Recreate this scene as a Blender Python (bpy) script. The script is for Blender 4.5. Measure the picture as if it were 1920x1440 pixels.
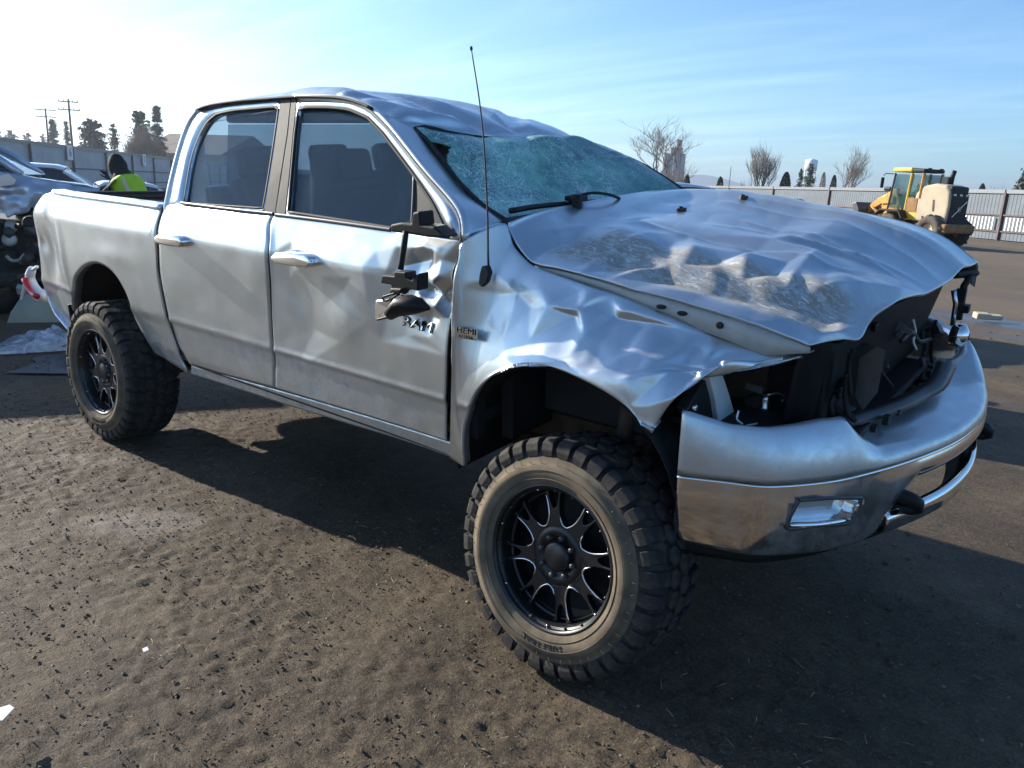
import bpy, bmesh, math, random
import numpy as np
from mathutils import Vector, Matrix, noise as mnoise
for _o in list(bpy.data.objects): bpy.data.objects.remove(_o)
SC = bpy.context.scene
COL = SC.collection
rad = math.radians
rng = np.random.default_rng(11)
random.seed(11)

# ------------------------------------------------------------------ camera
FPX = 1448.3578                                  # focal length in pixels of a 1920 wide frame
CC = np.array([1.4525698, -3.2017260, 1.7288951])
CF = np.array([-0.5924077, 0.7674959, -0.2449555])
CR = np.array([0.7831575, 0.6199382, 0.0483823])
CU = np.array([-0.1889905, 0.1631767, 0.9683264])
cam_d = bpy.data.cameras.new('camera')
cam = bpy.data.objects.new('camera', cam_d); COL.objects.link(cam)
cam_d.sensor_fit = 'HORIZONTAL'; cam_d.sensor_width = 36.0
cam_d.lens = FPX / 1920 * 36.0
cam_d.clip_start = 0.05; cam_d.clip_end = 20000
cam.matrix_world = Matrix(((CR[0], CU[0], -CF[0], CC[0]), (CR[1], CU[1], -CF[1], CC[1]), (CR[2], CU[2], -CF[2], CC[2]), (0, 0, 0, 1)))
SC.camera = cam

# ------------------------------------------------------------------ light
SUN_EL, SUN_AZ = 22.5, 186.5                     # azimuth of the sun, degrees counter-clockwise from +x
sv = np.array([math.cos(rad(SUN_EL)) * math.cos(rad(SUN_AZ)), math.cos(rad(SUN_EL)) * math.sin(rad(SUN_AZ)), math.sin(rad(SUN_EL))])
sun_d = bpy.data.lights.new('sun', 'SUN'); sun_d.energy = 5.0; sun_d.angle = rad(0.53); sun_d.color = (1.0, 0.93, 0.82)
sun = bpy.data.objects.new('sun', sun_d); COL.objects.link(sun)
sun.rotation_euler = Vector(sv).to_track_quat('Z', 'Y').to_euler()
W = bpy.data.worlds.new('World'); SC.world = W; W.use_nodes = True
wt = W.node_tree; wt.nodes.clear()
def wn(t, **k):
    n = wt.nodes.new(t)
    for a, b in k.items(): setattr(n, a, b)
    return n
sky = wn('ShaderNodeTexSky', sky_type='NISHITA', sun_disc=False, sun_elevation=rad(SUN_EL), sun_rotation=rad(90 - SUN_AZ), altitude=150, air_density=1.0, dust_density=0.3, ozone_density=1.5)
bg = wn('ShaderNodeBackground'); bg.inputs['Strength'].default_value = 0.078
wo = wn('ShaderNodeOutputWorld')
# thin cirrus: streaky noise on the direction, stretched along one axis
tc = wn('ShaderNodeTexCoord'); sep = wn('ShaderNodeSeparateXYZ'); wt.links.new(tc.outputs['Generated'], sep.inputs[0])
mx = wn('ShaderNodeMath', operation='ADD'); mx.inputs[1].default_value = 0.12; wt.links.new(sep.outputs['Z'], mx.inputs[0])
dv = wn('ShaderNodeVectorMath', operation='DIVIDE'); cmb = wn('ShaderNodeCombineXYZ')
for i in range(3): wt.links.new(mx.outputs[0], cmb.inputs[i])
wt.links.new(tc.outputs['Generated'], dv.inputs[0]); wt.links.new(cmb.outputs[0], dv.inputs[1])
mp = wn('ShaderNodeMapping'); mp.inputs['Rotation'].default_value = (0, 0, rad(28)); mp.inputs['Scale'].default_value = (0.35, 1.7, 1.0)
wt.links.new(dv.outputs[0], mp.inputs[0])
nz = wn('ShaderNodeTexNoise'); nz.inputs['Scale'].default_value = 1.5; nz.inputs['Detail'].default_value = 9; nz.inputs['Roughness'].default_value = 0.62; nz.inputs['Distortion'].default_value = 0.5
wt.links.new(mp.outputs[0], nz.inputs['Vector'])
cr = wn('ShaderNodeValToRGB'); cr.color_ramp.elements[0].position = 0.47; cr.color_ramp.elements[1].position = 0.74
wt.links.new(nz.outputs['Fac'], cr.inputs[0])
mm = wn('ShaderNodeMath', operation='MULTIPLY'); mm.inputs[1].default_value = 0.66; wt.links.new(cr.outputs['Color'], mm.inputs[0])
mxc = wn('ShaderNodeMix', data_type='RGBA'); wt.links.new(mm.outputs[0], mxc.inputs['Factor'])
gain = wn('ShaderNodeVectorMath', operation='MULTIPLY'); gain.inputs[1].default_value = (1.75, 1.38, 1.12)   # thin cloud scatters whiter than clear air
wt.links.new(sky.outputs[0], gain.inputs[0])
wt.links.new(sky.outputs[0], mxc.inputs['A']); wt.links.new(gain.outputs[0], mxc.inputs['B'])
wtint = wn('ShaderNodeVectorMath', operation='MULTIPLY'); wtint.inputs[1].default_value = (0.68, 0.98, 1.28)   # the photograph's cool white balance
wt.links.new(mxc.outputs['Result'], wtint.inputs[0]); wt.links.new(wtint.outputs[0], bg.inputs['Color'])
wt.links.new(bg.outputs[0], wo.inputs[0])
SC.view_settings.view_transform = 'Standard'; SC.view_settings.look = 'None'
SC.view_settings.exposure = 1.12; SC.view_settings.gamma = 1.0
SC.view_settings.use_curve_mapping = False
SC.cycles.max_bounces = 8; SC.cycles.transparent_max_bounces = 12
SC.cycles.use_denoising = True

# ------------------------------------------------------------------ frames and helpers
BM = np.array([[0.9999246, 0.0, 0.0122805], [0.0011136, 0.9958803, -0.0906703], [-0.0122299, 0.0906771, 0.9958052]])
BO = np.array([0.0032552, 0.1140392, -0.0178190])         # the truck's own axes: it leans on its springs
BMAT = Matrix([list(BM[i]) + [BO[i]] for i in range(3)] + [[0, 0, 0, 1]])
def wpt(px, py, axis, val):                               # world point on the line of sight through a photo pixel, on the plane axis = val
    d = CF + CR * (px - 960) / FPX - CU * (py - 720) / FPX
    return CC + d * (val - CC[axis]) / d[axis]
def wdepth(px, py, dist):
    d = CF + CR * (px - 960) / FPX - CU * (py - 720) / FPX
    return CC + d * dist
_bc, _bf, _br, _bu = BM.T @ (CC - BO), BM.T @ CF, BM.T @ CR, BM.T @ CU
def bpt(px, py, axis, val):                               # the same in the truck's axes
    d = _bf + _br * (px - 960) / FPX - _bu * (py - 720) / FPX
    return _bc + d * (val - _bc[axis]) / d[axis]
def bsurf(px, py, Y):
    y = -1.0
    for _ in range(12):
        p = bpt(px, py, 1, y); y = Y(p[0], p[2])
    return bpt(px, py, 1, y)

def link(o, parent=None):
    COL.objects.link(o)
    if parent is not None: o.parent = parent
    return o
def mesh(name, v, f, m=None, parent=None, smooth=True, attrs=None):
    me = bpy.data.meshes.new(name)
    me.from_pydata([tuple(map(float, p)) for p in v], [], [tuple(int(i) for i in q) for q in f])
    if smooth: me.polygons.foreach_set('use_smooth', [True] * len(me.polygons))
    for k, a in (attrs or {}).items():
        at = me.attributes.new(k, 'FLOAT', 'POINT'); at.data.foreach_set('value', np.asarray(a, dtype=np.float32).ravel())
    me.update()
    o = bpy.data.objects.new(name, me)
    if m is not None:
        for mm_ in (m if isinstance(m, (list, tuple)) else [m]): me.materials.append(mm_)
    return link(o, parent)
def bm_obj(name, bm, m=None, parent=None, smooth=False):
    me = bpy.data.meshes.new(name); bm.normal_update(); bm.to_mesh(me); bm.free()
    if smooth: me.polygons.foreach_set('use_smooth', [True] * len(me.polygons))
    if m is not None: me.materials.append(m)
    return link(bpy.data.objects.new(name, me), parent)
def tag(o, label=None, cat=None, group=None, kind=None):
    if label: o['label'] = label
    if cat: o['category'] = cat
    if group: o['group'] = group
    if kind: o['kind'] = kind
    return o
def empty(name, loc=(0, 0, 0), rz=0.0):
    o = bpy.data.objects.new(name, None); o.empty_display_size = 0.2
    o.location = loc; o.rotation_euler = (0, 0, rz)
    return link(o)
def solid(o, t, off=-1, bevel=0.0):
    md = o.modifiers.new('thickness', 'SOLIDIFY'); md.thickness = t; md.offset = off
    if bevel:
        b = o.modifiers.new('edge', 'BEVEL'); b.width = bevel; b.segments = 2; b.limit_method = 'ANGLE'; b.angle_limit = rad(50)
    return o
def bevel(o, w, seg=2, ang=35):
    b = o.modifiers.new('edge', 'BEVEL'); b.width = w; b.segments = seg; b.limit_method = 'ANGLE'; b.angle_limit = rad(ang)
    return o

def resample(pts, n, smooth=True):
    p = np.array(pts, float)
    if smooth and len(p) > 2:                             # centripetal-ish Catmull-Rom
        q = [2 * p[0] - p[1]] + list(p) + [2 * p[-1] - p[-2]]
        out = []
        for i in range(1, len(q) - 2):
            a, b, c, d = q[i - 1], q[i], q[i + 1], q[i + 2]
            for t in np.linspace(0, 1, 10, endpoint=False):
                out.append(0.5 * ((2 * b) + (c - a) * t + (2 * a - 5 * b + 4 * c - d) * t * t + (3 * b - a - 3 * c + d) * t ** 3))
        out.append(p[-1]); p = np.array(out)
    s = np.concatenate([[0], np.cumsum(np.linalg.norm(np.diff(p, axis=0), axis=1))])
    u = np.linspace(0, s[-1], n)
    return np.stack([np.interp(u, s, p[:, k]) for k in range(p.shape[1])], 1)
def quads(m, n, wrap=False, flip=False):
    f = []
    for i in range(m - 1):
        for j in range(n if wrap else n - 1):
            a, b, c, d = i * n + j, i * n + (j + 1) % n, (i + 1) * n + (j + 1) % n, (i + 1) * n + j
            f.append((d, c, b, a) if flip else (a, b, c, d))
    return f
def coons(bot, top, lef, rig, nu, nv, smooth=True):       # lef goes bottom -> top
    B, T = resample(bot, nu, smooth), resample(top, nu, smooth); L, R = resample(lef, nv, smooth), resample(rig, nv, smooth)
    u = np.linspace(0, 1, nu)[None, :, None]; v = np.linspace(0, 1, nv)[:, None, None]
    return ((1 - v) * B[None] + v * T[None] + (1 - u) * L[:, None] + u * R[:, None]
            - ((1 - u) * (1 - v) * B[0] + u * (1 - v) * B[-1] + (1 - u) * v * T[0] + u * v * T[-1]))
def tube_data(pts, r, seg=6, caps=True):
    p = np.array(pts, float); n = len(p)
    r = np.full(n, r) if np.isscalar(r) else np.array(r, float)
    t = np.gradient(p, axis=0); t /= np.linalg.norm(t, axis=1)[:, None] + 1e-12
    ref = np.array([0, 0, 1.0]) if abs(t[0][2]) < 0.9 else np.array([1.0, 0, 0])
    v = []; a = None
    for i in range(n):
        if a is None: a = np.cross(t[i], ref)
        else: a = a - t[i] * (a @ t[i])
        a /= np.linalg.norm(a) + 1e-12; b = np.cross(t[i], a)
        for k in range(seg):
            an = 2 * math.pi * k / seg
            v.append(p[i] + r[i] * (math.cos(an) * a + math.sin(an) * b))
    f = quads(n, seg, True)
    if caps: f.append(tuple(range(seg))[::-1]); f.append(tuple((n - 1) * seg + k for k in range(seg)))
    return v, f
class MB:                                                  # collects pieces of ONE object
    def __init__(s): s.v = []; s.f = []
    def add(s, v, f):
        k = len(s.v); s.v += [tuple(map(float, q)) for q in v]; s.f += [tuple(int(i) + k for i in q) for q in f]; return s
    def tube(s, pts, r, seg=6): return s.add(*tube_data(pts, r, seg))
    def box(s, c, d, M=None):
        c = np.array(c, float); d = np.array(d, float) / 2
        v = [np.array([x, y, z]) * d for x in (-1, 1) for y in (-1, 1) for z in (-1, 1)]
        if M is not None: v = [np.array(M) @ q for q in v]
        return s.add([q + c for q in v], [(0, 1, 3, 2), (4, 6, 7, 5), (0, 4, 5, 1), (2, 3, 7, 6), (0, 2, 6, 4), (1, 5, 7, 3)])
    def prism(s, outline, y0, y1, axis=1):                 # outline in the two other axes
        n = len(outline); v = []
        for yy in (y0, y1):
            for q in outline:
                w = [0, 0, 0]; k = [i for i in range(3) if i != axis]; w[k[0]], w[k[1]], w[axis] = q[0], q[1], yy; v.append(w)
        return s.add(v, [tuple(range(n)), tuple(range(2 * n - 1, n - 1, -1))] + [(i, i + n, (i + 1) % n + n, (i + 1) % n) for i in range(n)])
    def lathe(s, prof, seg=32, axis=1, c=(0, 0, 0), closed=False):   # prof: (radius, along axis)
        v = []
        for (r, h) in prof:
            for k in range(seg):
                a = 2 * math.pi * k / seg; q = [0, 0, 0]; o = [i for i in range(3) if i != axis]
                q[o[0]] = r * math.cos(a); q[o[1]] = r * math.sin(a); q[axis] = h; v.append(np.array(q) + np.array(c))
        f = quads(len(prof), seg, True)
        if closed:
            n = len(prof); f += [((n - 1) * seg + k, (n - 1) * seg + (k + 1) % seg, (k + 1) % seg, k) for k in range(seg)]
        return s.add(v, f)
    def build(s, name, m=None, parent=None, smooth=False):
        o = mesh(name, s.v, s.f, m, parent, smooth)
        bm = bmesh.new(); bm.from_mesh(o.data); bmesh.ops.recalc_face_normals(bm, faces=bm.faces); bm.to_mesh(o.data); bm.free()
        return o
def rotm(ax, a):
    c, s = math.cos(a), math.sin(a)
    return np.array({'x': [[1, 0, 0], [0, c, -s], [0, s, c]], 'y': [[c, 0, s], [0, 1, 0], [-s, 0, c]], 'z': [[c, -s, 0], [s, c, 0], [0, 0, 1]]}[ax])
def text_mesh(s, size, depth=0.002):
    cu = bpy.data.curves.new('lettering', 'FONT'); cu.body = s; cu.size = size; cu.extrude = depth; cu.align_x = 'CENTER'; cu.align_y = 'CENTER'; cu.resolution_u = 3
    ob = bpy.data.objects.new('lettering', cu); COL.objects.link(ob)
    dg = bpy.context.evaluated_depsgraph_get(); me = bpy.data.meshes.new_from_object(ob.evaluated_get(dg))
    v = np.array([p.co[:] for p in me.vertices]); f = [tuple(p.vertices) for p in me.polygons]
    bpy.data.objects.remove(ob); bpy.data.curves.remove(cu); bpy.data.meshes.remove(me)
    return v, f

def _hash(ix, iy, s):
    h = (ix * 374761393 + iy * 668265263 + s * 974711) & 0x7fffffff
    h = ((h ^ (h >> 13)) * 1274126177) & 0x7fffffff
    return ((h ^ (h >> 16)) & 0xffff) / 65535.0 * 2 - 1
def vnoise(x, y, s=0):                                     # smooth value noise, -1..1
    x = np.asarray(x, float); y = np.asarray(y, float)
    ix = np.floor(x).astype(np.int64); iy = np.floor(y).astype(np.int64); fx = x - ix; fy = y - iy
    fx = fx * fx * fx * (fx * (fx * 6 - 15) + 10); fy = fy * fy * fy * (fy * (fy * 6 - 15) + 10)
    a, b, c, d = _hash(ix, iy, s), _hash(ix + 1, iy, s), _hash(ix, iy + 1, s), _hash(ix + 1, iy + 1, s)
    return (a * (1 - fx) + b * fx) * (1 - fy) + (c * (1 - fx) + d * fx) * fy
def fbm(x, y, o=4, s=0, g=0.5):
    t = 0; a = 1
    for i in range(o): t = t + a * vnoise(np.asarray(x) * 2 ** i, np.asarray(y) * 2 ** i, s + i * 17); a *= g
    return t
def sstep(a, b, x): t = np.clip((np.asarray(x, float) - a) / (b - a), 0, 1); return t * t * (3 - 2 * t)

# ------------------------------------------------------------------ materials
class NT:
    def __init__(s, name):
        s.m = bpy.data.materials.new(name); s.m.use_nodes = True; s.t = s.m.node_tree
        s.b = s.t.nodes['Principled BSDF']; s.out = s.t.nodes['Material Output']
    def n(s, t, **k):
        x = s.t.nodes.new(t)
        for a, b in k.items(): setattr(x, a, b)
        return x
    def l(s, a, b): s.t.links.new(a, b)
    def set(s, **k):
        for a, b in k.items(): s.b.inputs[a.replace('_', ' ')].default_value = b
        return s
    def coord(s): return s.n('ShaderNodeTexCoord').outputs['Object']
    def noise(s, scale, detail=4, rough=0.5, vec=None, dist=0.0):
        x = s.n('ShaderNodeTexNoise'); x.inputs['Scale'].default_value = scale; x.inputs['Detail'].default_value = detail; x.inputs['Roughness'].default_value = rough; x.inputs['Distortion'].default_value = dist
        s.l(vec if vec is not None else s.coord(), x.inputs['Vector']); return x.outputs['Fac']
    def scaled(s, sc, rot=(0, 0, 0)):
        x = s.n('ShaderNodeMapping'); x.inputs['Scale'].default_value = sc; x.inputs['Rotation'].default_value = rot; s.l(s.coord(), x.inputs[0]); return x.outputs[0]
    def attr(s, name): x = s.n('ShaderNodeAttribute'); x.attribute_name = name; return x.outputs['Fac']
    def ramp(s, fac, *st):
        x = s.n('ShaderNodeValToRGB'); e = x.color_ramp.elements
        while len(e) < len(st): e.new(0.5)
        for q, (p, c) in zip(e, st): q.position = p; q.color = (c if isinstance(c, tuple) else (c, c, c)) + (1,)
        s.l(fac, x.inputs[0]); return x.outputs[0]
    def mix(s, fac, a, b, mode='MIX'):
        x = s.n('ShaderNodeMix', data_type='RGBA', blend_type=mode)
        for k, v in (('Factor', fac), ('A', a), ('B', b)):
            if hasattr(v, 'is_output'): s.l(v, x.inputs[k])
            elif k == 'Factor': x.inputs[k].default_value = v
            else: x.inputs[k].default_value = tuple(v) + (1,)
        return x.outputs['Result']
    def math(s, op, a, b=0.0, clamp=False):
        x = s.n('ShaderNodeMath', operation=op); x.use_clamp = clamp
        for i, v in enumerate((a, b)):
            if hasattr(v, 'is_output'): s.l(v, x.inputs[i])
            else: x.inputs[i].default_value = v
        return x.outputs[0]
    def color(s, c): s.l(c, s.b.inputs['Base Color']); return s
    def rough(s, c): s.l(c, s.b.inputs['Roughness']); return s
    def bump(s, h, st=0.3, d=0.01, prev=None):
        x = s.n('ShaderNodeBump'); x.inputs['Strength'].default_value = st; x.inputs['Distance'].default_value = d
        s.l(h, x.inputs['Height'])
        if prev is not None: s.l(prev, x.inputs['Normal'])
        s.l(x.outputs[0], s.b.inputs['Normal']); return x.outputs[0]
def plain(name, c, rough=0.6, metal=0.0, var=0.15, scale=6.0, bump=0.0, coat=0.0, spec=0.5):
    t = NT(name); t.set(Roughness=rough, Metallic=metal, Coat_Weight=coat, Specular_IOR_Level=spec)
    n = t.noise(scale, 5, 0.6)
    lo = tuple(x * (1 - var) for x in c); hi = tuple(min(1, x * (1 + var)) for x in c)
    t.color(t.ramp(n, (0.3, lo), (0.7, hi)))
    if bump: t.bump(t.noise(scale * 8, 4, 0.6), bump, 0.005)
    return t.m

M = {}
def paint(name, base, dirt=True, scrape=False):
    t = NT(name); t.set(Metallic=0.90, Coat_Weight=0.55, Coat_Roughness=0.045)
    c = t.mix(t.noise(420, 2), tuple(x * 0.93 for x in base), tuple(x * 1.05 for x in base))
    r = t.ramp(t.noise(9, 5), (0.3, 0.30), (0.75, 0.40))
    if dirt:
        d = t.math('MULTIPLY', t.attr('dirt'), t.ramp(t.noise(14, 8, 0.7), (0.38, 0.0), (0.66, 1.0)))
        d2 = t.math('MULTIPLY', t.ramp(t.noise(90, 6, 0.8), (0.58, 0.0), (0.74, 1.0)), 0.16)
        d3 = t.math('ADD', t.math('MULTIPLY', d, 0.75), d2, True)
        c = t.mix(d3, c, (0.24, 0.20, 0.155)); r = t.mix(d3, r, (0.75, 0.75, 0.75))
        t.l(t.math('MULTIPLY', t.math('SUBTRACT', 1.0, d3, True), 0.90), t.b.inputs['Metallic'])
        t.l(t.math('MULTIPLY', t.math('SUBTRACT', 1.0, d3, True), 0.55), t.b.inputs['Coat Weight'])
    sn = t.noise(30, 5, 0.7, t.scaled((0.5, 1, 9), (0.1, 0.25, 0.3))); s1 = t.math('MULTIPLY', t.ramp(sn, (0.665, 0.0), (0.69, 1.0)), t.ramp(t.noise(2.2, 3), (0.5, 0.0), (0.66, 0.8)))
    ch = t.math('MULTIPLY', t.ramp(t.noise(75, 4, 0.6), (0.69, 0.0), (0.71, 1.0)), t.ramp(t.noise(3.1, 4, 0.6), (0.48, 0.0), (0.66, 1.0)))
    c = t.mix(t.math('MULTIPLY', s1, 0.6), c, (0.20, 0.20, 0.21)); c = t.mix(t.math('MULTIPLY', ch, 0.8), c, (0.05, 0.05, 0.055)); r = t.mix(t.math('MAXIMUM', s1, ch), r, (0.6, 0.6, 0.6))
    if scrape:
        v = t.n('ShaderNodeTexVoronoi', feature='DISTANCE_TO_EDGE'); v.inputs['Scale'].default_value = 26; t.l(t.scaled((0.8, 1.6, 1.0)), v.inputs['Vector'])
        n = t.noise(26, 9, 0.8, t.scaled((0.55, 1.7, 1.0), (0, 0, rad(-8))), dist=0.8)
        mk = t.math('MULTIPLY', t.attr('scrape'), t.ramp(n, (0.36, 0.0), (0.52, 0.92)))
        fl = t.math('MULTIPLY', t.attr('scrape'), t.ramp(t.noise(34, 9, 0.8, t.scaled((0.6, 1.6, 1.0), (0, 0, rad(-8))), dist=1.2), (0.55, 0.0), (0.60, 1.0)))
        sc = t.mix(t.noise(60, 6, 0.7), (0.17, 0.152, 0.125), (0.34, 0.315, 0.27))
        c = t.mix(mk, c, sc); c = t.mix(fl, c, (0.62, 0.63, 0.62)); r = t.mix(t.math('MAXIMUM', mk, fl), r, (0.85, 0.85, 0.85))
        inv = t.math('SUBTRACT', 1.0, t.math('MAXIMUM', mk, fl), True)
        t.l(t.math('MULTIPLY', inv, 0.90), t.b.inputs['Metallic']); t.l(t.math('MULTIPLY', inv, 0.55), t.b.inputs['Coat Weight'])
        t.bump(t.math('ADD', mk, fl), 0.25, 0.004)
    t.color(c); t.rough(r); return t.m
M['paint'] = paint('silver_paint', (0.645, 0.69, 0.705))
M['hoodpaint'] = paint('scraped_silver_paint', (0.60, 0.65, 0.675), scrape=True)
M['plastic'] = plain('black_plastic', (0.010, 0.0105, 0.011), 0.55, var=0.3, bump=0.12, spec=0.28)
M['trim'] = plain('grey_trim', (0.055, 0.055, 0.055), 0.38, var=0.2, scale=20)
M['pillar'] = plain('dusty_pillar_trim', (0.055, 0.052, 0.047), 0.62, var=0.35, scale=9, bump=0.05, spec=0.25)
M['rubber'] = plain('rubber_seal', (0.012, 0.012, 0.013), 0.7)
M['chrome'] = plain('chrome', (0.86, 0.86, 0.85), 0.055, 1.0, var=0.05)
M['dark'] = plain('dark_cavity', (0.011, 0.012, 0.014), 0.7, var=0.4)
M['steel'] = plain('greasy_steel', (0.045, 0.043, 0.042), 0.5, 0.5, var=0.4, scale=12)
M['rust'] = plain('rusty_steel', (0.09, 0.055, 0.035), 0.8, 0.1, var=0.5, scale=14, bump=0.2)
M['interior'] = plain('charcoal_cloth', (0.03, 0.031, 0.034), 0.9, var=0.2)
M['beige'] = plain('beige_headliner', (0.42, 0.40, 0.35), 0.9, var=0.1)
M['primer'] = plain('pale_inner_panel', (0.44, 0.44, 0.41), 0.5, 0.15, var=0.15, scale=10)
M['white'] = plain('white_plastic', (0.66, 0.68, 0.69), 0.45, var=0.12)
M['red'] = plain('red_lens', (0.50, 0.012, 0.018), 0.15, var=0.2, coat=0.5)
M['green'] = plain('green_connector', (0.02, 0.20, 0.09), 0.5)
M['rim'] = plain('gloss_black_rim', (0.006, 0.006, 0.007), 0.38, var=0.3, coat=0.1)
M['milled'] = plain('milled_alloy', (0.72, 0.72, 0.73), 0.25, 1.0, var=0.1)
def rubber_tyre(name):
    t = NT(name); t.set(Roughness=0.85, Specular_IOR_Level=0.3)
    n = t.noise(11, 8, 0.65)
    d = t.ramp(n, (0.44, 0.0), (0.72, 1.0))
    c = t.mix(d, (0.018, 0.018, 0.019), (0.085, 0.07, 0.052)); t.color(c)
    t.bump(t.noise(70, 6, 0.7), 0.35, 0.004); return t.m
M['tyre'] = rubber_tyre('dusty_rubber')
t = NT('muddy_sidewall'); t.set(Roughness=0.9, Specular_IOR_Level=0.25)
t.color(t.ramp(t.noise(7, 8, 0.62), (0.25, (0.055, 0.045, 0.034)), (0.6, (0.17, 0.135, 0.092)), (0.8, (0.26, 0.21, 0.15)))); t.bump(t.noise(60, 6, 0.7), 0.25, 0.003); M['sidewall'] = t.m
# side glass: tinted, partly see-through, dusty
def glass(name, tint, see, dust=0.06):
    t = NT(name); t.set(Roughness=0.03, Specular_IOR_Level=0.6); t.b.inputs['Base Color'].default_value = tuple(tint) + (1,)
    tr = t.n('ShaderNodeBsdfTransparent'); tr.inputs[0].default_value = (0.70, 0.78, 0.84, 1)
    mxs = t.n('ShaderNodeMixShader')
    d = t.ramp(t.noise(5, 7, 0.65), (0.45, 1 - see), (0.8, min(1, 1 - see + dust)))
    t.l(d, mxs.inputs[0]); t.l(tr.outputs[0], mxs.inputs[1]); t.l(t.b.outputs[0], mxs.inputs[2]); t.l(mxs.outputs[0], t.out.inputs[0]); return t.m
M['glass'] = glass('tinted_glass', (0.055, 0.095, 0.135), 0.74)
M['carglass'] = glass('car_glass', (0.02, 0.03, 0.04), 0.25)
t = NT('shattered_laminate'); t.set(Specular_IOR_Level=0.6)
vec = t.coord()
v1 = t.n('ShaderNodeTexVoronoi', feature='DISTANCE_TO_EDGE'); v1.inputs['Scale'].default_value = 95; t.l(vec, v1.inputs['Vector'])
v2 = t.n('ShaderNodeTexVoronoi', feature='DISTANCE_TO_EDGE'); v2.inputs['Scale'].default_value = 14; t.l(vec, v2.inputs['Vector'])
e1 = t.ramp(v1.outputs['Distance'], (0.0, 1.0), (0.16, 0.0)); e2 = t.ramp(v2.outputs['Distance'], (0.0, 1.0), (0.02, 0.0))
big = t.ramp(t.noise(4.2, 9, 0.75), (0.42, 0.0), (0.60, 1.0))
fr = t.ramp(t.noise(70, 8, 0.85, dist=1.5), (0.50, 0.0), (0.70, 1.0))
st = t.ramp(t.noise(16, 8, 0.8, t.scaled((1, 6, 1), (0.2, 0.4, 0.9))), (0.60, 0.0), (0.72, 1.0))
cr1 = t.math('MULTIPLY', t.math('ADD', t.math('MULTIPLY', e1, 0.28), t.math('ADD', t.math('MULTIPLY', e2, 0.25), t.math('ADD', t.math('MULTIPLY', fr, 0.75), t.math('MULTIPLY', st, 0.5)))), t.math('ADD', t.math('MULTIPLY', big, 1.2), 0.30), True)
v3 = t.n('ShaderNodeTexVoronoi', feature='DISTANCE_TO_EDGE'); v3.inputs['Scale'].default_value = 7.5
wv = t.n('ShaderNodeVectorMath', operation='ADD'); wn3 = t.n('ShaderNodeTexNoise'); wn3.inputs['Scale'].default_value = 9; wn3.inputs['Detail'].default_value = 5; t.l(vec, wn3.inputs['Vector'])
wsc = t.n('ShaderNodeVectorMath', operation='SCALE'); wsc.inputs['Scale'].default_value = 0.16; t.l(wn3.outputs['Color'], wsc.inputs[0]); t.l(vec, wv.inputs[0]); t.l(wsc.outputs[0], wv.inputs[1]); t.l(wv.outputs[0], v3.inputs['Vector'])
e3 = t.ramp(v3.outputs['Distance'], (0.0, 0.34), (0.014, 0.0))
crk = t.math('ADD', t.math('MULTIPLY', cr1, t.attr('craze'), True), t.math('MULTIPLY', e3, t.math('ADD', 0.25, t.attr('craze'))), True)
col = t.mix(t.math('MULTIPLY', t.attr('craze'), t.ramp(t.noise(3.4, 8, 0.7), (0.36, 0.0), (0.60, 1.0)), True), (0.014, 0.13, 0.155), (0.27, 0.62, 0.51))
col = t.mix(crk, col, (0.78, 0.95, 0.88)); t.color(col)
t.rough(t.ramp(crk, (0.0, 0.10), (1.0, 0.55))); t.bump(t.math('ADD', t.math('MULTIPLY', e1, 0.5), fr), 0.22, 0.003)
tr = t.n('ShaderNodeBsdfTransparent'); tr.inputs[0].default_value = (0.30, 0.62, 0.60, 1)
ms = t.n('ShaderNodeMixShader'); t.l(t.ramp(crk, (0.0, 0.72), (0.5, 0.97)), ms.inputs[0]); t.l(tr.outputs[0], ms.inputs[1]); t.l(t.b.outputs[0], ms.inputs[2]); t.l(ms.outputs[0], t.out.inputs[0])
M['shatter'] = t.m
t = NT('lamp_lens'); t.set(Roughness=0.08, Base_Color=(0.75, 0.77, 0.78, 1), Metallic=0.55); t.bump(t.noise(14, 2), 0.1, 0.01); M['lens'] = t.m
# dusty lower chrome of the bumper
t = NT('dusty_chrome'); d = t.ramp(t.noise(6, 9, 0.7), (0.45, 0.0), (0.8, 0.35))
t.color(t.mix(d, (0.80, 0.79, 0.77), (0.34, 0.28, 0.21))); t.rough(t.mix(d, (0.09, 0.09, 0.09), (0.6, 0.6, 0.6))); t.l(t.math('SUBTRACT', 1.0, d, True), t.b.inputs['Metallic']); M['dchrome'] = t.m
# ------------------------------------------------------------------ ground
def gh(x, y):                                              # height of the yard
    x = np.asarray(x, float); y = np.asarray(y, float)
    d = np.hypot(x + 1.5, y)
    near = 1 - sstep(9, 22, d)
    dip = -0.058 * sstep(-3.4, -0.1, x)
    return near * dip + 0.012 * vnoise(x * 0.9, y * 0.9, 3) * near * (1 - 0.8 * np.exp(-((x + 1.8) / 2.6) ** 2 - (y / 1.3) ** 2)) + 0.03 * fbm(x * 0.11 + 7, y * 0.11, 3, 5) * sstep(5, 14, d)
def axis_coords(a, b, h, lim, gr=1.13):
    core = list(np.arange(a, b, h)); lo, hi = [], []; s = h; v = a
    while v > -lim: s *= gr; v -= s; lo.append(v)
    s = h; v = core[-1]
    while v < lim: s *= gr; v += s; hi.append(v)
    return np.array(lo[::-1] + core + hi)
gx = axis_coords(-5.6, 2.0, 0.0185, 2500, 1.05); gy = axis_coords(-2.75, -0.4, 0.0165, 2500, 1.05)
GX, GY = np.meshgrid(gx, gy, indexing='ij')
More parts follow.
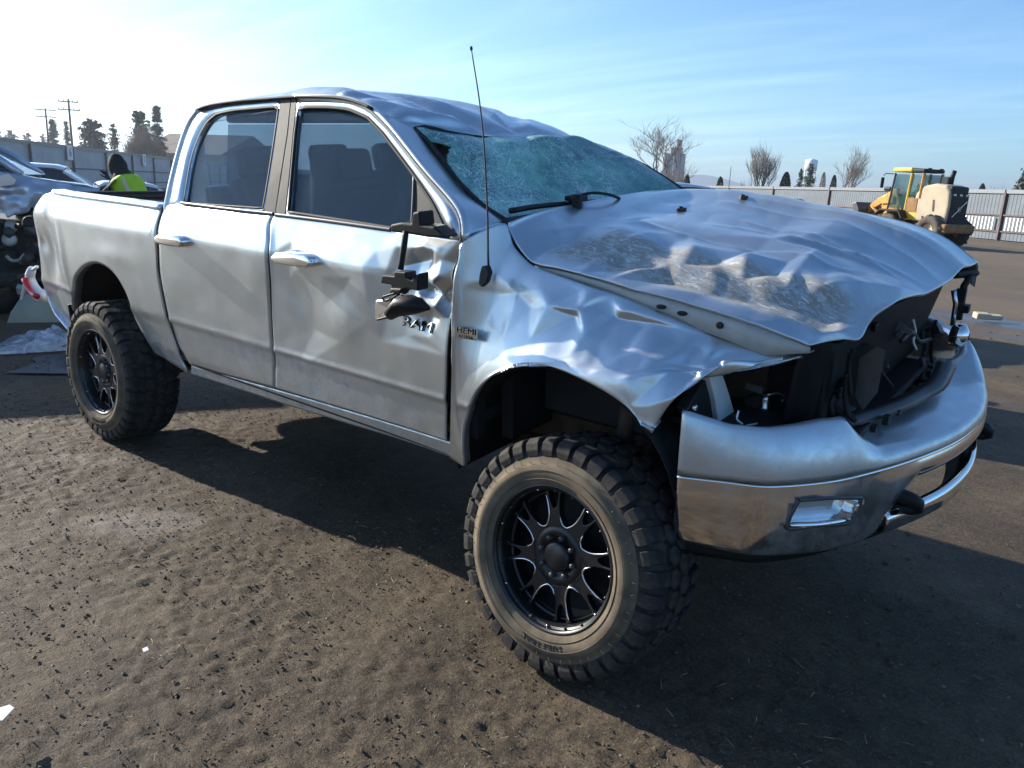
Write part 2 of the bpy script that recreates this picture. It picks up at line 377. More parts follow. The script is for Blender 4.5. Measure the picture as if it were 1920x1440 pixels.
mic = (0.008 * fbm(GX * 2.1, GY * 2.1, 3, 21) + 0.0042 * np.abs(fbm(GX * 10, GY * 10, 3, 31)) + 0.0062 * fbm(GX * 26, GY * 26, 2, 41) * (0.5 + 0.7 * sstep(-.4, .5, fbm(GX * 1.3, GY * 1.3, 2, 61))))
fade = np.exp(-np.maximum(0, np.maximum(np.maximum(-5.6 - GX, GX - 2.0), np.maximum(-2.75 - GY, GY + 0.4))) / 0.8)
GZ = gh(GX, GY) + mic * fade - 0.004
def blob(cx, cy, sx, sy, a=0.0):
    c, s = math.cos(a), math.sin(a); dx, dy = GX - cx, GY - cy
    return np.exp(-((dx * c + dy * s) / sx) ** 2 - ((-dx * s + dy * c) / sy) ** 2)
pale = np.zeros_like(GX)
for px, py, sx, sy, k in ((190, 870, .75, .20, .8), (240, 925, .7, .22, .85), (290, 985, .62, .24, .9), (350, 1010, .5, .22, .75), (420, 1050, .45, .2, .6), (480, 1010, .5, .25, .45), (700, 1080, .5, .25, .3), (330, 830, .45, .12, .9), (420, 735, .3, .2, 1.0), (1440, 960, .1, .1, 0), (1690, 1068, .26, .15, 1.0), (60, 1000, .5, .2, .3)):
    q = wpt(px, py, 2, -.03); pale = np.maximum(pale, k * blob(q[0], q[1], sx, sy, rad(40)))
pale = pale * (0.75 + 0.5 * vnoise(GX * 2.2, GY * 2.2, 9))
wet = np.zeros_like(GX)
for px, py, sx, sy, k in ((1880, 600, 2.0, .8, 1.0), (1900, 625, 1.6, .5, .8), (1900, 560, 2.4, .9, .5), (1850, 520, 3.0, .7, .4), (1890, 745, .8, .35, .5)):
    q = wpt(px, py, 2, 0.0); wet = np.maximum(wet, k * blob(q[0], q[1], sx, sy, rad(-10)))
dry_lit = sstep(5, 15, np.hypot(GX + 1.5, GY + .5)) * (.75 + .35 * vnoise(GX * .23, GY * .23, 77))  # dry tan far yard, its colour lightened further for sunlit grains at grazing angles
t = NT('gravel_dirt'); t.set(Roughness=0.95, Specular_IOR_Level=0.38)
co = t.coord()
n1 = t.noise(0.9, 6, 0.6, co); n2 = t.noise(9, 8, 0.7, co); n3 = t.noise(60, 5, 0.75, co); n4 = t.noise(160, 3, 0.7, co)
c = t.ramp(t.math('ADD', t.math('MULTIPLY', n1, 0.5), t.math('MULTIPLY', n2, 0.5)), (0.36, (0.034, 0.027, 0.019)), (0.50, (0.084, 0.067, 0.047)), (0.64, (0.152, 0.123, 0.088)))
c = t.mix(t.ramp(n3, (0.52, 0.0), (0.68, 0.75)), c, (0.22, 0.18, 0.135))
c = t.mix(t.ramp(n3, (0.30, 0.85), (0.46, 0.0)), c, (0.026, 0.021, 0.017))
mudm = t.ramp(t.noise(0.55, 5, 0.62, t.scaled((1, 1.6, 1), (0, 0, rad(25)))), (0.50, 0.0), (0.66, 0.62)); c = t.mix(mudm, c, t.mix(n3, (0.022, 0.018, 0.015), (0.06, 0.049, 0.038)))
c = t.mix(t.ramp(n4, (0.56, 0.0), (0.66, 0.7)), c, (0.24, 0.215, 0.18))
c = t.mix(t.ramp(t.math('MULTIPLY', t.attr('pale'), t.math('ADD', n3, t.math('MULTIPLY', n4, 1.1))), (0.52, 0.0), (0.92, 0.62)), c, (0.30, 0.295, 0.30))
c = t.mix(t.math('MULTIPLY', t.attr('dry_lit'), 0.75), c, t.mix(n2, (0.16, 0.135, 0.105), (0.26, 0.225, 0.18)))
w = t.ramp(t.math('MULTIPLY', t.attr('wet'), t.math('ADD', 0.45, t.noise(0.8, 6, 0.65, t.scaled((0.35, 1, 1))))), (0.30, 0.0), (0.8, 1.0))
c = t.mix(1.0, c, (0.80, 0.70, 0.56), 'MULTIPLY'); c = t.mix(w, c, (0.07, 0.066, 0.062)); t.color(c)
t.rough(t.ramp(w, (0.0, 0.80), (1.0, 0.28)))
b1 = t.n('ShaderNodeBump'); b1.inputs['Distance'].default_value = 0.012; t.l(t.math('SUBTRACT', 0.75, t.math('MULTIPLY', w, 0.7)), b1.inputs['Strength']); t.l(t.math('ADD', n3, t.math('MULTIPLY', n2, 0.8)), b1.inputs['Height'])
b2 = t.n('ShaderNodeBump'); b2.inputs['Distance'].default_value = 0.006; b2.inputs['Strength'].default_value = 0.5; t.l(n4, b2.inputs['Height']); t.l(b1.outputs[0], b2.inputs['Normal']); t.l(b2.outputs[0], t.b.inputs['Normal'])
M['ground'] = t.m
nx_, ny_ = GX.shape
ii, jj = np.meshgrid(np.arange(nx_ - 1), np.arange(ny_ - 1), indexing='ij')
a_ = (ii * ny_ + jj).ravel(); fcs = np.stack([a_, a_ + ny_, a_ + ny_ + 1, a_ + 1], 1)
def fast_mesh(name, V, F, m, smooth=True, attrs=None):
    me = bpy.data.meshes.new(name); V = np.asarray(V, np.float32); F = np.asarray(F, np.int32); k = F.shape[1]
    me.vertices.add(len(V)); me.vertices.foreach_set('co', V.ravel())
    me.loops.add(F.size); me.loops.foreach_set('vertex_index', F.ravel())
    me.polygons.add(len(F)); me.polygons.foreach_set('loop_start', np.arange(0, F.size, k, dtype=np.int32)); me.polygons.foreach_set('loop_total', np.full(len(F), k, np.int32))
    me.polygons.foreach_set('use_smooth', np.full(len(F), smooth))
    for q, a in (attrs or {}).items():
        at = me.attributes.new(q, 'FLOAT', 'POINT'); at.data.foreach_set('value', np.asarray(a, np.float32).ravel())
    me.update(calc_edges=True); me.validate(); me.materials.append(m)
    return link(bpy.data.objects.new(name, me))
tag(fast_mesh('ground', np.stack([GX, GY, GZ], 2).reshape(-1, 3), fcs, M['ground'], True, {'pale': pale, 'wet': wet, 'dry_lit': dry_lit}), kind='structure')
# loose stones and clods: nobody could count them
octa = np.array([[1, 0, 0], [-1, 0, 0], [0, 1, 0], [0, -1, 0], [0, 0, 1], [0, 0, -1], ], float)
octf = np.array([[0, 2, 4], [2, 1, 4], [1, 3, 4], [3, 0, 4], [2, 0, 5], [1, 2, 5], [3, 1, 5], [0, 3, 5]])
def scatter(name, m, n, x0, x1, y0, y1, s0, s1, flat=0.6, seed=1, kind='stuff'):
    r = np.random.default_rng(seed)
    x = r.uniform(x0, x1, n); y = r.uniform(y0, y1, n); s = s0 + (s1 - s0) * r.random(n) ** 7
    z = gh(x, y) + 0.004 + 0.1 * s
    V = octa[None] * (1 + 0.55 * r.uniform(-1, 1, (n, 6, 1))) + r.uniform(-.35, .35, (n, 6, 3))
    V[:, :, 2] *= flat; a = r.uniform(0, 6.28, n); ca, sa = np.cos(a)[:, None], np.sin(a)[:, None]
    X = (V[:, :, 0] * ca - V[:, :, 1] * sa) * s[:, None] * r.uniform(.7, 1.5, (n, 1)) + x[:, None]; Y = (V[:, :, 0] * sa + V[:, :, 1] * ca) * s[:, None] + y[:, None]
    Z = V[:, :, 2] * s[:, None] + z[:, None]
    F = (octf[None] + (np.arange(n) * 6)[:, None, None]).reshape(-1, 3)
    tone = np.repeat(r.random(n), 6)
    return tag(fast_mesh(name, np.stack([X, Y, Z], 2).reshape(-1, 3), F, m, False, {'tone': tone}), kind=kind)
t = NT('mixed_stone'); t.set(Roughness=0.9)
c = t.ramp(t.attr('tone'), (0.0, (0.05, 0.040, 0.030)), (0.4, (0.095, 0.077, 0.056)), (0.8, (0.17, 0.14, 0.105)), (1.0, (0.36, 0.33, 0.29)))
t.color(t.mix(1.0, t.mix(t.noise(50, 4), c, (0.07, 0.058, 0.046)), (0.85, 0.76, 0.62), 'MULTIPLY')); M['stone'] = t.m
scatter('gravel', M['stone'], 70000, -6.5, 2.6, -2.75, 0.6, 0.0014, 0.0085, flat=.6, seed=4)
scatter('gravel', M['stone'], 5000, -9.0, 6.5, 0.4, 12.0, 0.003, 0.02, seed=5)
scatter('gravel', M['stone'], 4000, 0.5, 3.2, -2.6, 1.4, 0.002, 0.014, seed=6)
# dry grass stems and straw trodden into the dirt
r_ = np.random.default_rng(8); mb_v, mb_f = [], []
for _ in range(420):
    x, y = r_.uniform(-4.5, 2.4), r_.uniform(-2.7, -0.2); L = r_.uniform(.02, .075); a = r_.uniform(0, 6.28); w_ = r_.uniform(.0006, .0014)
    z = float(gh(x, y)) + 0.012; d = np.array([math.cos(a), math.sin(a), r_.uniform(-.15, .25)]); p_ = np.array([-d[1], d[0], 0]) * w_
    o_ = np.array([x, y, z]); k = len(mb_v); md_ = o_ + d * L * .5 + np.array([0, 0, .006]) + p_ * 4
    up = np.array([0, 0, w_ * 2])
    mb_v += [o_ - p_, o_ + p_, md_ - p_, md_ + p_, o_ + d * L, md_ + up]; mb_f += [(k, k + 1, k + 3, k + 2), (k + 2, k + 3, k + 4), (k + 2, k + 3, k + 5), (k, k + 2, k + 5)]
M['straw'] = plain('dry_straw', (0.40, 0.33, 0.20), 0.8, var=0.3, scale=3)
tag(mesh('dry_straw', mb_v, mb_f, M['straw'], None, False), kind='stuff')
# ------------------------------------------------------------------ the pickup truck (its own axes: x forward, y left, z up)
truck = bpy.data.objects.new('pickup_truck', None); COL.objects.link(truck); truck.matrix_world = BMAT
tag(truck, 'wrecked silver crew cab pickup on lifted mud tyres with shattered windscreen and crumpled bonnet', 'pickup truck')
T = truck
def interp(x, xs, ys): return np.interp(x, xs, ys)
SZ = [0.55, 0.70, 0.78, 0.965, 0.985, 1.01, 1.25, 1.46, 1.485, 1.56, 1.62, 1.655, 1.68, 2.15, 2.3]
SY = [.940, .950, .966, .982, .994, .991, 1.0, 1.004, 1.001, .976, .956, .945, .937, .730, .66]
from functools import lru_cache
_sz = np.linspace(0.5, 2.35, 371); _sy = np.interp(_sz, SZ, SY)
_k = np.exp(-np.linspace(-2, 2, 7) ** 2); _k /= _k.sum(); _sy = np.convolve(np.pad(_sy, 3, mode='edge'), _k, 'valid')
def halfw(x, z):                                           # half width of the bare body
    x = np.asarray(x, float); z = np.asarray(z, float)
    w = np.interp(z, _sz, _sy)
    w = w + 0.024 * np.exp(-((x) / .62) ** 2 - ((z - 1.1) / .30) ** 2) + 0.020 * np.exp(-((x + 3.58) / .62) ** 2 - ((z - 1.1) / .30) ** 2)   # arch flares
    w = w - np.where(x > .12, .22 * (np.clip(x - .12, 0, 2) / .6) ** 2.2 * sstep(.95, 1.3, z), 0)
    w = w - np.where(x < -3.9, .03 * np.clip((-3.9 - x) / .5, 0, 1) ** 2, 0)
    return w
def YR(x, z): return -float(halfw(x, z))
# dents of the right side: where, size along and across, depth, turn; given by photo place
DENTS = []
def dent(px, py, sx, sz, dep, ang=0.0, sharp=2.0):
    p = bsurf(px, py, YR); DENTS.append((p[0], p[2], sx, sz, dep, rad(ang), sharp))
def dent_at(x, z):
    x = np.asarray(x, float); z = np.asarray(z, float); t = np.zeros_like(x)
    for (cx, cz, sx, sz, dep, a, sh) in DENTS:
        c, s = math.cos(a), math.sin(a); u = ((x - cx) * c + (z - cz) * s) / sx; v = (-(x - cx) * s + (z - cz) * c) / sz
        t = t + dep * np.exp(-(u * u + v * v) ** (sh / 2))
    return t
# rear quarter crumple
dent(92, 470, .09, .20, .040, 0); dent(119, 490, .03, .30, -.016, 0); dent(78, 455, .04, .05, .02, 30)
dent(215, 480, .25, .05, -.006)
# rear door, light waves
dent(420, 560, .35, .16, .006); dent(470, 500, .12, .12, -.004)
# front door and fender: sheet metal folds, given as flat facets between pushed-in points
dent(575, 560, .20, .15, .012, -35); dent(640, 600, .10, .12, -.010, -40); dent(905, 620, .16, .14, .012, 0); dent(1200, 690, .10, .09, -.008)
from mathutils.geometry import delaunay_2d_cdt
class Facets:
    def __init__(s, pts, uv):
        P = [Vector(q) for q in uv]; s.d = np.array([p[2] for p in pts], float)
        r = delaunay_2d_cdt(P, [], [], 0, 1e-6); s.v = np.array([q[:] for q in r[0]]); s.t = [tuple(t) for t in r[2]]; s.dd = np.array([max((s.d[k] for k in o), key=abs) for o in r[3]])
    def __call__(s, x, z):
        x = np.asarray(x, float); z = np.asarray(z, float); out = np.zeros_like(x)
        for t in s.t:
            (x0, z0), (x1, z1), (x2, z2) = s.v[list(t)]; den = (z1 - z2) * (x0 - x2) + (x2 - x1) * (z0 - z2)
            if abs(den) < 1e-12: continue
            a = ((z1 - z2) * (x - x2) + (x2 - x1) * (z - z2)) / den; b = ((z2 - z0) * (x - x2) + (x0 - x2) * (z - z2)) / den; g_ = 1 - a - b
            m_ = (a >= -1e-9) & (b >= -1e-9) & (g_ >= -1e-9); out = np.where(m_, a * s.dd[t[0]] + b * s.dd[t[1]] + g_ * s.dd[t[2]], out)
        return out
def px_facets(pts): return Facets(pts, [bsurf(p[0], p[1], YR)[[0, 2]] for p in pts])
F_DOOR = px_facets([(660, 436, 0), (680, 500, 0), (690, 570, 0), (715, 640, 0), (838, 668, 0), (838, 640, .008), (838, 596, .03), (838, 560, .045), (840, 530, .055), (850, 500, .045), (862, 470, .02), (864, 448, 0), (800, 446, 0), (735, 436, 0),
    (742, 462, .002), (772, 466, .000), (792, 462, -.010), (815, 470, -.006), (828, 486, .004), (748, 500, .034), (772, 494, .058), (796, 488, .050), (806, 502, .018), (820, 518, .006), (806, 532, .010), (784, 528, .040), (768, 540, .046), (796, 548, .066), (816, 552, .046), (828, 570, .054), (806, 578, .018), (780, 572, .012), (760, 590, .026), (800, 596, .038), (822, 600, .02), (730, 560, .026), (716, 520, .022), (704, 470, .006), (760, 630, .010), (800, 634, .006)])
F_REAR = px_facets([(515, 415, 0), (512, 470, .016), (508, 540, .010), (512, 640, 0), (560, 428, 0), (546, 452, .006), (538, 478, .030), (536, 520, .022), (560, 500, .008), (600, 450, 0), (600, 520, .004), (640, 545, .016), (600, 575, .004), (585, 620, .020), (640, 640, 0), (560, 690, 0), (690, 600, 0), (660, 520, 0)])
F_FEN = px_facets([(868, 470, 0), (856, 540, .004), (852, 640, 0), (850, 740, 0), (890, 720, 0), (950, 680, 0), (1020, 676, .004), (1100, 708, .004), (1180, 758, .004), (1226, 796, 0), (1262, 752, 0), (1300, 716, -.006), (1345, 688, 0), (1400, 670, 0), (1350, 636, 0), (1250, 596, 0), (1170, 560, 0), (1080, 530, 0), (1000, 503, 0), (950, 460, 0), (905, 440, 0),
    (900, 520, .004), (905, 560, .022), (890, 610, .014), (940, 560, .010), (975, 545, -.006), (1010, 540, .012), (965, 585, .022), (1000, 580, -.004), (1042, 556, .034), (1062, 548, -.012), (1078, 562, -.008), (1050, 590, -.006), (1046, 604, .030), (1092, 572, .052), (1128, 566, .056), (1112, 596, .010), (1110, 614, .046), (1160, 606, -.006), (1158, 626, .050), (1170, 580, .060), (1192, 588, .012), (1206, 592, -.012), (1222, 602, .030), (1210, 620, -.002), (1212, 640, .050), (1254, 624, .028), (1262, 640, -.004), (1264, 660, .044), (1302, 652, -.020), (1314, 664, -.016), (1310, 684, .022), (1286, 694, -.006), (1280, 712, .026), (1246, 704, .034), (1216, 690, .012), (1216, 730, .020), (1240, 754, -.002), (1180, 668, .018), (1150, 650, .036), (1130, 690, .010), (1100, 650, .030), (1070, 640, .012), (1060, 670, .006), (980, 640, .012), (930, 640, .004), (1170, 710, .008)])
FOLD = [bsurf(px, py, YR)[[0, 2]] for px, py in ((985, 577), (1075, 588), (1165, 612), (1240, 640), (1312, 664))]
def fold_at(x, z):                                         # one sharp running crease in the fender
    x = np.asarray(x, float); z = np.asarray(z, float); fx = np.array([q[0] for q in FOLD]); fz = np.array([q[1] for q in FOLD])
    zl = np.interp(x, fx, fz); d = z - zl + .012 * np.sin(x * 31); inn = sstep(fx[0] - .06, fx[0] + .12, x) * (1 - sstep(fx[-1] - .02, fx[-1] + .08, x))
    return inn * (-.028 * np.exp(-np.abs(d) / .035) + .022 * np.exp(-((d - .06) / .035) ** 2) + .02 * np.exp(-((d + .07) / .05) ** 2))
def crumple(x, z): return dent_at(x, z) + np.where(np.asarray(x) > -.545, F_FEN(x, z), np.maximum(F_DOOR(x, z), -.02) + .65 * F_REAR(x, z)) + .0012 * fbm(np.asarray(x) * 6, np.asarray(z) * 6, 2, 3)
def blur(D, n=2):                                          # metal bends on a small radius, not on a line
    D = np.array(D, float)
    for _ in range(n):
        P = np.pad(D, 1, mode='edge'); P = (P[:-2] + 2 * P[1:-1] + P[2:]) / 4; D = (P[:, :-2] + 2 * P[:, 1:-1] + P[:, 2:]) / 4
    return D
def skin(name, G, parent, side=-1, mat=None, damage=True, inset=0.0, th=0.014, dirt=None, nofold=False):
    # G[nv][nu][2]: a patch in (x, z) laid on the body side
    X, Z = G[..., 0], G[..., 1]; w = halfw(X, Z) - inset
    if damage: w = w - blur(crumple(X, Z), 2 if X.size > 9000 else 1)
    V = np.stack([X, side * w, Z], -1); m, n = X.shape
    dz = np.clip(1 - (Z - .66) / .42, 0, 1) ** 1.5 * .9 if dirt is None else dirt(X, Z)
    o = mesh(name, V.reshape(-1, 3), quads(m, n, flip=(side > 0)), mat or M['paint'], parent, True, {'dirt': dz})
    # make the outside face outward, thickness goes inward
    bm = bmesh.new(); bm.from_mesh(o.data); bm.normal_update(); s = sum(f.normal.y * f.calc_area() for f in bm.faces)
    if s * side < 0: bmesh.ops.reverse_faces(bm, faces=bm.faces)
    bm.to_mesh(o.data); bm.free()
    return solid(o, th)
def px2(pts, inset=0.0):
    Y = lambda x, z: YR(x, z) + inset
    return [bsurf(px, py, Y)[[0, 2]] for px, py in pts]
def loft(A, B, nu, nv, sm=True):
    A, B = resample(A, nu, sm), resample(B, nu, sm); v = np.linspace(0, 1, nv)[:, None, None]; return (1 - v) * A[None] + v * B[None]
def loft_parts(segsA, segsB, ns, nv, smA=True, smB=False):
    out = []
    for a, b, n in zip(segsA, segsB, ns):
        g = loft(a, b, n, nv); 
        out.append(g if not out else g[:, 1:])
    return np.concatenate(out, 1)
def both(fn):
    for s in (-1, 1): fn(s)

# ---- bed side with its wheel arch
AR = px2([(291, 662), (271, 631), (253, 597), (243, 567), (231, 539), (216, 515), (198, 499.5), (179, 493), (161, 498), (149, 509), (139.5, 524), (136.5, 548), (136, 573), (137, 595), (139, 612)])
ARc = resample(AR, 60)
bf_top = px2([(302, 391)])[0]; bf_bot = px2([(352, 700)])[0]
gapL = px2([(352, 700), (337, 671), (331, 652), (322, 627), (307, 577), (295, 513), (292, 460), (293, 417), (302, 391)])
top = px2([(302, 391), (250, 383), (180, 374), (120, 365.5), (98, 361)]); rear = px2([(98, 361), (80, 367), (68, 384), (62, 402), (66, 427), (73, 467), (77, 500), (80, 530), (88, 556), (105, 588), (120, 606), (133, 619)])
botf = [ARc[0], bf_bot]
GB = loft_parts([ARc[0:8], ARc[7:32], ARc[31:60]], [resample(gapL, 30), resample(top, 30, False), resample(rear, 40)], [26, 40, 50], 26)
# keep the front-lower corner square: the first run starts at the arch foot and ends along the gap
bed_r = skin('bed_side', GB, T)
rim_pts = np.array([[q[0], -halfw(q[0], q[1]) + dent_at(q[0], q[1]) + .004, q[1]] for q in ARc])
def arch_lip(name, arc, parent, side=-1, dep=.055, mat=None):
    V = []
    for q in arc:
        w = float(halfw(q[0], q[1]) - (dent_at(q[0], q[1]) if side < 0 else 0))
        for k in (0.0, .010, dep): V.append((q[0], side * (w - .003 - k), q[1] + (.0 if k < .02 else .012)))
    o = mesh(name, V, quads(len(arc), 3), mat or M['paint'], parent, True, {'dirt': np.full(len(V), .8)}); return solid(o, .006, 0)
arch_lip('arch_lip', ARc, bed_r)
def rear_left(side): pass
# bed: top rail cap, inner walls, floor, front wall and tail
zt = 1.615; xb0, xb1 = -4.22, -2.70
mb = MB()
for q0, q1 in zip(top[:-1], top[1:]): pass
rail = np.array([[q[0], -float(halfw(q[0], q[1])) + .045 + float(dent_at(q[0], q[1])), q[1] + .004] for q in resample(top, 24)])
v = []
for q in rail: v += [q + np.array([0, -.050, -.006]), q + np.array([0, -.036, .010]), q + np.array([0, .03, .010]), q + np.array([0, .045, -.03]), q + np.array([0, .045, -.40])]
o = mesh('bed_rail', v, quads(24, 5), M['paint'], T, True, {'dirt': np.zeros(len(v))}); solid(o, .01, 0)
g = np.array([[xb0, .955], [xb1, .955]])
mb = MB(); mb.box((-3.45, .975, 1.36), (1.52, .05, .52)); mb.box((-3.45, .93, 1.60), (1.50, .10, .05)); o = mb.build('bed_wall', M['paint'], T); bevel(o, .012)
mb = MB(); mb.box((-3.46, .93, 1.655), (1.46, .12, .055)); o = mb.build('bed_rail_cap', M['plastic'], T); bevel(o, .012)
mb = MB(); mb.box((-3.45, 0, 1.15), (1.5, 1.40, .04))
for k in range(7): mb.box((-3.45, -.6 + .2 * k, 1.18), (1.46, .09, .02))
mb.build('bed_floor', M['paint'], T)
mb = MB(); mb.box((-2.72, 0, 1.35), (.03, 1.84, .5)); o = mb.build('bed_front_wall', M['paint'], T); bevel(o, .01)
# tail: folded tailgate, hanging lamp, bumper end
mb = MB()
for k in range(14):
    pass
tgA, tgB = bpt(100, 360, 0, -4.27), bpt(316, 359, 0, -4.27); tgB = tgA + (tgB - tgA) * (1.80 / (tgB[1] - tgA[1])); 
G = np.zeros((16, 12, 3))
for i in range(16):
    for j in range(12):
        q = tgA + (tgB - tgA) * i / 15; z = q[2] - .55 * (1 - j / 11) - .05
        G[i, j] = (-4.27 + .03 * vnoise(q[1] * 3.1, z * 4, 4), q[1], z)
o = mesh('tailgate', G.reshape(-1, 3), quads(16, 12), M['paint'], T, True, {'dirt': np.full(192, .2)}); solid(o, .05, 0)
v, f = tube_data([tgA + (tgB - tgA) * t_ + np.array([0, 0, -.028]) for t_ in np.linspace(0.0, 1, 8)], .034, 8); mesh('tailgate_cap', v, f, M['plastic'], o)
def tail_pt(px, py, y=-.95): return bpt(px, py, 1, y)
lam = [tail_pt(*q) for q in ((60, 505), (56, 520), (62, 538), (72, 552), (80, 556))]
v, f = tube_data(resample(lam, 10), np.linspace(.028, .05, 10), 10); hl = mesh('tail_lamp_housing', v, f, M['white'], T)
lam2 = [q + np.array([.03, -.045, .0]) for q in (tail_pt(55, 520), tail_pt(62, 535), tail_pt(72, 548), tail_pt(79, 553))]
v, f = tube_data(resample(lam2, 8), .022, 8); mesh('tail_lamp_lens', v, f, M['red'], T)
mb = MB(); mb.tube([tail_pt(40, 560), tail_pt(46, 535), tail_pt(56, 510), tail_pt(70, 500)], .012, 6); mb.build('lamp_wire', M['white'], T)
A = [tail_pt(*q) for q in ((84, 545), (92, 565), (104, 590), (122, 612), (130, 622))]; Bq = [q + np.array([-.02, .22, -.10]) for q in A]
v = np.stack([resample(A, 10), resample(Bq, 10)]).reshape(-1, 3); o = mesh('bumper_end', v, quads(2, 10), M['chrome'], T); solid(o, .012, 0)
mb = MB(); mb.box((-4.28, .1, .92), (.16, 1.5, .18)); o = mb.build('rear_bumper', M['dchrome'], T); bevel(o, .03)

# ---- doors
splitL = [(516, 728), (513, 660), (508, 600), (504, 520), (503, 460), (505, 425), (513, 403)]
def shift(pts, dx, dy=0): return [(a + dx, b + dy) for a, b in pts]
rd_left = px2([(357, 684), (345, 663), (337, 651), (328, 627), (313, 577), (301, 513), (298, 460), (299, 420), (309, 389)])
rd_right = px2(shift(splitL, -1.6)); rd_bot = px2([(357, 684), (430, 705.5), (514.4, 728)]); rd_top = px2([(309, 389), (330, 384), (420, 393), (511.4, 402.5)])
fd_left = px2(shift(splitL, 1.6)); fd_right = px2([(835.5, 826), (835, 700), (834, 620), (834, 560), (837, 515), (849, 486), (859, 462), (862, 452)])
fd_bot = px2([(517.6, 729), (600, 753), (720, 789), (835.5, 826)]); fd_top = px2([(514.6, 403.5), (600, 414), (735, 433), (845, 449), (862, 452)])
mud = bsurf(560, 690, YR)
def door_dirt(X, Z): return np.clip(np.exp(-((X - mud[0]) / .75) ** 2 - ((Z - mud[2] + .03) / .11) ** 2) * 1.1 + .12 * np.clip(1 - (Z - .78) / .3, 0, 1), 0, 1)
# far side doors are the same panels without this side's damage
for s in (-1, 1):
    rdp = skin('rear_door', coons(rd_bot, rd_top, rd_left, rd_right, 46, 60), T, s, damage=s < 0, dirt=door_dirt)
    fdp = skin('front_door', coons(fd_bot, fd_top, fd_left, fd_right, 170, 150) if s < 0 else coons(fd_bot, fd_top, fd_left, fd_right, 40, 40), T, s, damage=s < 0, dirt=door_dirt)
    if s < 0: rdoor, fdoor = rdp, fdp
    else: lrdoor, lfdoor = rdp, fdp
# character crease low on the doors is in the body section; rocker below the doors
rk_top = px2([(357, 686.5), (514, 731), (600, 756), (720, 792), (838, 829), (848, 832)]); rk_bot = px2([(356, 701), (430, 725), (530, 758), (640, 792), (740, 822), (845, 858), (866, 872)])
rock = skin('rocker_panel', loft(rk_bot, rk_top, 60, 8), T, -1, damage=False, inset=.006)
skin('rocker_panel', loft(rk_bot, rk_top, 30, 6), T, 1, damage=False, inset=.006)
# sealing strip along the gaps: dark jambs set in behind the panels
for s in (-1, 1):
    jm = MB()
    for xa, xb_, z0, z1 in ((-2.78, -2.58, .74, 1.62), (-1.76, -1.66, .78, 1.40), (-.68, -.54, .80, 1.52), (-2.66, -.62, .72, .80)):
        jm.box(((xa + xb_) / 2, s * (.925 if xa < -2 else .87), (z0 + z1) / 2), (xb_ - xa, .05, z1 - z0))
    jm.build('door_jamb', M['dark'], T)

# ---- greenhouse (right side): plane through the belt and the roof rail
def gh_panel(name, outline, inset, mat, parent, th=.02, side=-1, hole=None, sm=False):
    """flat-ish panel from a photo outline on the side-glass surface, optional opening"""
    Y = lambda x, z: YR(x, z) + inset
    P = [bsurf(px, py, Y) for px, py in outline]
    if hole is None:
        o = mesh(name, P, [tuple(range(len(P)))], mat, parent, False, {'dirt': np.zeros(len(P))})
    else:
        H = [bsurf(px, py, Y) for px, py in hole]; n = 72
        A = resample(P + [P[0]], n, False); Bb = resample(H + [H[0]], n, False)
        # match by angle about the centre
        c = np.mean(H, 0)
        an = lambda q: math.atan2(q[2] - c[2], q[0] - c[0])
        A = sorted(resample(P + [P[0]], n + 1, False)[:-1], key=an); Bb = sorted(resample(H + [H[0]], n + 1, False)[:-1], key=an)
        V = list(A) + list(Bb)
        F = [(i, (i + 1) % n, n + (i + 1) % n, n + i) for i in range(n)]
        o = mesh(name, V, F, mat, parent, True, {'dirt': np.zeros(len(V))})
    bm = bmesh.new(); bm.from_mesh(o.data)
    bmesh.ops.triangulate(bm, faces=[f for f in bm.faces if len(f.verts) > 4]); bm.normal_update()
    if sum(f.normal.y * f.calc_area() for f in bm.faces) > 0: bmesh.ops.reverse_faces(bm, faces=bm.faces)
    bm.to_mesh(o.data); bm.free()
    if side > 0:
        for vtx in o.data.vertices:
            z = vtx.co.z; vtx.co.y = -vtx.co.y
            if z > 1.66: vtx.co.z = 1.66 + (z - 1.66) * .62; vtx.co.y -= .05 * (z - 1.66) / .5
        o.data.flip_normals()
    return solid(o, th) if th else o
rw_hole = [(346, 381), (350, 352), (357, 310), (364, 283), (377, 250), (390, 228), (408, 214), (440, 207.5), (523, 200.5), (521, 222), (511, 290), (501, 352), (494, 391)]
rw_out = [(309, 389), (318, 345), (333, 285), (349, 237), (362, 215), (373, 205), (420, 194.5), (480, 188), (547, 183.5), (541, 210), (532, 270), (522, 340), (513.5, 401), (420, 392), (346, 383)]
rwf_out = [(309, 389), (318, 345), (333, 285), (349, 237), (362, 216), (374, 206), (420, 196), (480, 190), (526, 186), (524.5, 200), (512, 290), (502, 352), (495, 398.5), (430, 393)]
fw_hole = [(541.5, 398), (547, 330), (554, 250), (560, 206), (575, 202), (620, 202.5), (655, 206), (690, 221), (718, 250), (748, 290), (778, 330), (812, 380), (843, 446), (800, 440), (735, 428), (640, 413)]
fwf_out = [(534, 404.5), (541, 340), (549, 250), (556, 187), (600, 184.5), (650, 187), (690, 203), (730, 241), (790, 318), (845, 382), (861, 415), (862, 452), (845, 449.5), (735, 433), (640, 419)]
bp_r = [(495.5, 398), (502.5, 352), (512.5, 290), (525, 200), (526.5, 186), (545, 184.5), (538, 250), (527, 320), (515, 400)]
bp_f = [(516.5, 400), (529, 320), (540, 250), (546.5, 185), (556, 186.5), (549, 250), (541, 335), (534, 403)]
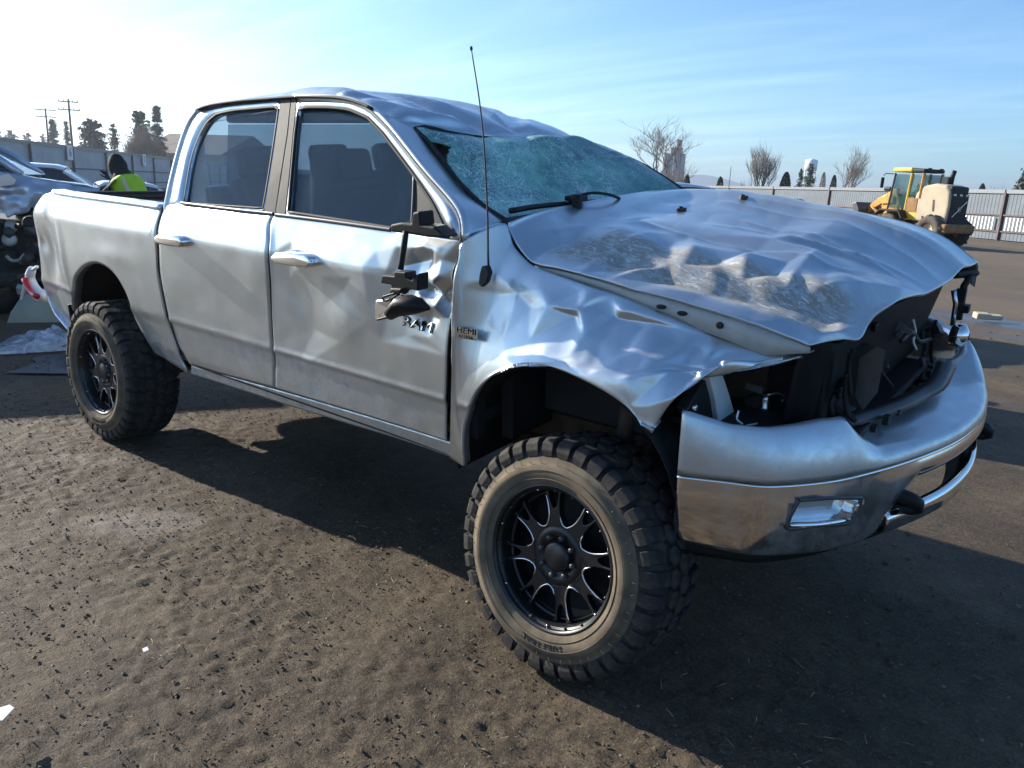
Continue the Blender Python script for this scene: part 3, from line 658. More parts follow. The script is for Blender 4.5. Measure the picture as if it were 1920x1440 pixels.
for s in (-1, 1):
    pr, pf = (rdoor, fdoor) if s < 0 else (lrdoor, lfdoor)
    gh_panel('window_frame', rwf_out, .004, M['paint'], pr, .03, s, rw_hole)
    gh_panel('window_frame', fwf_out, .004, M['paint'], pf, .03, s, fw_hole)
    gh_panel('pillar_trim', bp_r, .002, M['pillar'], pr, .02, s); gh_panel('pillar_trim', bp_f, .002, M['pillar'], pf, .02, s)
    gh_panel('window', rw_hole, .020, M['glass'], pr, .005, s); gh_panel('window', fw_hole[:11] + [(779, 436)] + fw_hole[14:], .020, M['glass'], pf, .005, s)
# dark gasket round each pane and the belt strips
def seam(name, pts, r, mat, parent, inset=.006, seg=5, sm=True):
    Y = lambda x, z: YR(x, z) + inset
    v, f = tube_data(resample([bsurf(a, b, Y) for a, b in pts], max(8, 4 * len(pts)), sm), r, seg); return mesh(name, v, f, mat, parent)
seam('window_seal', rw_hole + [rw_hole[0]], .0075, M['rubber'], rdoor, .008, 5, False); seam('window_seal', fw_hole + [fw_hole[0]], .0085, M['rubber'], fdoor, .008, 5, False)
def strip(name, pts, h, mat, parent, out=.006):
    P = [bsurf(a, b, YR) for a, b in pts]; P = resample(P, 20); V = []
    for q in P:
        y = -float(halfw(q[0], q[2]))
        V += [(q[0], y - .001, q[2] - h), (q[0], y - out, q[2] - h * .7), (q[0], y - out, q[2] + h * .7), (q[0], y + .004, q[2] + h)]
    return mesh(name, V, quads(20, 4), mat, parent)
strip('belt_strip', [(340, 381), (420, 391), (512, 401)], .009, M['trim'], rdoor); strip('belt_strip', [(517, 403), (600, 413), (732, 431)], .010, M['trim'], fdoor)
# window divider bar, black mirror triangle (sail)
seam('divider_bar', [(777, 330), (775, 380), (772, 433)], .008, M['trim'], fdoor, .010, 6)
gh_panel('mirror_sail', [(779, 334), (811, 382), (841, 447), (820, 444), (779, 437)], .006, M['plastic'], fdoor, .02)

# ---- cab back, roof, pillars
def roofpt(px, py, y): return bpt(px, py, 1, y)
rail_px = [(373, 203.5), (400, 196), (450, 189), (500, 185), (548, 181.5), (600, 181), (645, 184), (680, 194), (700, 203)]
RAIL = [bsurf(a, b, YR) for a, b in rail_px]
nU, nV = 110, 80
r_near = RAIL + [bsurf(722, 216, YR) + np.array([0, .012, 0]), bpt(752, 232, 1, -.70), bpt(777, 242, 1, -.665)]
r_front = [bpt(777, 242, 1, -.665), bpt(800, 236, 1, -.60), bpt(840, 245, 1, -.50), bpt(905, 256, 1, -.30), bpt(1000, 260, 1, .05), bpt(1060, 263, 1, .35), bpt(1112, 271, 1, .66)]
r_far = [np.array([-2.28, .68, 2.10]), bpt(895, 214, 1, .69), bpt(1000, 235, 1, .69), bpt(1070, 254, 1, .68), bpt(1112, 271, 1, .66)]
r_rear = [RAIL[0], np.array([-2.27, -.50, 2.185]), np.array([-2.29, 0, 2.20]), np.array([-2.29, .45, 2.165]), np.array([-2.28, .68, 2.10])]
ROOF = coons(r_near, r_far, r_rear, r_front, nU, nV)
for j in range(nV):
    for i in range(nU):
        u, v = i / (nU - 1), j / (nV - 1); e1 = min(1, 6 * v) * min(1, 6 * (1 - v)) * min(1, 8 * u) * min(1, 8 * (1 - u))
        z = .010 * (1 - (2 * v - 1) ** 4) + .026 * math.exp(-((v - .08) / .05) ** 2) * sstep(.25, .5, u) * (1 - sstep(.62, .75, u))
        z += e1 * (.016 * math.exp(-abs(v - .12 - .30 * (u - .45)) / .022) * sstep(.42, .55, u) + .013 * math.exp(-abs(v - .30 - .25 * (u - .5)) / .02) * sstep(.45, .65, u) + .012 * math.exp(-abs(v - .62 + .1 * u) / .025) * sstep(.4, .7, u))
        z += e1 * (-.028 * math.exp(-((v - .22 - .25 * (u - .5)) / .06) ** 2) * sstep(.45, .7, u) - .024 * math.exp(-((v - .45 - .1 * (u - .5)) / .08) ** 2) * sstep(.4, .7, u))
        z += e1 * .007 * float(fbm(u * 5 + 2, v * 4.2, 2, 77)) * (.2 + sstep(.3, .8, u))
        ROOF[j, i, 2] += z
def proj_b(p):
    d = np.asarray(p, float) - _bc; z = d @ _bf; return np.stack([960 + FPX * (d @ _br) / z, 720 - FPX * (d @ _bu) / z], -1)
def grid_facets(G, pts):                                    # facets over a sheet, in its own two directions
    m_, n_ = G.shape[:2]; P = proj_b(G.reshape(-1, 3)); uv = []
    for p in pts: k = np.argmin(((P - np.array(p[:2])) ** 2).sum(1)); uv.append(((k % n_) / (n_ - 1), (k // n_) / (m_ - 1)))
    rim_ = [(a_, b_) for a_ in np.linspace(0, 1, 7) for b_ in (0, 1)] + [(a_, b_) for b_ in np.linspace(0, 1, 7)[1:-1] for a_ in (0, 1)]
    f_ = Facets(list(pts) + [(0, 0, 0)] * len(rim_), uv + rim_); uu_, vv_ = np.meshgrid(np.linspace(0, 1, n_), np.linspace(0, 1, m_)); return f_(uu_, vv_)
ROOF[..., 2] += blur(grid_facets(ROOF, [(600, 174, .012), (640, 180, .030), (650, 190, -.012), (690, 190, .014), (720, 203, -.022), (700, 184, -.006), (760, 205, .016), (770, 222, -.018), (800, 208, -.016), (830, 222, .016), (840, 234, -.018), (860, 214, .012), (880, 226, -.022), (920, 232, .018), (925, 244, -.014), (950, 236, -.014), (990, 246, .016), (1010, 252, -.012), (1050, 256, .010), (1080, 262, -.008), (740, 190, .006), (820, 203, .008)]), 1)
roof = mesh('roof', ROOF.reshape(-1, 3), quads(nV, nU, flip=True), M['hoodpaint'], T, True, {'dirt': np.full(nU * nV, .15), 'scrape': np.array([[.9 * sstep(.80, .95, j / (nV - 1)) * sstep(.2, .6, i / (nU - 1)) for i in range(nU)] for j in range(nV)])})
bm = bmesh.new(); bm.from_mesh(roof.data); bm.normal_update()
if sum(f.normal.z for f in bm.faces) < 0: bmesh.ops.reverse_faces(bm, faces=bm.faces)
bm.to_mesh(roof.data); bm.free(); solid(roof, .02)
v, f = tube_data(resample([p + np.array([0, -.006, -.002]) for p in RAIL], 40), .008, 5); mesh('drip_seam', v, f, M['rubber'], roof)
# right cant rail below the seam, then the A pillar and cowl side
ap_in = [(548, 183), (600, 183), (648, 186), (690, 202), (730, 240), (792, 318), (848, 382), (864, 415), (866, 452)]     # along the door gap
ap_out = [(600, 181.5), (645, 184.5), (690, 197), (735, 222), (775, 249), (805, 285), (838, 325), (880, 374), (948, 420)]
YA = lambda x, z: YR(x, z) + .0
def ap3(pts, y0, y1):
    n = len(pts); return [bsurf(px, py, lambda x, z, k=k: YR(x, z) + y0 + (y1 - y0) * (k / (n - 1))) for k, (px, py) in enumerate(pts)]
A = ap3(ap_in, .0, .0); Bo = ap3(ap_out, .02, .20)
g = loft(A, Bo, 60, 8); apil = mesh('a_pillar', g.reshape(-1, 3), quads(8, 60), M['paint'], T, True, {'dirt': np.full(480, .1)}); solid(apil, .03, 0)
seam('door_seal', ap_in, .008, M['rubber'], apil, .006)
# C pillar / cab back wall
cb = [(309, 389), (318, 345), (333, 285), (349, 237), (362, 215), (373, 204)]
A = [bsurf(a, b, YR) for a, b in cb]; Cc = [np.array([q[0] - .01, .80 - .16 * (q[2] - 1.6), min(q[2], 2.1)]) for q in A]; mid = [(a + c) / 2 + np.array([-.035, 0, .0]) for a, c in zip(A, Cc)]
A2 = [q + np.array([-.03, .05, 0]) for q in A]; A3 = [np.array([min(q[0] - .04, -2.40), -.66, q[2]]) for q in A]
rows = [resample(q, 14) for q in (A, A2, A3)]
V = np.stack([np.concatenate([np.array([(q[0][0], q[0][1], 1.10)]), q]) for q in rows])
cabback = mesh('cab_back', V.reshape(-1, 3), quads(3, 15), M['paint'], T, True, {'dirt': np.full(45, .1)}); solid(cabback, .02, 0)
xb_ = rows[2][0][0]
for c_, d_ in (((-2.56, .05, 1.41), (.04, 1.70, .64)), ((-2.47, .05, 2.10), (.05, 1.46, .10)), ((-2.50, .76, 1.85), (.05, .20, .58))):
    mb = MB(); mb.box(c_, d_); o = mb.build('cab_rear_panel', M['paint'], cabback); bevel(o, .02)
mb = MB(); mb.box((-2.52, .0, 1.88), (.008, 1.34, .34), rotm('y', .25)); o = mb.build('rear_window', M['glass'], cabback)
# left A pillar, bent
lp = [np.array([-.52, .86, 1.70]), np.array([-.72, .80, 1.83]), np.array([-.98, .74, 1.93]), np.array([-1.10, .70, 1.955])]
v, f = tube_data(resample(lp, 12) + np.array([-.06, 0, -.03]), .022, 8); o = mesh('a_pillar', v, f, M['paint'], T, True, {'dirt': np.zeros(len(v))})

def inpoly(q, P):
    x, y = q; c = False; n = len(P)
    for i in range(n):
        (x1, y1), (x2, y2) = P[i], P[(i + 1) % n]
        if (y1 > y) != (y2 > y) and x < (x2 - x1) * (y - y1) / (y2 - y1) + x1: c = not c
    return c
# ---- windscreen: sagging, crazed, torn at the near upper corner
wb = [bpt(948, 412, 1, -.74), bpt(1010, 402, 1, -.50), bpt(1100, 386, 1, -.12), bpt(1200, 370, 1, .36), bpt(1283, 358, 1, .70)]
wl = [bpt(948, 412, 1, -.74), bpt(905, 384, 1, -.735), bpt(860, 340, 1, -.725), bpt(830, 300, 1, -.70), bpt(800, 262, 1, -.68), bpt(778, 241, 1, -.66)]
wt_ = [bpt(778, 241, 1, -.66), bpt(800, 238, 1, -.60), bpt(840, 248, 1, -.50), bpt(905, 258, 1, -.30), bpt(1000, 262, 1, .05), bpt(1060, 264, 1, .35), bpt(1112, 272, 1, .66)]
wr = [bpt(1283, 358, 1, .70), bpt(1240, 330, 1, .70), bpt(1190, 302, 1, .68), bpt(1112, 272, 1, .66)]
NW, MW = 128, 88
WS = coons(wb, wt_, wl, wr, NW, MW)
for j in range(MW):
    for i in range(NW):
        u, v = i / (NW - 1), j / (MW - 1); m_ = 16 * u * (1 - u) * v * (1 - v)
        WS[j, i] += np.array([.045, 0, .030]) * m_ ** .6 * .9 + np.array([0, 0, 1]) * (.020 * float(fbm(u * 4, v * 3, 3, 9)) * min(1, m_ * 2) - .055 * math.exp(-((u - .22) / .2) ** 2 - ((v - .5) / .25) ** 2) + .05 * math.exp(-((u - .62) / .3) ** 2 - ((v - .80) / .16) ** 2))
        WS[j, i, 2] += min(1, m_ * 3) * (.016 * math.exp(-abs(v - .72 + .25 * u) / .02) - .016 * math.exp(-abs(u - .26 - .2 * v) / .02) + .012 * math.exp(-abs(v - .38 - .3 * u) / .02)) * .8 + .012 * math.exp(-((v - 1) / .04) ** 2) * float(fbm(u * 16, 2.2, 2, 19))
uu, vv = np.meshgrid(np.linspace(0, 1, NW), np.linspace(0, 1, MW))
HOLE = [(796, 266), (822, 268), (846, 276), (840, 290), (838, 304), (848, 318), (842, 326), (826, 306), (810, 288)]
WQ = proj_b(WS.reshape(-1, 3)); bad = [inpoly(q, HOLE) for q in WQ]
F = [q for q in quads(MW, NW) if sum(bad[k] for k in q) < 3]
craze = np.clip(1.15 - sstep(.45, .85, uu) * (.55 + .35 * vv) - sstep(.72, .9, vv) * sstep(.35, .6, uu) * .8, .0, 1)
ws = mesh('windscreen', WS.reshape(-1, 3), F, M['shatter'], T, True, {'craze': craze}); solid(ws, .006, 0)
v, f = tube_data(resample(wl + wt_[1:], 40), .009, 6); mesh('screen_seal', v, f, M['rubber'], ws)
v, f = tube_data(resample(wr[::-1][::-1], 20), .011, 6); mesh('screen_seal', v, f, M['rubber'], ws)
# cowl: black tray along the foot of the screen, wipers
cw0 = [q + np.array([.0, -.02, .004]) for q in resample(wb, 30)]; cw1 = [q + np.array([.06, 0, -.05]) for q in cw0]; cw2 = [q + np.array([.12, .0, -.14]) for q in cw0]
o = mesh('cowl_tray', np.stack([resample(q, 30) for q in (cw0, cw1, cw2)]).reshape(-1, 3), quads(3, 30), M['plastic'], T); solid(o, .012, 0)
cA = [bpt(a, b, 1, y) for a, b, y in ((952, 396, -.74), (1000, 388, -.56), (1070, 381, -.30), (1130, 377, -.08), (1157, 378, .02))]
cA = [q + np.array([.03, -.02, .005]) for q in cA]
v, f = tube_data(resample(cA, 20), np.linspace(.012, .009, 20), 6); wip = mesh('wiper_blade', v, f, M['plastic'], T)
mb = MB(); mb.tube(resample([bpt(a, b, 1, y) + np.array([.05, -.03, .01]) for a, b, y in ((1052, 384, -.36), (1070, 371, -.30), (1100, 364, -.2), (1130, 367, -.1), (1150, 374, .0))], 16), .007, 6); mb.build('wiper_arm', M['plastic'], wip)
c = bpt(1066, 374, 1, -.32) + np.array([.06, -.03, .01]); mb = MB(); mb.lathe([(0, .018), (.02, .016), (.026, 0), (.026, -.04)], 12, 2, c); mb.box(c + np.array([-.02, .03, .0]), (.05, .10, .02)); o = mb.build('wiper_pivot', M['plastic'], wip, True)

# ---- fender with its arch, folded and pushed in
AF = px2([(868, 874), (866, 835), (868, 804), (877, 765), (894, 730), (921, 704), (951, 687), (986, 681), (1021, 684), (1056, 695), (1104, 717), (1144, 739), (1174, 761), (1200, 787), (1227, 803)])
AFc = resample(AF, 80)
def fpx(pts): return [bsurf(px, py, YR) for px, py in pts]
def to3(seg, ins=0.0): return [np.array([q[0], YR(q[0], q[1]) + ins, q[1]]) for q in seg]
# outer boundary in 3D, y is set by hand where the fender rolls over on to the bonnet gap
rear_e = fpx([(843, 858), (846, 730), (848, 640), (849, 570), (853, 520), (864, 480), (868, 452)])
top_e = [bsurf(868, 452, YR), bpt(905, 432, 1, -.90), bpt(945, 418, 1, -.835), bpt(955, 436, 1, -.83), bpt(963, 460, 1, -.835), bpt(985, 486, 1, -.845), bpt(1010, 503, 1, -.845), bpt(1090, 530, 1, -.835), bpt(1180, 560, 1, -.80), bpt(1260, 594, 1, -.77), bpt(1350, 632, 1, -.72), bpt(1430, 653, 1, -.67), bpt(1508, 668, 1, -.60)]
front_e = [bpt(1508, 668, 1, -.60), bpt(1470, 676, 1, -.66), bpt(1430, 681, 1, -.71), bpt(1368, 679, 1, -.80), bpt(1338, 695, 1, -.85), bpt(1290, 728, 1, -.925), bpt(1256, 758, 1, -.965), bpt(1228, 802, 1, -.985)]
arch3 = np.array([[q[0], YR(q[0], q[1]), q[1]] for q in AFc])
nv = 90
cuts = [0, 16, 50, 79]
parts_, outer = [], [rear_e, top_e, front_e]
for k in range(3):
    a = resample(arch3[cuts[k]:cuts[k + 1] + 1], (44, 130, 80)[k], False); b = resample(outer[k], (44, 130, 80)[k])
    v = np.linspace(0, 1, nv)[:, None, None]; g = (1 - v) * a[None] + v * b[None]
    parts_.append(g if k == 0 else g[:, 1:])
FG = np.concatenate(parts_, 1)
n_r = FG.shape[1]
sk = -halfw(FG[..., 0], FG[..., 2])
vv = np.linspace(0, 1, nv)[:, None] * np.ones((1, n_r))
bulge = (1 - vv) ** .7                                      # near the arch follow the body side; outward of that follow the rolled-over edge
roll = np.sin(np.pi * vv) * .075 * sstep(-.35, .1, FG[..., 0])
FG[..., 1] = np.where(vv > 0, np.minimum(FG[..., 1], sk * bulge + FG[..., 1] * (1 - bulge)), FG[..., 1]) 
edge_f = np.minimum(1, (1 - vv) * 6) * np.minimum(1, vv * 9 + .25)
FG[..., 1] += blur(crumple(FG[..., 0], FG[..., 2]) * edge_f, 1)
FG[..., 2] += .010 * fbm(FG[..., 0] * 7, FG[..., 2] * 7, 3, 12) * edge_f * sstep(-.3, .2, FG[..., 0])
dirtf = np.clip(.5 - vv * 2, 0, 1) * .5
fen = mesh('fender', FG.reshape(-1, 3), quads(nv, n_r), M['paint'], T, True, {'dirt': dirtf})
bm = bmesh.new(); bm.from_mesh(fen.data); bm.normal_update()
if sum(f.normal.y * f.calc_area() for f in bm.faces) > 0: bmesh.ops.reverse_faces(bm, faces=bm.faces)
bm.to_mesh(fen.data); bm.free(); solid(fen, .012)
arch_lip('arch_lip', AFc, fen, -1, .04)
# left fender, plain
LG = FG[::3, ::3].copy(); LG[..., 1] = -LG[..., 1] 
lf = mesh('fender', LG.reshape(-1, 3), quads(LG.shape[0], LG.shape[1]), M['paint'], T, True, {'dirt': np.zeros(LG.shape[0] * LG.shape[1])}); solid(lf, .01, 0)
LB = GB.copy(); skin('bed_side', LB, T, 1, damage=False)
# aerial on the fender
ab = bsurf(917, 515, YR) + np.array([0, -.012, 0])
mb = MB(); M_ = np.array([[1, 0, 0], [0, 1, 0], [0, 0, 1.0]])
outl = [bsurf(px, py, YR) + np.array([0, -.006, 0]) for px, py in ((912, 497), (921, 497), (926, 510), (921, 527), (911, 537), (906, 530), (908, 512))]
v = outl + [q + np.array([.0, -.025, .0]) * .9 for q in outl] ; n = 7
aer = mesh('aerial_base', v, [tuple(range(n, 2 * n))] + [(i, (i + 1) % n, (i + 1) % n + n, i + n) for i in range(n)], M['plastic'], T, False); bevel(aer, .004)
a0 = bpt(916, 499, 1, -1.02); mids = [bpt(px, py, 1, y) for px, py, y in ((915, 470, -1.015), (914, 400, -1.0), (908, 280, -.975), (899, 190, -.955), (884, 94, -.93))]
v, f = tube_data(resample([a0] + mids, 24), np.linspace(.0042, .0022, 24), 6); mesh('aerial_rod', v, f, M['steel'], aer)
v, f = tube_data([mids[-1], mids[-1] + np.array([-.002, 0, .012])], .005, 6); mesh('aerial_tip', v, f, M['plastic'], aer)

# ---- bonnet
h_rear = [bpt(957, 417, 1, -.80), bpt(1000, 408, 1, -.66), bpt(1060, 398, 1, -.42), bpt(1130, 384, 1, -.12), bpt(1200, 371, 1, .22), bpt(1252, 364.5, 1, .48), bpt(1290, 362, 1, .70)]
h_near = [bpt(957, 417, 1, -.80), bpt(957, 432, 1, -.81), bpt(975, 465, 1, -.825), bpt(1000, 491, 1, -.83), bpt(1050, 501, 1, -.825), bpt(1120, 520, 1, -.815), bpt(1200, 544, 1, -.795), bpt(1290, 567, 1, -.76), bpt(1380, 594, 1, -.73), bpt(1470, 629, 1, -.68), bpt(1518, 648, 1, -.64)]
h_front = [bpt(1518, 648, 1, -.64), bpt(1545, 645, 1, -.60), bpt(1580, 642, 1, -.56), bpt(1612, 642, 1, -.52), bpt(1630, 612, 1, -.42), bpt(1650, 592, 1, -.33), bpt(1700, 573, 1, -.10), bpt(1760, 546, 1, .24), bpt(1800, 522, 1, .52), bpt(1833, 492, 1, .80)]
h_far = [bpt(a_, b_, 1, y_) for a_, b_, y_ in ((1290, 362, .70), (1340, 361.5, .72), (1400, 367, .73), (1500, 380, .75), (1600, 396, .77), (1700, 418, .79), (1770, 445, .80), (1833, 492, .80))]
NH, MH = 190, 140
HD = coons(h_near, h_far, h_rear, h_front, NH, MH)          # u: rear to front, v: near to far
for j in range(MH):
    for i in range(NH):
        u, v = i / (NH - 1), j / (MH - 1); e = 16 * u * (1 - u) * v * (1 - v); e1 = min(1, 5 * v) * min(1, 5 * (1 - v)) * min(1, 7 * u) * min(1, 7 * (1 - u))
        z = .052 * (1 - (2 * v - 1) ** 4) * (.3 + .7 * math.sin(math.pi * min(1, .12 + u * .85)))
        z += .026 * math.exp(-((v - .83) / .08) ** 2) * min(1, 4 * u) + .012 * math.exp(-((v - .36) / .10) ** 2) * min(1, 4 * u)
        # the long scraped flat along the near side and the buckled ridge above it
        rl = .215 + .012 * math.sin(u * 15) + .10 * max(0, u - .55)
        z += e1 * (.009 * math.exp(-max(0, v - rl) / .030 - max(0, rl - v) / .012) * sstep(.20, .27, u) * (.62 + .38 * math.sin(u * 40 + .8)) - .030 * math.exp(-((v - .13) / .07) ** 2) * sstep(.12, .3, u))
        z += e1 * (.006 * math.exp(-((u - .25) / .040) ** 2 - ((v - .215) / .045) ** 2))
        # long thin creases and soft pans from the roll-over
        for (v0, sl, am, wd, ua, ub) in ((.33, .05, .011, .010, .10, .85), (.46, .10, .009, .012, .35, .80), (.56, -.10, .012, .014, .40, .90), (.40, .30, .010, .012, .55, .95), (.70, -.06, .010, .016, .25, .95), (.78, .03, .007, .010, .30, .90)):
            z += e1 * am * math.exp(-abs(v - v0 - sl * (u - .4)) / wd) * sstep(ua, ua + .12, u) * (1 - sstep(ub, ub + .1, u))
        z += e1 * (-.014 * math.exp(-((u - .55) / .20) ** 2 - ((v - .52) / .09) ** 2) - .010 * math.exp(-((u - .82) / .12) ** 2 - ((v - .60) / .12) ** 2) + .018 * math.exp(-((u - .70) / .10) ** 2 - ((v - .66) / .06) ** 2) - .018 * math.exp(-((u - .45) / .12) ** 2 - ((v - .33) / .05) ** 2))
        z += e1 * (.018 * math.exp(-max(0, v - .30) / .03 - max(0, .30 - v) / .07) * math.exp(-((u - .90) / .07) ** 2) - .022 * math.exp(-((u - .80) / .06) ** 2 - ((v - .28) / .07) ** 2))
        z += e1 * (.006 * float(fbm(u * 4.2 + 3, v * 3.1, 2, 55)) + .004 * abs(float(vnoise(u * 11 + v * 5, v * 8 - u * 3, 91))))
        HD[j, i, 2] += z
HD[..., 2] += blur(grid_facets(HD, [(985, 440, .004), (1030, 436, .010), (1048, 442, .016), (1062, 470, .012), (1076, 498, -.006), (1010, 478, -.004), (1060, 452, -.010), (1088, 456, -.012), (1112, 466, .036), (1126, 486, .004), (1098, 480, .008), (1150, 500, -.020),
    (1168, 470, .022), (1205, 474, .016), (1255, 498, .010), (1276, 506, .018), (1335, 514, .024), (1388, 527, .004), (1430, 530, .018), (1478, 543, .014), (1498, 550, -.006), (1165, 487, -.022), (1250, 518, -.026), (1330, 542, -.020), (1430, 556, -.024), (1500, 566, -.022),
    (1150, 522, 0), (1250, 546, .004), (1350, 575, -.004), (1450, 606, .004), (1150, 440, -.008), (1250, 462, -.012), (1350, 490, -.016), (1450, 508, -.018),
    (1100, 424, .002), (1200, 440, .008), (1300, 464, .009), (1400, 480, .014), (1500, 508, .016), (1600, 536, .012), (1300, 438, -.008), (1420, 456, -.032), (1444, 450, .004), (1530, 474, .016), (1480, 486, -.012), (1600, 500, -.014), (1545, 548, .022), (1610, 541, .008), (1690, 549, .020), (1738, 546, -.004), (1640, 574, -.010), (1566, 566, -.018), (1536, 446, .018), (1556, 470, -.020), (1610, 458, .004), (1700, 486, .004), (1700, 520, -.008), (1380, 410, .008), (1470, 420, -.008), (1560, 420, .006), (1340, 385, .006), (1650, 440, -.006), (1540, 612, -.012), (1580, 622, .010)]), 1)
uu, vv = np.meshgrid(np.linspace(0, 1, NH), np.linspace(0, 1, MH))
scr = np.clip(1.15 * np.exp(-((vv - .112 - .045 * uu) / .086) ** 6) * sstep(.12, .22, uu) * (1 - sstep(.90, .99, uu)) + .8 * np.exp(-((uu - .26) / .05) ** 2 - ((vv - .2) / .05) ** 2), 0, 1)
scr = np.maximum(scr, .30 * sstep(.9, .97, uu) * np.exp(-((vv - .25) / .15) ** 2)); scr = np.maximum(scr, .22 * np.exp(-((vv - .82) / .07) ** 2) * sstep(.15, .5, uu))
hood = mesh('bonnet', HD.reshape(-1, 3), quads(MH, NH), M['hoodpaint'], T, True, {'scrape': scr, 'dirt': .15 + 0 * scr})
bm = bmesh.new(); bm.from_mesh(hood.data); bm.normal_update()
if sum(f.normal.z for f in bm.faces) < 0: bmesh.ops.reverse_faces(bm, faces=bm.faces)
bm.to_mesh(hood.data); bm.free(); solid(hood, .012)
fe = resample(h_far, 40); V = np.stack([fe, fe + np.array([0, .05, -.03]), fe + np.array([0, .06, -.12])]); o = mesh('bonnet_flange', V.reshape(-1, 3), quads(3, 40), M['paint'], hood, True, {'dirt': np.zeros(120)}); solid(o, .006, 0)
# folded inner flange seen in the gap along the near edge, with its holes
e0 = resample(h_near[3:], 40); e0 = e0 + np.array([0, .012, -.010]); dn = np.interp(np.linspace(0, 1, 40), [0, .3, .55, .85, 1], [.03, .035, .070, .085, .016])
V = np.stack([e0, e0 + np.array([0, .0, -1.0]) * (dn * .5)[:, None], e0 + np.stack([0 * dn, -.004 + 0 * dn, -dn], 1), e0 + np.stack([0 * dn, .05 + 0 * dn, -dn - .004], 1)])
fl = mesh('bonnet_flange', V.reshape(-1, 3), quads(4, 40), M['primer'], hood); solid(fl, .004, 0)
def proj_b(p):
    d = np.asarray(p, float) - _bc; z = d @ _bf; return np.stack([960 + FPX * (d @ _br) / z, 720 - FPX * (d @ _bu) / z], -1)
def on_grid(G, px, py):
    P = np.asarray(G).reshape(-1, 3); return P[np.argmin(((proj_b(P) - np.array([px, py])) ** 2).sum(1))].copy()
fl_fine = np.stack([resample(V[1], 300, False) * (1 - k / 7) + resample(V[2], 300, False) * k / 7 for k in range(8)])
for k, (px, py) in enumerate(((1243, 569), (1283, 577), (1353, 602))):
    c = on_grid(fl_fine, px, py); mb = MB(); mb.lathe([(0, -.006), (.013, -.006), (.015, .004)], 12, 1, (0, 0, 0)); o = mb.build('flange_hole', M['dark'], hood, True); o.location = c + np.array([0, -.002, 0]); o.scale = (1.3 if k < 2 else .9, 1, .6 if k < 2 else .9)
for px, py in ((1276, 393), (1391, 371)):
    c = on_grid(HD, px, py); mb = MB(); mb.lathe([(0, .018), (.012, .014), (.020, -.006)], 8, 2, c); mb.box(c + np.array([.01, 0, .004]), (.02, .04, .012)); mb.build('washer_nozzle', M['plastic'], hood)
# hinge panel stays under the bonnet: dark engine bay
mb = MB(); mb.box((-.06, 0, 1.12), (.70, 1.20, .46)); mb.box((-.50, 0, 1.15), (.06, 1.5, .75)); o = mb.build('engine_bay', M['dark'], T)
# ---- front bumper
PL = np.array([(.40, -.965), (.54, -.905), (.67, -.845), (.81, -.69), (.90, -.53), (.99, -.32), (1.07, -.07), (1.105, .15), (1.108, .35), (1.075, .60), (1.00, .82), (.84, .98), (.58, 1.02)])
NS = 130
plan = resample(PL, NS); tg = np.gradient(plan, axis=0); tg /= np.linalg.norm(tg, axis=1)[:, None]; inw = np.stack([-tg[:, 1], tg[:, 0]], 1)   # inward
if (inw[NS // 2] @ np.array([1, 0])) > 0: inw = -inw
yy = plan[:, 1]
def by(vals): return np.interp(yy, [-.965, -.905, -.845, -.69, -.60, -.53, -.46, -.30, .2, .62, .74, .80, .98, 1.02], vals)
topz = by([1.165, 1.125, 1.120, 1.130, 1.128, 1.05, 1.005, .995, .99, 1.0, 1.10, 1.13, 1.15, 1.19])
topd = by([.035, .045, .065, .085, .085, .07, .06, .045, .04, .05, .07, .07, .05, .03])
backd = by([.06, .08, .10, .13, .16, .22, .235, .235, .23, .22, .13, .12, .08, .05])
backz = by([1.15, 1.10, 1.09, 1.09, 1.06, 1.035, 1.03, 1.03, 1.03, 1.03, 1.07, 1.09, 1.13, 1.17])
rows = []
for t_ in np.linspace(0, 1, 7)[:-1]:                       # deck, rising gently to the back
    d = backd + (topd + .02 - backd) * t_; z = backz + (topz - .002 - backz) * t_; rows.append((d, z))
for t_ in np.linspace(0, 1, 12):                           # rolled shoulder and face
    d = topd * (1 - np.sin(t_ * np.pi / 2) ** .8) ; z = topz + (.945 - topz) * t_; rows.append((d, z + .010 * np.sin(np.pi * t_)))
rows.append((np.full(NS, .012), np.full(NS, .944)))
V = np.stack([np.concatenate([plan + inw * d[:, None], z[:, None]], 1) for d, z in rows])
bump = mesh('bumper_cover', V.reshape(-1, 3), quads(len(rows), NS), M['paint'], T, True, {'dirt': np.repeat(np.linspace(0, .5, len(rows)), NS)})
def outward(o, c):
    bm = bmesh.new(); bm.from_mesh(o.data); bm.normal_update(); c = Vector(c)
    if sum((f.calc_center_median() - c).dot(f.normal) * f.calc_area() for f in bm.faces) < 0: bmesh.ops.reverse_faces(bm, faces=bm.faces)
    bm.to_mesh(o.data); bm.free()
outward(bump, (0, 0, .9)); solid(bump, .01)
def bproj(p):
    d = np.asarray(p, float) - _bc; z = d @ _bf; return np.stack([960 + FPX * (d @ _br) / z, 720 - FPX * (d @ _bu) / z], -1)
FOG = [(1497, 937), (1555, 933), (1614, 933), (1611, 948), (1598, 975), (1586, 981), (1474, 991), (1480, 968)]
botz = np.interp(yy, [-.965, -.9, -.5, -.42, -.36, -.28, .62, .70, .76, 1.02], [.69, .675, .655, .68, .76, .845, .845, .76, .68, .70])
rows = [(np.full(NS, .016), np.full(NS, .943)), (np.full(NS, .004), np.full(NS, .936))]
for t_ in np.linspace(0, 1, 26): rows.append((.004 + .02 * t_ ** 2 - .012 * np.sin(np.pi * t_) + 0 * yy, .932 + (botz - .932) * t_))
rows += [(np.full(NS, .035), botz - .012), (np.full(NS, .07), botz - .015)]
V = np.stack([np.concatenate([plan + inw * d[:, None], z[:, None]], 1) for d, z in rows]); nr = len(rows); Vf = V.reshape(-1, 3)
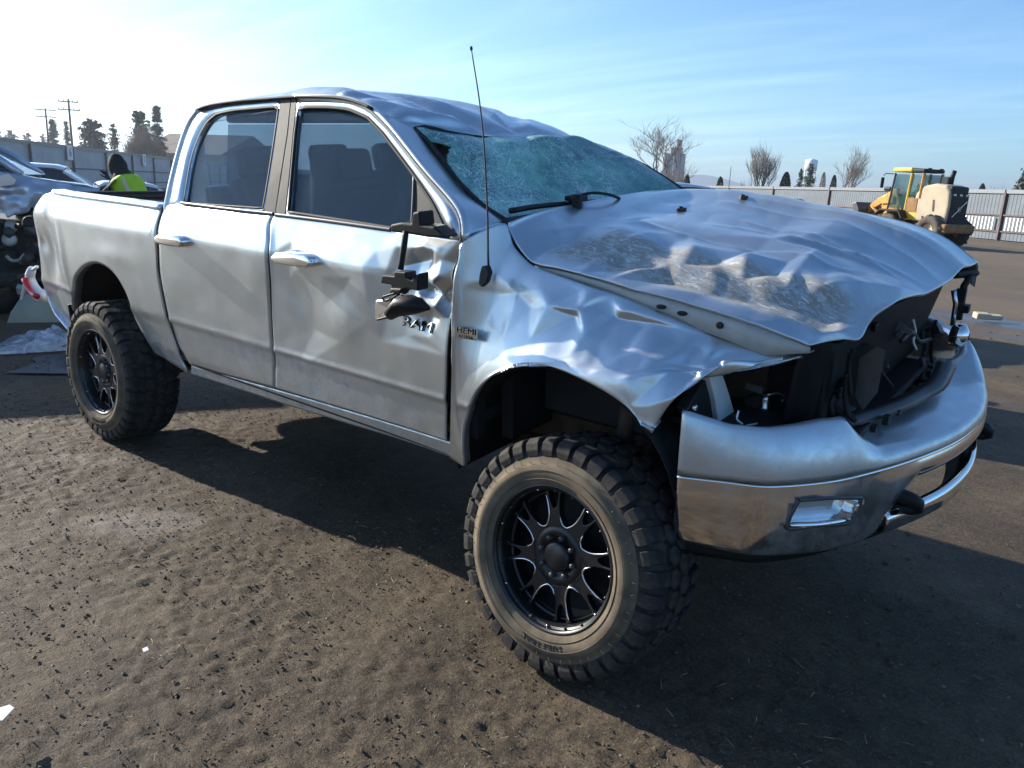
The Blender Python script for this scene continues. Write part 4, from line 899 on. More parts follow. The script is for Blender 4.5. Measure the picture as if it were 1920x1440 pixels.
# far fog opening is the near one mirrored about the truck's middle
def near_hole(c): return inpoly(bproj(c), FOG)
F = []
for q in quads(nr, NS):
    c = Vf[list(q)].mean(0)
    if near_hole(c): continue
    if c[1] > .45 and near_hole(np.array([np.interp(-c[1] + .12, plan[::-1][::-1][:, 1], plan[:, 0]), -c[1] + .12, c[2]])): continue
    F.append(q)
chr_ = mesh('chrome_bumper', Vf, F, M['dchrome'], T); outward(chr_, (0, 0, .8)); solid(chr_, .012)
def face_at(y, z, d=0.0):
    i = np.interp(y, yy, np.arange(NS)); p = np.array([np.interp(i, np.arange(NS), plan[:, k]) for k in (0, 1)]); n_ = np.array([np.interp(i, np.arange(NS), inw[:, k]) for k in (0, 1)])
    p = p + n_ * d; return np.array([p[0], p[1], z])
_pi, _pz = np.meshgrid(np.arange(0, NS * .72, .1), np.linspace(.62, .97, 240), indexing='ij')
_pp = np.stack([np.interp(_pi, np.arange(NS), plan[:, 0]), np.interp(_pi, np.arange(NS), plan[:, 1]), _pz], -1); _pq = bproj(_pp)
_pn = np.stack([np.interp(_pi, np.arange(NS), inw[:, 0]), np.interp(_pi, np.arange(NS), inw[:, 1]), 0 * _pi], -1)
def on_face(px, py, d=0.0):
    k = np.unravel_index(np.argmin((_pq[..., 0] - px) ** 2 + (_pq[..., 1] - py) ** 2), _pi.shape); return _pp[k] + _pn[k] * d
for mir in (False, True):
    mm_ = (lambda p: np.array([np.interp(-p[1] + .12, yy, plan[:, 0]) - (np.interp(p[1], yy, plan[:, 0]) - p[0]), -p[1] + .12, p[2]])) if mir else (lambda p: p)
    ring = [mm_(on_face(a, b, -.002)) for a, b in FOG]; inner = [mm_(on_face(a, b, .05)) for a, b in FOG]; cen = np.mean(inner, 0)
    n = 48; A = resample(ring + [ring[0]], n, False); Bq = resample(inner + [inner[0]], n, False); Bq = cen + (Bq - cen) * .93
    v, f = tube_data(A, .0075, 6, False); fr = mesh('fog_lamp_surround', v, f, M['trim'], chr_)
    o = mesh('fog_lamp_recess', np.concatenate([A, Bq]), quads(2, n), M['chrome'], chr_, True)
    Cq = cen + (Bq - cen) * .72 + np.array([0, 0, .012]); dome = cen + np.array([.012, -.02 if not mir else .02, .012])
    o = mesh('fog_lamp', list(Bq) + list(Cq) + [dome], quads(2, n) + [(n + i, n + (i + 1) % n, 2 * n) for i in range(n)], M['lens'], chr_, True)
    v, f = tube_data(resample([mm_(on_face(1480, 988, .012)), mm_(on_face(1540, 985, .008)), mm_(on_face(1596, 978, .012))], 12), [.004] + [.012] * 10 + [.004], 8); mesh('fog_lamp_sill', v, f, M['chrome'], chr_)
# lower bar, tow hooks, valance
V = []; lo = [i for i in range(NS) if -.42 < yy[i] < .74]
for i in lo:
    for d, z in ((.03, .74), (.012, .745), (.004, .72), (.010, .675), (.05, .66)): 
        p = plan[i] + inw[i] * d; V.append((p[0], p[1], z))
o = mesh('lower_bar', V, quads(len(lo), 5), M['chrome'], chr_); solid(o, .01, 0)
for y in (-.33, .62):
    c = face_at(y, .775, .0); mb = MB()
    pts = [c + np.array([-.14, 0, .03]), c + np.array([0, 0, .02]), c + np.array([.036, .012, .0]), c + np.array([.032, .02, -.025]), c + np.array([-.05, .01, -.035])]
    mb.tube(resample(pts, 14), [.024] * 4 + [.026] * 5 + [.021] * 5, 10); o = mb.build('tow_hook', M['plastic'], T, True)
    mb = MB(); mb.box(c + np.array([-.10, 0, -.02]), (.12, .14, .14)); o = mb.build('hook_recess', M['dark'], T); bevel(o, .01)
V = []
for i in range(0, NS, 2):
    for d, z in ((.06, .70), (.05, .64), (.10, .60)): p = plan[i] + inw[i] * d; V.append((p[0], p[1], z))
o = mesh('valance', V, quads(len(range(0, NS, 2)), 3), M['plastic'], T); solid(o, .01, 0)
# ---- open front: radiator support, headlamp cavity
mb = MB(); mb.box((.60, .08, 1.17), (.05, 1.0, .36)); o = mb.build('radiator', M['dark'], T)
fin = MB()
for k in range(17): fin.box((.635, .08, 1.0 + .0205 * k), (.012, .96, .006))
fin.build('radiator_fins', M['steel'], T)['kind'] = 'stuff'
mb = MB(); mb.box((.64, .12, 1.34), (.10, 1.10, .05)); mb.box((.66, -.46, 1.17), (.09, .07, .36)); mb.box((.66, .64, 1.2), (.09, .07, .42)); mb.box((.76, .05, 1.025), (.14, 1.2, .03)); mb.box((.70, .05, 1.2), (.03, .05, .42)); o = mb.build('radiator_support', M['plastic'], T); bevel(o, .01)
mb = MB()
hf = np.array([q for q in resample(h_front, 60) if q[1] > -.60]); sh_ = np.stack([hf + np.array([-.05, 0, -.012]), hf + np.array([-.10, 0, -.03]), np.stack([np.minimum(hf[:, 0] - .13, .72), hf[:, 1], np.full(len(hf), 1.03)], 1)])
o = mesh('grille_shell', sh_.reshape(-1, 3), quads(3, len(hf)), M['dark'], T); solid(o, .008, 0)
g0 = [bpt(a, b, 1, -.40) for a, b in ((1612, 672), (1643, 650), (1660, 656), (1646, 735), (1618, 770), (1603, 742))]
n = len(g0); v = g0 + [q + np.array([-.05, .03, 0]) for q in g0]
mesh('air_shutter', v, [tuple(range(n)), tuple(range(2 * n - 1, n - 1, -1))] + [(i, i + n, (i + 1) % n + n, (i + 1) % n) for i in range(n)], M['trim'], T, False)
for pts, r, mt in (([(1588, 700), (1585, 740), (1590, 775), (1606, 790)], .010, 'plastic'), ([(1600, 655), (1592, 690), (1596, 740)], .008, 'plastic'), ([(1712, 600), (1716, 622), (1712, 640), (1718, 655)], .006, 'white'), ([(1690, 640), (1700, 628), (1712, 624), (1724, 640), (1745, 636)], .010, 'steel'), ([(1755, 600), (1745, 660), (1752, 700)], .008, 'plastic')):
    y0 = -.46 if pts[0][0] < 1650 else .10
    v, f = tube_data(resample([bpt(a, b, 0, .80) if y0 > 0 else bpt(a, b, 1, y0) for a, b in pts], 16), r, 6); mesh('hose', v, f, M[mt], T)
mb = MB()
for k in range(9): mb.box((.84 + .05 * math.cos((k - 4) * .3), -.40 + .115 * k, 1.05), (.02, .035, .02 + .012 * (k % 2)))
o = mb.build('grille_clip', M['plastic'], T); o['kind'] = 'stuff'
v = []; ed = [bpt(1591, 806, 2, 1.03), bpt(1650, 788, 2, 1.035), bpt(1702, 770, 2, 1.04), bpt(1740, 750, 2, 1.04), bpt(1768, 731, 2, 1.05), bpt(1788, 690, 2, 1.08)]
for q in resample(ed, 20): v += [q + np.array([.01, 0, .012]), q + np.array([-.01, 0, .035]), q + np.array([-.06, 0, .03])]
o = mesh('grille_carrier', v, quads(20, 3), M['trim'], T); solid(o, .008, 0)
# far headlamp remains
c = bpt(1800, 565, 1, .74); mb = MB(); mb.tube([bpt(1822, 512, 1, .80), bpt(1808, 535, 1, .76), c, bpt(1798, 600, 1, .74)], [.012, .016, .022, .014], 7); mb.tube([bpt(1790, 515, 1, .72), bpt(1815, 512, 1, .80), bpt(1832, 512, 1, .86)], [.02, .022, .014], 7); mb.box(bpt(1806, 578, 1, .75), (.05, .05, .035)); mb.box(bpt(1802, 552, 1, .74), (.04, .035, .05)); o = mb.build('headlamp_bracket', M['plastic'], T); bevel(o, .004)
mb = MB(); mb.tube([bpt(1788, 545, 1, .70), bpt(1792, 570, 1, .72), bpt(1786, 610, 1, .72)], .012, 7); mb.build('lamp_strut', M['milled'], T, True)
c = bpt(1793, 628, 1, .72); mb = MB(); mb.lathe([(0, -.03), (.05, -.02), (.055, .03), (.02, .05)], 12, 0, c); mb.build('headlamp_bowl', M['chrome'], T, True)
# near headlamp cavity
mb = MB(); mb.box((.24, -.60, 1.15), (.05, .50, .30)); mb.box((.46, -.36, 1.19), (.42, .05, .30)); mb.box((.42, -.56, 1.05), (.36, .40, .02)); o = mb.build('headlamp_cavity', M['dark'], T)
def slab(name, pts, plane, val, th, mt, parent=T, bw=.004):
    g = [bpt(a, b, plane, val) for a, b in pts]; n = len(g); ax = np.zeros(3); ax[plane] = -th
    v = g + [q + ax for q in g]
    o = mesh(name, v, [tuple(range(n)), tuple(range(2 * n - 1, n - 1, -1))] + [(i, i + n, (i + 1) % n + n, (i + 1) % n) for i in range(n)], M[mt], parent, False)
    outward(o, np.mean(v, 0)); bevel(o, bw); return o
slab('lamp_panel', [(1330, 703), (1352, 692), (1368, 740), (1378, 775), (1370, 796), (1348, 796), (1342, 752)], 0, .42, .05, 'white')
slab('lamp_bracket', [(1312, 726), (1328, 706), (1340, 752), (1346, 794), (1330, 796), (1300, 790), (1288, 768)], 0, .40, .04, 'plastic')
slab('connector', [(1388, 780), (1408, 783), (1411, 797), (1388, 797)], 0, .46, .04, 'green')
mb = MB(); c = bpt(1304, 765, 0, .41); mb.lathe([(.004, .004), (.010, .006), (.012, 0), (.012, -.006)], 10, 0, c); mb.build('bolt', M['milled'], T, True)
mb = MB(); c = bpt(1436, 752, 0, .50); mb.lathe([(.0, .03), (.016, .028), (.022, .01), (.020, -.02), (.028, -.03), (.010, -.04)], 12, 2, c); c2 = bpt(1470, 760, 0, .52); mb.box(c2, (.02, .05, .02)); mb.tube([c, bpt(1440, 776, 0, .5), bpt(1458, 770, 0, .51), c2], .012, 8); mb.build('bulb_holder', M['milled'], T, True)
for pts in ([(1440, 740), (1462, 738), (1490, 752), (1500, 772), (1526, 770)], [(1472, 764), (1452, 786), (1430, 792), (1400, 798)], [(1385, 770), (1382, 786), (1392, 795)], [(1466, 752), (1480, 740), (1494, 752)]):
    v, f = tube_data(resample([bpt(a, b, 0, .53) for a, b in pts], 16), .0034, 5); mesh('wire', v, f, M['white'], T)

r_c = random.Random(21)
def clutter(n, box_px, plane, v0, v1, names, mts, smax):
    for k in range(n):
        px, py = r_c.uniform(box_px[0], box_px[2]), r_c.uniform(box_px[1], box_px[3]); c = bpt(px, py, plane, r_c.uniform(v0, v1)); nm = r_c.choice(names); m_ = M[r_c.choice(mts)]
        if nm == 'bracket':
            mb = MB(); mb.box((0, 0, 0), (r_c.uniform(.01, smax), r_c.uniform(.01, smax), r_c.uniform(.02, smax)), rotm('y', r_c.uniform(-.7, .7)) @ rotm('x', r_c.uniform(-.5, .5))); o = mb.build(nm, m_, T); bevel(o, .004)
        elif nm == 'hose':
            p = [np.zeros(3)]
            for i in range(5): p.append(p[-1] + np.array([r_c.uniform(-.02, .03), r_c.uniform(-.05, .05), r_c.uniform(-.07, .05)]))
            v, f = tube_data(resample(p, 14), r_c.uniform(.005, .012), 6); o = mesh(nm, v, f, m_, T)
        else:
            p = [np.zeros(3)]
            for i in range(6): p.append(p[-1] + np.array([r_c.uniform(-.01, .015), r_c.uniform(-.03, .04), r_c.uniform(-.03, .03)]))
            v, f = tube_data(resample(p, 18), .0028, 5); o = mesh('wire', v, f, m_, T)
        o.location = c
clutter(20, (1390, 695, 1555, 785), 0, .36, .52, ['bracket', 'hose', 'wire', 'bracket'], ['plastic', 'steel', 'plastic', 'trim', 'pillar'], .07)
clutter(26, (1640, 600, 1780, 740), 0, .70, .80, ['bracket', 'hose', 'wire', 'bracket', 'hose'], ['plastic', 'steel', 'plastic', 'trim', 'trim', 'pillar'], .08)
clutter(10, (1565, 660, 1610, 780), 0, .62, .72, ['bracket', 'hose'], ['plastic', 'steel', 'trim'], .07)
# ---- wheels
R_, YW = .463, 1.0437
def tilt(st, ca): return Matrix.Rotation(st, 4, 'Z') @ Matrix([[1, 0, 0, 0], [0, math.cos(ca), -math.sin(ca), 0], [0, math.sin(ca), math.cos(ca), 0], [0, 0, 0, 1]])
def shoulder_lug(wide):
    p = [(-.006, .380), (-.010, .404), (-.004, .430), (.016, .448), (.085 if wide else .065, .4505), (.085 if wide else .065, .415), (.02, .39)]
    V = []; h = .030 if wide else .026
    for k, s in enumerate((-1, 1)):
        for (y, r) in p:
            w = s * h * (1.0 - .15 * (r > .444)) * (1 if r > .40 else .75); sh = .010 * (y > .05)
            V.append((w + sh, y, r))
    n = len(p); F = [tuple(range(n))[::-1], tuple(range(n, 2 * n))] + [(i, (i + 1) % n, (i + 1) % n + n, i + n) for i in range(n)]
    me = bpy.data.meshes.new('tread_lug'); me.from_pydata(V, [], F); me.materials.append(M['tyre']); me.update()
    bm = bmesh.new(); bm.from_mesh(me); bmesh.ops.recalc_face_normals(bm, faces=bm.faces); bmesh.ops.bevel(bm, geom=[e for e in bm.edges], offset=.0025, segments=1, affect='EDGES'); bm.to_mesh(me); bm.free(); return me
def centre_lug(flip):
    o = [(-.030, -.022), (.010, -.034), (.034, -.006), (.022, .030), (-.014, .034), (-.036, .010)]
    V = [(a * (-1 if flip else 1), b, r) for r in (.415, .4515) for a, b in o]; n = 6
    me = bpy.data.meshes.new('tread_block'); me.from_pydata(V, [], [tuple(range(n)), tuple(range(n, 2 * n))[::-1]] + [(i, i + n, (i + 1) % n + n, (i + 1) % n) for i in range(n)]); me.materials.append(M['tyre']); me.update()
    bm = bmesh.new(); bm.from_mesh(me); bmesh.ops.recalc_face_normals(bm, faces=bm.faces); bmesh.ops.bevel(bm, geom=list(bm.edges), offset=.0025, segments=1, affect='EDGES'); bm.to_mesh(me); bm.free(); return me
LUG = [shoulder_lug(True), shoulder_lug(False)]; CEN = [centre_lug(False), centre_lug(True)]
NL = 36
def lug_list():
    out = []
    for k in range(NL):
        a = 2 * math.pi * k / NL
        out.append((LUG[k % 2], a, 0.0, 1)); out.append((LUG[(k + 1) % 2], a + math.pi / NL, .315, -1))
        out.append((CEN[0], a + .5 * math.pi / NL, .122 + .006 * (k % 2), 1)); out.append((CEN[1], a + 1.4 * math.pi / NL, .195 - .006 * (k % 2), 1))
    return out
TWO_PI = 2 * math.pi
def make_wheel(wm, detail):
    mb = MB(); mb.lathe([(.268, .30), (.250, .29), (.244, .20), (.247, .10), (.251, .030), (.255, .018), (.262, .014), (.264, .002), (.272, -.004), (.280, .000), (.281, .012), (.26, .02)], 72, 1)
    rim = mb.build('wheel', M['rim'], T, True); rim.matrix_basis = BMAT.inverted() @ wm
    bevel(rim, .001)
    # tyre carcass: outer flank muddy
    prof = [(.270, .004), (.283, -.004), (.300, -.016), (.325, -.024), (.346, -.022), (.3545, -.017), (.358, -.010), (.380, -.004), (.408, .004), (.426, .022), (.431, .06), (.433, .16), (.431, .255), (.426, .293), (.41, .311), (.36, .325), (.30, .318), (.27, .305)]
    mb = MB(); mb.lathe(prof, 96, 1); ty = mb.build('tyre', None, rim, True); ty.data.materials.append(M['tyre']); ty.data.materials.append(M['sidewall'])
    for p in ty.data.polygons:
        r = math.hypot(p.center.x, p.center.z); p.material_index = 1 if (r < .39 and p.center.y < .05) else 0
    ll = lug_list()
    if detail:
        for me, a, y, s in ll:
            o = bpy.data.objects.new(me.name, me); link(o, rim)
            o.matrix_basis = Matrix.Rotation(a, 4, 'Y') @ Matrix.Translation((0, y, 0)) @ Matrix.Scale(s, 4, (0, 1, 0))
    else:
        mb = MB()
        for me, a, y, s in ll:
            X = Matrix.Rotation(a, 4, 'Y') @ Matrix.Translation((0, y, 0)) @ Matrix.Scale(s, 4, (0, 1, 0))
            mb.add([(X @ q.co)[:] for q in me.vertices], [tuple(p.vertices) for p in me.polygons])
        mb.build('tyre_tread', M['tyre'], rim)['kind'] = 'stuff'
    # rings moulded in the flank
    mb = MB()
    for r, y in ((.300, -.018), (.334, -.0262)):
        mb.tube([(r * math.cos(q), y, r * math.sin(q)) for q in np.linspace(0, TWO_PI, 97)], .0016, 5)
    mb.build('sidewall_ring', M['sidewall'], rim, True)
    # spoked centre
    mb = MB(); mb.lathe([(.0, .060), (.070, .060), (.078, .0515), (.118, .0505), (.119, .08), (.0, .08)], 64, 1); mb.lathe([(.249, .075), (.240, .066), (.232, .076), (.238, .105), (.249, .105)], 60, 1); o = mb.build('wheel_centre', M['rim'], rim, True)
    back = MB(); back.lathe([(.0, .17), (.23, .17)], 40, 1); back.build('brake_shield', M['dark'], rim)
    hwin = lambda r: rad(np.interp(r, [.118, .126, .142, .165, .20, .232, .2475], [0, 6.5, 11.5, 14.2, 15.2, 14.6, 12.5]))
    rs = [.118, .121, .126, .133, .142, .153, .165, .182, .20, .217, .232, .241, .2475]
    for k in range(8):
        a = TWO_PI * k / 8 + .25; mbs = MB(); half = TWO_PI / 16
        pol = [(r, half - hwin(r)) for r in rs]; nt_ = [(.2475, rad(5.2)), (.225, rad(5.4)), (.200, rad(4.6)), (.184, rad(2.4)), (.178, 0), (.184, -rad(2.4)), (.200, -rad(4.6)), (.225, -rad(5.4)), (.2475, -rad(5.2))]; ol = [(r, q) for r, q in pol] + nt_ + [(r, -q) for r, q in pol[::-1]]
        ol = [(-r * math.sin(a + q), r * math.cos(a + q)) for r, q in ol]
        mbs.prism(ol, .050, .082, 1); o = mbs.build('spoke', M['rim'], rim); bevel(o, .0035)
        a2 = a + half; mbe = MB(); pts = []
        for r in (.236, .215, .19, .165, .145, .130, .1205): pts.append((r, -hwin(r)))
        for r in (.126, .138, .152): pts.append((r, hwin(r)))
        P3 = resample([np.array([-r * math.sin(a2 + q), .0495, r * math.cos(a2 + q)]) for r, q in pts], 26)
        mbe.tube(P3, np.interp(np.linspace(0, 1, 26), [0, .1, .5, .9, 1], [.0008, .0034, .0042, .0034, .0008]), 5); mbe.build('milled_edge', M['milled'], rim, True)
    mb = MB(); mb.lathe([(0, .034), (.046, .034), (.056, .040), (.058, .07)], 32, 1); o = mb.build('hub_cap', M['rim'], rim, True)
    for k in range(8):
        a = TWO_PI * k / 8 + .25 + TWO_PI / 16; mb = MB(); mb.lathe([(0, .036), (.008, .036), (.010, .040), (.010, .07)], 8, 1, (.075 * math.cos(a), 0, .075 * math.sin(a))); mb.build('lug_nut', M['trim'], rim, True)
    for k in range(20):
        a = TWO_PI * (k + .3) / 20; mb = MB(); mb.lathe([(0, -.001), (.0036, .000), (.0048, .004), (.0048, .014)], 8, 1, (.256 * math.cos(a), .008, .256 * math.sin(a))); mb.build('rim_bolt', M['milled'] if k % 3 == 0 else M['trim'], rim, True)
    if detail:                                              # moulding whiskers of the young tyre
        mb = MB(); r = random.Random(5)
        for k in range(46):
            a = TWO_PI * (k + r.uniform(-.3, .3)) / 46; d = np.array([math.cos(a), 0, math.sin(a)]); tn = np.array([-d[2], 0, d[0]]); L = r.uniform(.010, .024)
            p0 = d * .356 + np.array([0, -.016, 0]); p1 = p0 + d * L * .6 + np.array([0, -.006, 0]) + tn * r.uniform(-.006, .006); p2 = p1 + d * L * .5 + tn * r.uniform(-.010, .010)
            mb.tube([p0, p1, p2], [.0013, .001, .0005], 4)
        mb.build('tyre_whisker', M['sidewall'], rim)['kind'] = 'stuff'
        s_ = 'SURETRAC'; mb = MB()
        for i, ch in enumerate(s_):                          # raised lettering round the lower flank, upright when the wheel is turned over
            v, f = text_mesh(ch, .030, .0022); a = rad(-90 + 5) + (3.5 - i) * .072 * -1
            a = rad(-84) - (i - 3.5) * .078
            X = Matrix.Rotation(0, 4, 'Y')
            out = []
            for q in v:                                      # letter x runs along the rim, letter top points outward
                r = .318 + q[1]; an = a + -q[0] / .318
                out.append((r * math.cos(an), -.0235 - q[2] + .22 * abs(q[1]) ** 1.2 * .1, r * math.sin(an)))
            mb.add(out, f)
        mb.build('tyre_lettering', M['pillar'], rim)
    return rim
w_fr = make_wheel(Matrix.Translation((0, -YW, R_ - .0465)) @ tilt(-.0471, -.115), True)
w_rr = make_wheel(Matrix.Translation((-3.569, -YW, R_)) @ tilt(0, -.0085), True)
flipy = Matrix.Rotation(math.pi, 4, 'Z')
w_fl = make_wheel(Matrix.Translation((0.0, YW - .02, R_ - .058)) @ flipy @ tilt(-.03, .02), False)
w_rl = make_wheel(Matrix.Translation((-3.569, YW - .02, R_)) @ flipy, False)
# ---- running gear
mb = MB()
for s in (-1, 1): mb.box((-1.85, s * .42, .74), (4.9, .08, .15))
for x in (-3.0, -1.9, -.9, .35): mb.box((x, 0, .72), (.10, .84, .10))
o = mb.build('chassis_frame', M['rust'], T); bevel(o, .008)
mb = MB(); mb.tube([(-3.58, -.85, .44), (-3.58, .85, .47)], .045, 10); mb.lathe([(0, -.14), (.13, -.10), (.16, 0), (.13, .10), (0, .14)], 16, 1, (-3.56, 0, .45)); mb.build('rear_axle', M['rust'], T, True)
mb = MB(); mb.tube([(0, -.78, .36), (.02, -.45, .52), (.02, .45, .55), (0, .78, .42)], .045, 10); mb.tube([(.15, -.80, .34), (.12, -.35, .60)], .03, 8); mb.tube([(-.18, -.80, .34), (-.25, -.35, .62)], .03, 8); mb.tube([(.02, -.70, .45), (-.02, -.55, 1.12)], .035, 10); mb.tube([(.05, -.72, .72), (.10, -.48, .86)], .03, 8); mb.build('front_suspension', M['rust'], T, True)
co = [(.0 + .075 * math.cos(q), -.60 + .075 * math.sin(q) + .004 * q, .58 + .0095 * q) for q in np.linspace(0, 44, 220)]
v, f = tube_data(co, .011, 6); mesh('coil_spring', v, f, M['steel'], T)
for x0, z0, r in ((-.12, .72, .515), (-3.58, .70, .60)):
    for s in (-1, 1):
        V = []
        for q in np.linspace(rad(-8), rad(188), 30):
            for y in (-.925, -.70, -.40): V.append((x0 + r * math.cos(q) * 1.0, -s * y, z0 + r * math.sin(q) * .93))
        for y in (): pass
        o = mesh('wheel_liner', V, quads(30, 3), M['plastic'], T); solid(o, .006, 0)
for c_, d_ in (((-.1, -.40, .98), (1.15, .04, .5)), ((-.1, .40, .98), (1.15, .04, .5)), ((-3.55, -.48, 1.0), (1.1, .04, .3)), ((-3.55, .48, 1.0), (1.1, .04, .3))):
    mb = MB(); mb.box(c_, d_); mb.build('inner_wing', M['rust'], T)
mb = MB(); mb.tube([(-2.6, -.55, .62), (-1.2, -.55, .60), (-.5, -.45, .66)], .035, 8); mb.tube([(-3.0, .2, .66), (-1.0, .1, .60)], .045, 10); mb.build('exhaust_pipe', M['rust'], T, True)

mb = MB(); mb.lathe([(.20, -.12), (.33, -.13), (.37, -.08), (.37, .08), (.33, .13), (.20, .12)], 28, 2, (0, 0, 0), True); o = mb.build('spare_tyre', M['tyre'], T, True); o.location = (-4.05, 0, .60)
for s in (-1, 1): mb = MB(); mb.box((-4.14, s * .82, .60), (.02, .34, .56)); o = mb.build('shade_flap', M['plastic'], T); bevel(o, .005)  # flaps added to shade the ground under the bed
mb = MB(); mb.box((-4.2, 0, .62), (.12, 1.2, .14)); o = mb.build('hitch_bar', M['rust'], T); bevel(o, .01)
# ---- door furniture
def handle(outl, door):
    g = [bsurf(a, b, YR) for a, b in outl]; n = len(g); v = [q + np.array([0, .006, 0]) for q in g] + [np.mean(g, 0) + (q - np.mean(g, 0)) * .92 + np.array([0, -.045, 0]) for q in g]
    o = mesh('door_handle', v, [tuple(range(n)), tuple(range(2 * n - 1, n - 1, -1))] + [(i, i + n, (i + 1) % n + n, (i + 1) % n) for i in range(n)], M['chrome'], door, True); outward(o, np.mean(v, 0)); bevel(o, .014, 4, 30)
    c = np.mean(g, 0); mb = MB(); mb.lathe([(.0, .012), (.045, .010), (.055, .0)], 20, 1, (0, 0, 0)); k = mb.build('handle_cup', M['paint'], door, True); k.location = c + np.array([0.01, .004, -.0]); k.scale = (1.4, .5, .8)
    return o
handle([(519, 479), (527, 471), (556, 470), (588, 475), (597, 482), (598, 494), (592, 500), (556, 497), (528, 492), (519, 486)], fdoor)
handle([(298, 444), (305, 438), (325, 437), (350, 442), (356, 449), (356, 459), (351, 463), (325, 460), (304, 456)], rdoor)
# badges
def flat_text(s, size, px, py, slope, mt, parent, out=.004, lean=0.0, chars=1.0):
    v, f = text_mesh(s, size, .0015); a = math.atan(slope); V = []
    c = bsurf(px, py, lambda x, z: YR(x, z) + float(crumple(x, z)))
    for q in v:
        x, z = (q[0] * chars + lean * q[1]), q[1]; X = c[0] + x * math.cos(a) - z * math.sin(a); Z = c[2] + x * math.sin(a) + z * math.cos(a)
        V.append((X, YR(X, Z) + float(crumple(X, Z)) - out - q[2], Z))
    return mesh('badge', V, f, M[mt], parent, False)
flat_text('RAM', .060, 784, 609, -.03, 'dark', fdoor, .005, chars=1.5); flat_text('RAM', .053, 783, 608, -.03, 'chrome', fdoor, .007, chars=1.6)
c = bsurf(876, 625, lambda x, z: YR(x, z) + float(crumple(x, z)) ); pl = []
for a, b in ((857, 612), (897, 618), (896, 638), (856, 632)): q = bsurf(a, b, lambda x, z: YR(x, z) + float(crumple(x, z))); pl.append(q + np.array([0, -.006, 0]))
o = mesh('badge_plate', pl, [(0, 1, 2, 3)], M['chrome'], fen, False); solid(o, .004, 0)
flat_text('HEMI', .032, 878, 620, -.02, 'dark', fen, .010, chars=1.25); flat_text('5.7 LITER', .015, 877, 631, -.02, 'dark', fen, .010, chars=1.1)
# ---- torn-off tow mirror hanging on its arm
YM = -1.10
def mslab(name, pts, y, th, mt, parent, bw=.004):
    g = [bpt(a, b, 1, y) for a, b in pts]; n = len(g); v = g + [q + np.array([0, th, 0]) for q in g]
    o = mesh(name, v, [tuple(range(n)), tuple(range(2 * n - 1, n - 1, -1))] + [(i, i + n, (i + 1) % n + n, (i + 1) % n) for i in range(n)], M[mt], parent, False); outward(o, np.mean(v, 0)); bevel(o, bw * 2.2, 3); return o
mir = mslab('mirror_bracket', [(731, 421), (752, 417), (770, 419), (773, 398), (786, 396), (789, 421), (812, 425), (836, 446), (800, 445), (770, 440), (732, 435)], -1.06, .08, 'plastic', T)
v, f = tube_data(resample([bpt(a, b, 1, y) for a, b, y in ((761, 434, -1.07), (757, 465, -1.09), (751, 505, -1.10))], 8), [.012] * 8, 8); mesh('mirror_arm', v, f, M['plastic'], mir)
mslab('mirror_pivot', [(716, 516), (738, 518), (739, 509), (760, 511), (761, 521), (772, 526), (775, 515), (779, 522), (784, 512), (783, 546), (760, 541), (752, 548), (735, 544), (732, 534), (713, 531)], YM, .06, 'plastic', mir)
mslab('pivot_knuckle', [(731, 540), (752, 541), (751, 553), (740, 556), (728, 552)], YM - .01, .05, 'plastic', mir)
sh = [(752, 557), (772, 552), (792, 559), (806, 574), (807, 581), (780, 589), (748, 594), (735, 600), (728, 590), (742, 570)]
g = [bpt(a, b, 1, YM) for a, b in sh]; c = np.mean(g, 0); n = len(g); G = []
for k in range(6):
    t_ = k / 5; G.append([c + (q - c) * math.cos(t_ * 1.35) + np.array([0, -.075 * math.sin(t_ * 1.35), .02 * t_]) for q in g])
V = np.array(G).reshape(-1, 3); o = mesh('mirror_shell', V, quads(6, n, True) + [tuple(range(5 * n, 6 * n))], M['plastic'], mir); outward(o, c)
mslab('mirror_cap', [(703, 563), (733, 560), (748, 572), (742, 590), (703, 601), (702, 580)], YM + .01, .02, 'paint', mir)
mslab('mirror_edge', [(704, 598), (745, 587), (770, 583), (768, 589), (705, 602)], YM, .03, 'plastic', mir)
mg = [bpt(a, b, 1, YM - .02) for a, b in ((706, 566), (733, 563), (744, 573), (738, 588), (706, 597))]
for k in range(5):
    tri = [np.mean(mg, 0) + np.array([0, -.004 * (k % 2), 0]), mg[k] + np.array([0, -.003 * k, 0]), mg[(k + 1) % 5]]
    mesh('mirror_shard', tri, [(0, 1, 2)], M['chrome'], mir, False)
for pts in ([(742, 550), (730, 553), (717, 558), (722, 564), (734, 560)], [(746, 552), (734, 562), (737, 578), (752, 588)], [(752, 552), (764, 556), (772, 566)]):
    v, f = tube_data(resample([bpt(a, b, 1, YM - .03) for a, b in pts], 14), .005, 5); mesh('mirror_cable', v, f, M['plastic'], mir)

# ---- cabin
mb = MB(); mb.box((-1.6, 0, .86), (2.0, 1.78, .05)); mb.build('cab_floor', M['interior'], T)
mb = MB(); mb.box((-.66, 0, 1.38), (.30, 1.66, .42)); o = mb.build('dashboard', M['interior'], T); bevel(o, .06, 3)
def seat(name, y, w, x, bench=False):
    mb = MB(); mb.box((x + .20, y, 1.16), (.52, w, .18)); s = mb.build(name, M['interior'], T); bevel(s, .05, 3)
    Rm = rotm('y', -.18); mb = MB(); mb.box((x - .10, y, 1.48), (.15, w * .96, .58), Rm); o = mb.build('seat_back', M['interior'], s); bevel(o, .05, 3)
    for hy in ((y,) if not bench else (y - .5, y, y + .5)):
        mb = MB(); mb.box((x - .17, hy, 1.845), (.10, .27, .17), Rm); o = mb.build('head_rest', M['interior'], s); bevel(o, .04, 3)
seat('seat', -.44, .54, -1.62); seat('seat', .44, .54, -1.62); seat('rear_bench', 0, 1.45, -2.32, True)
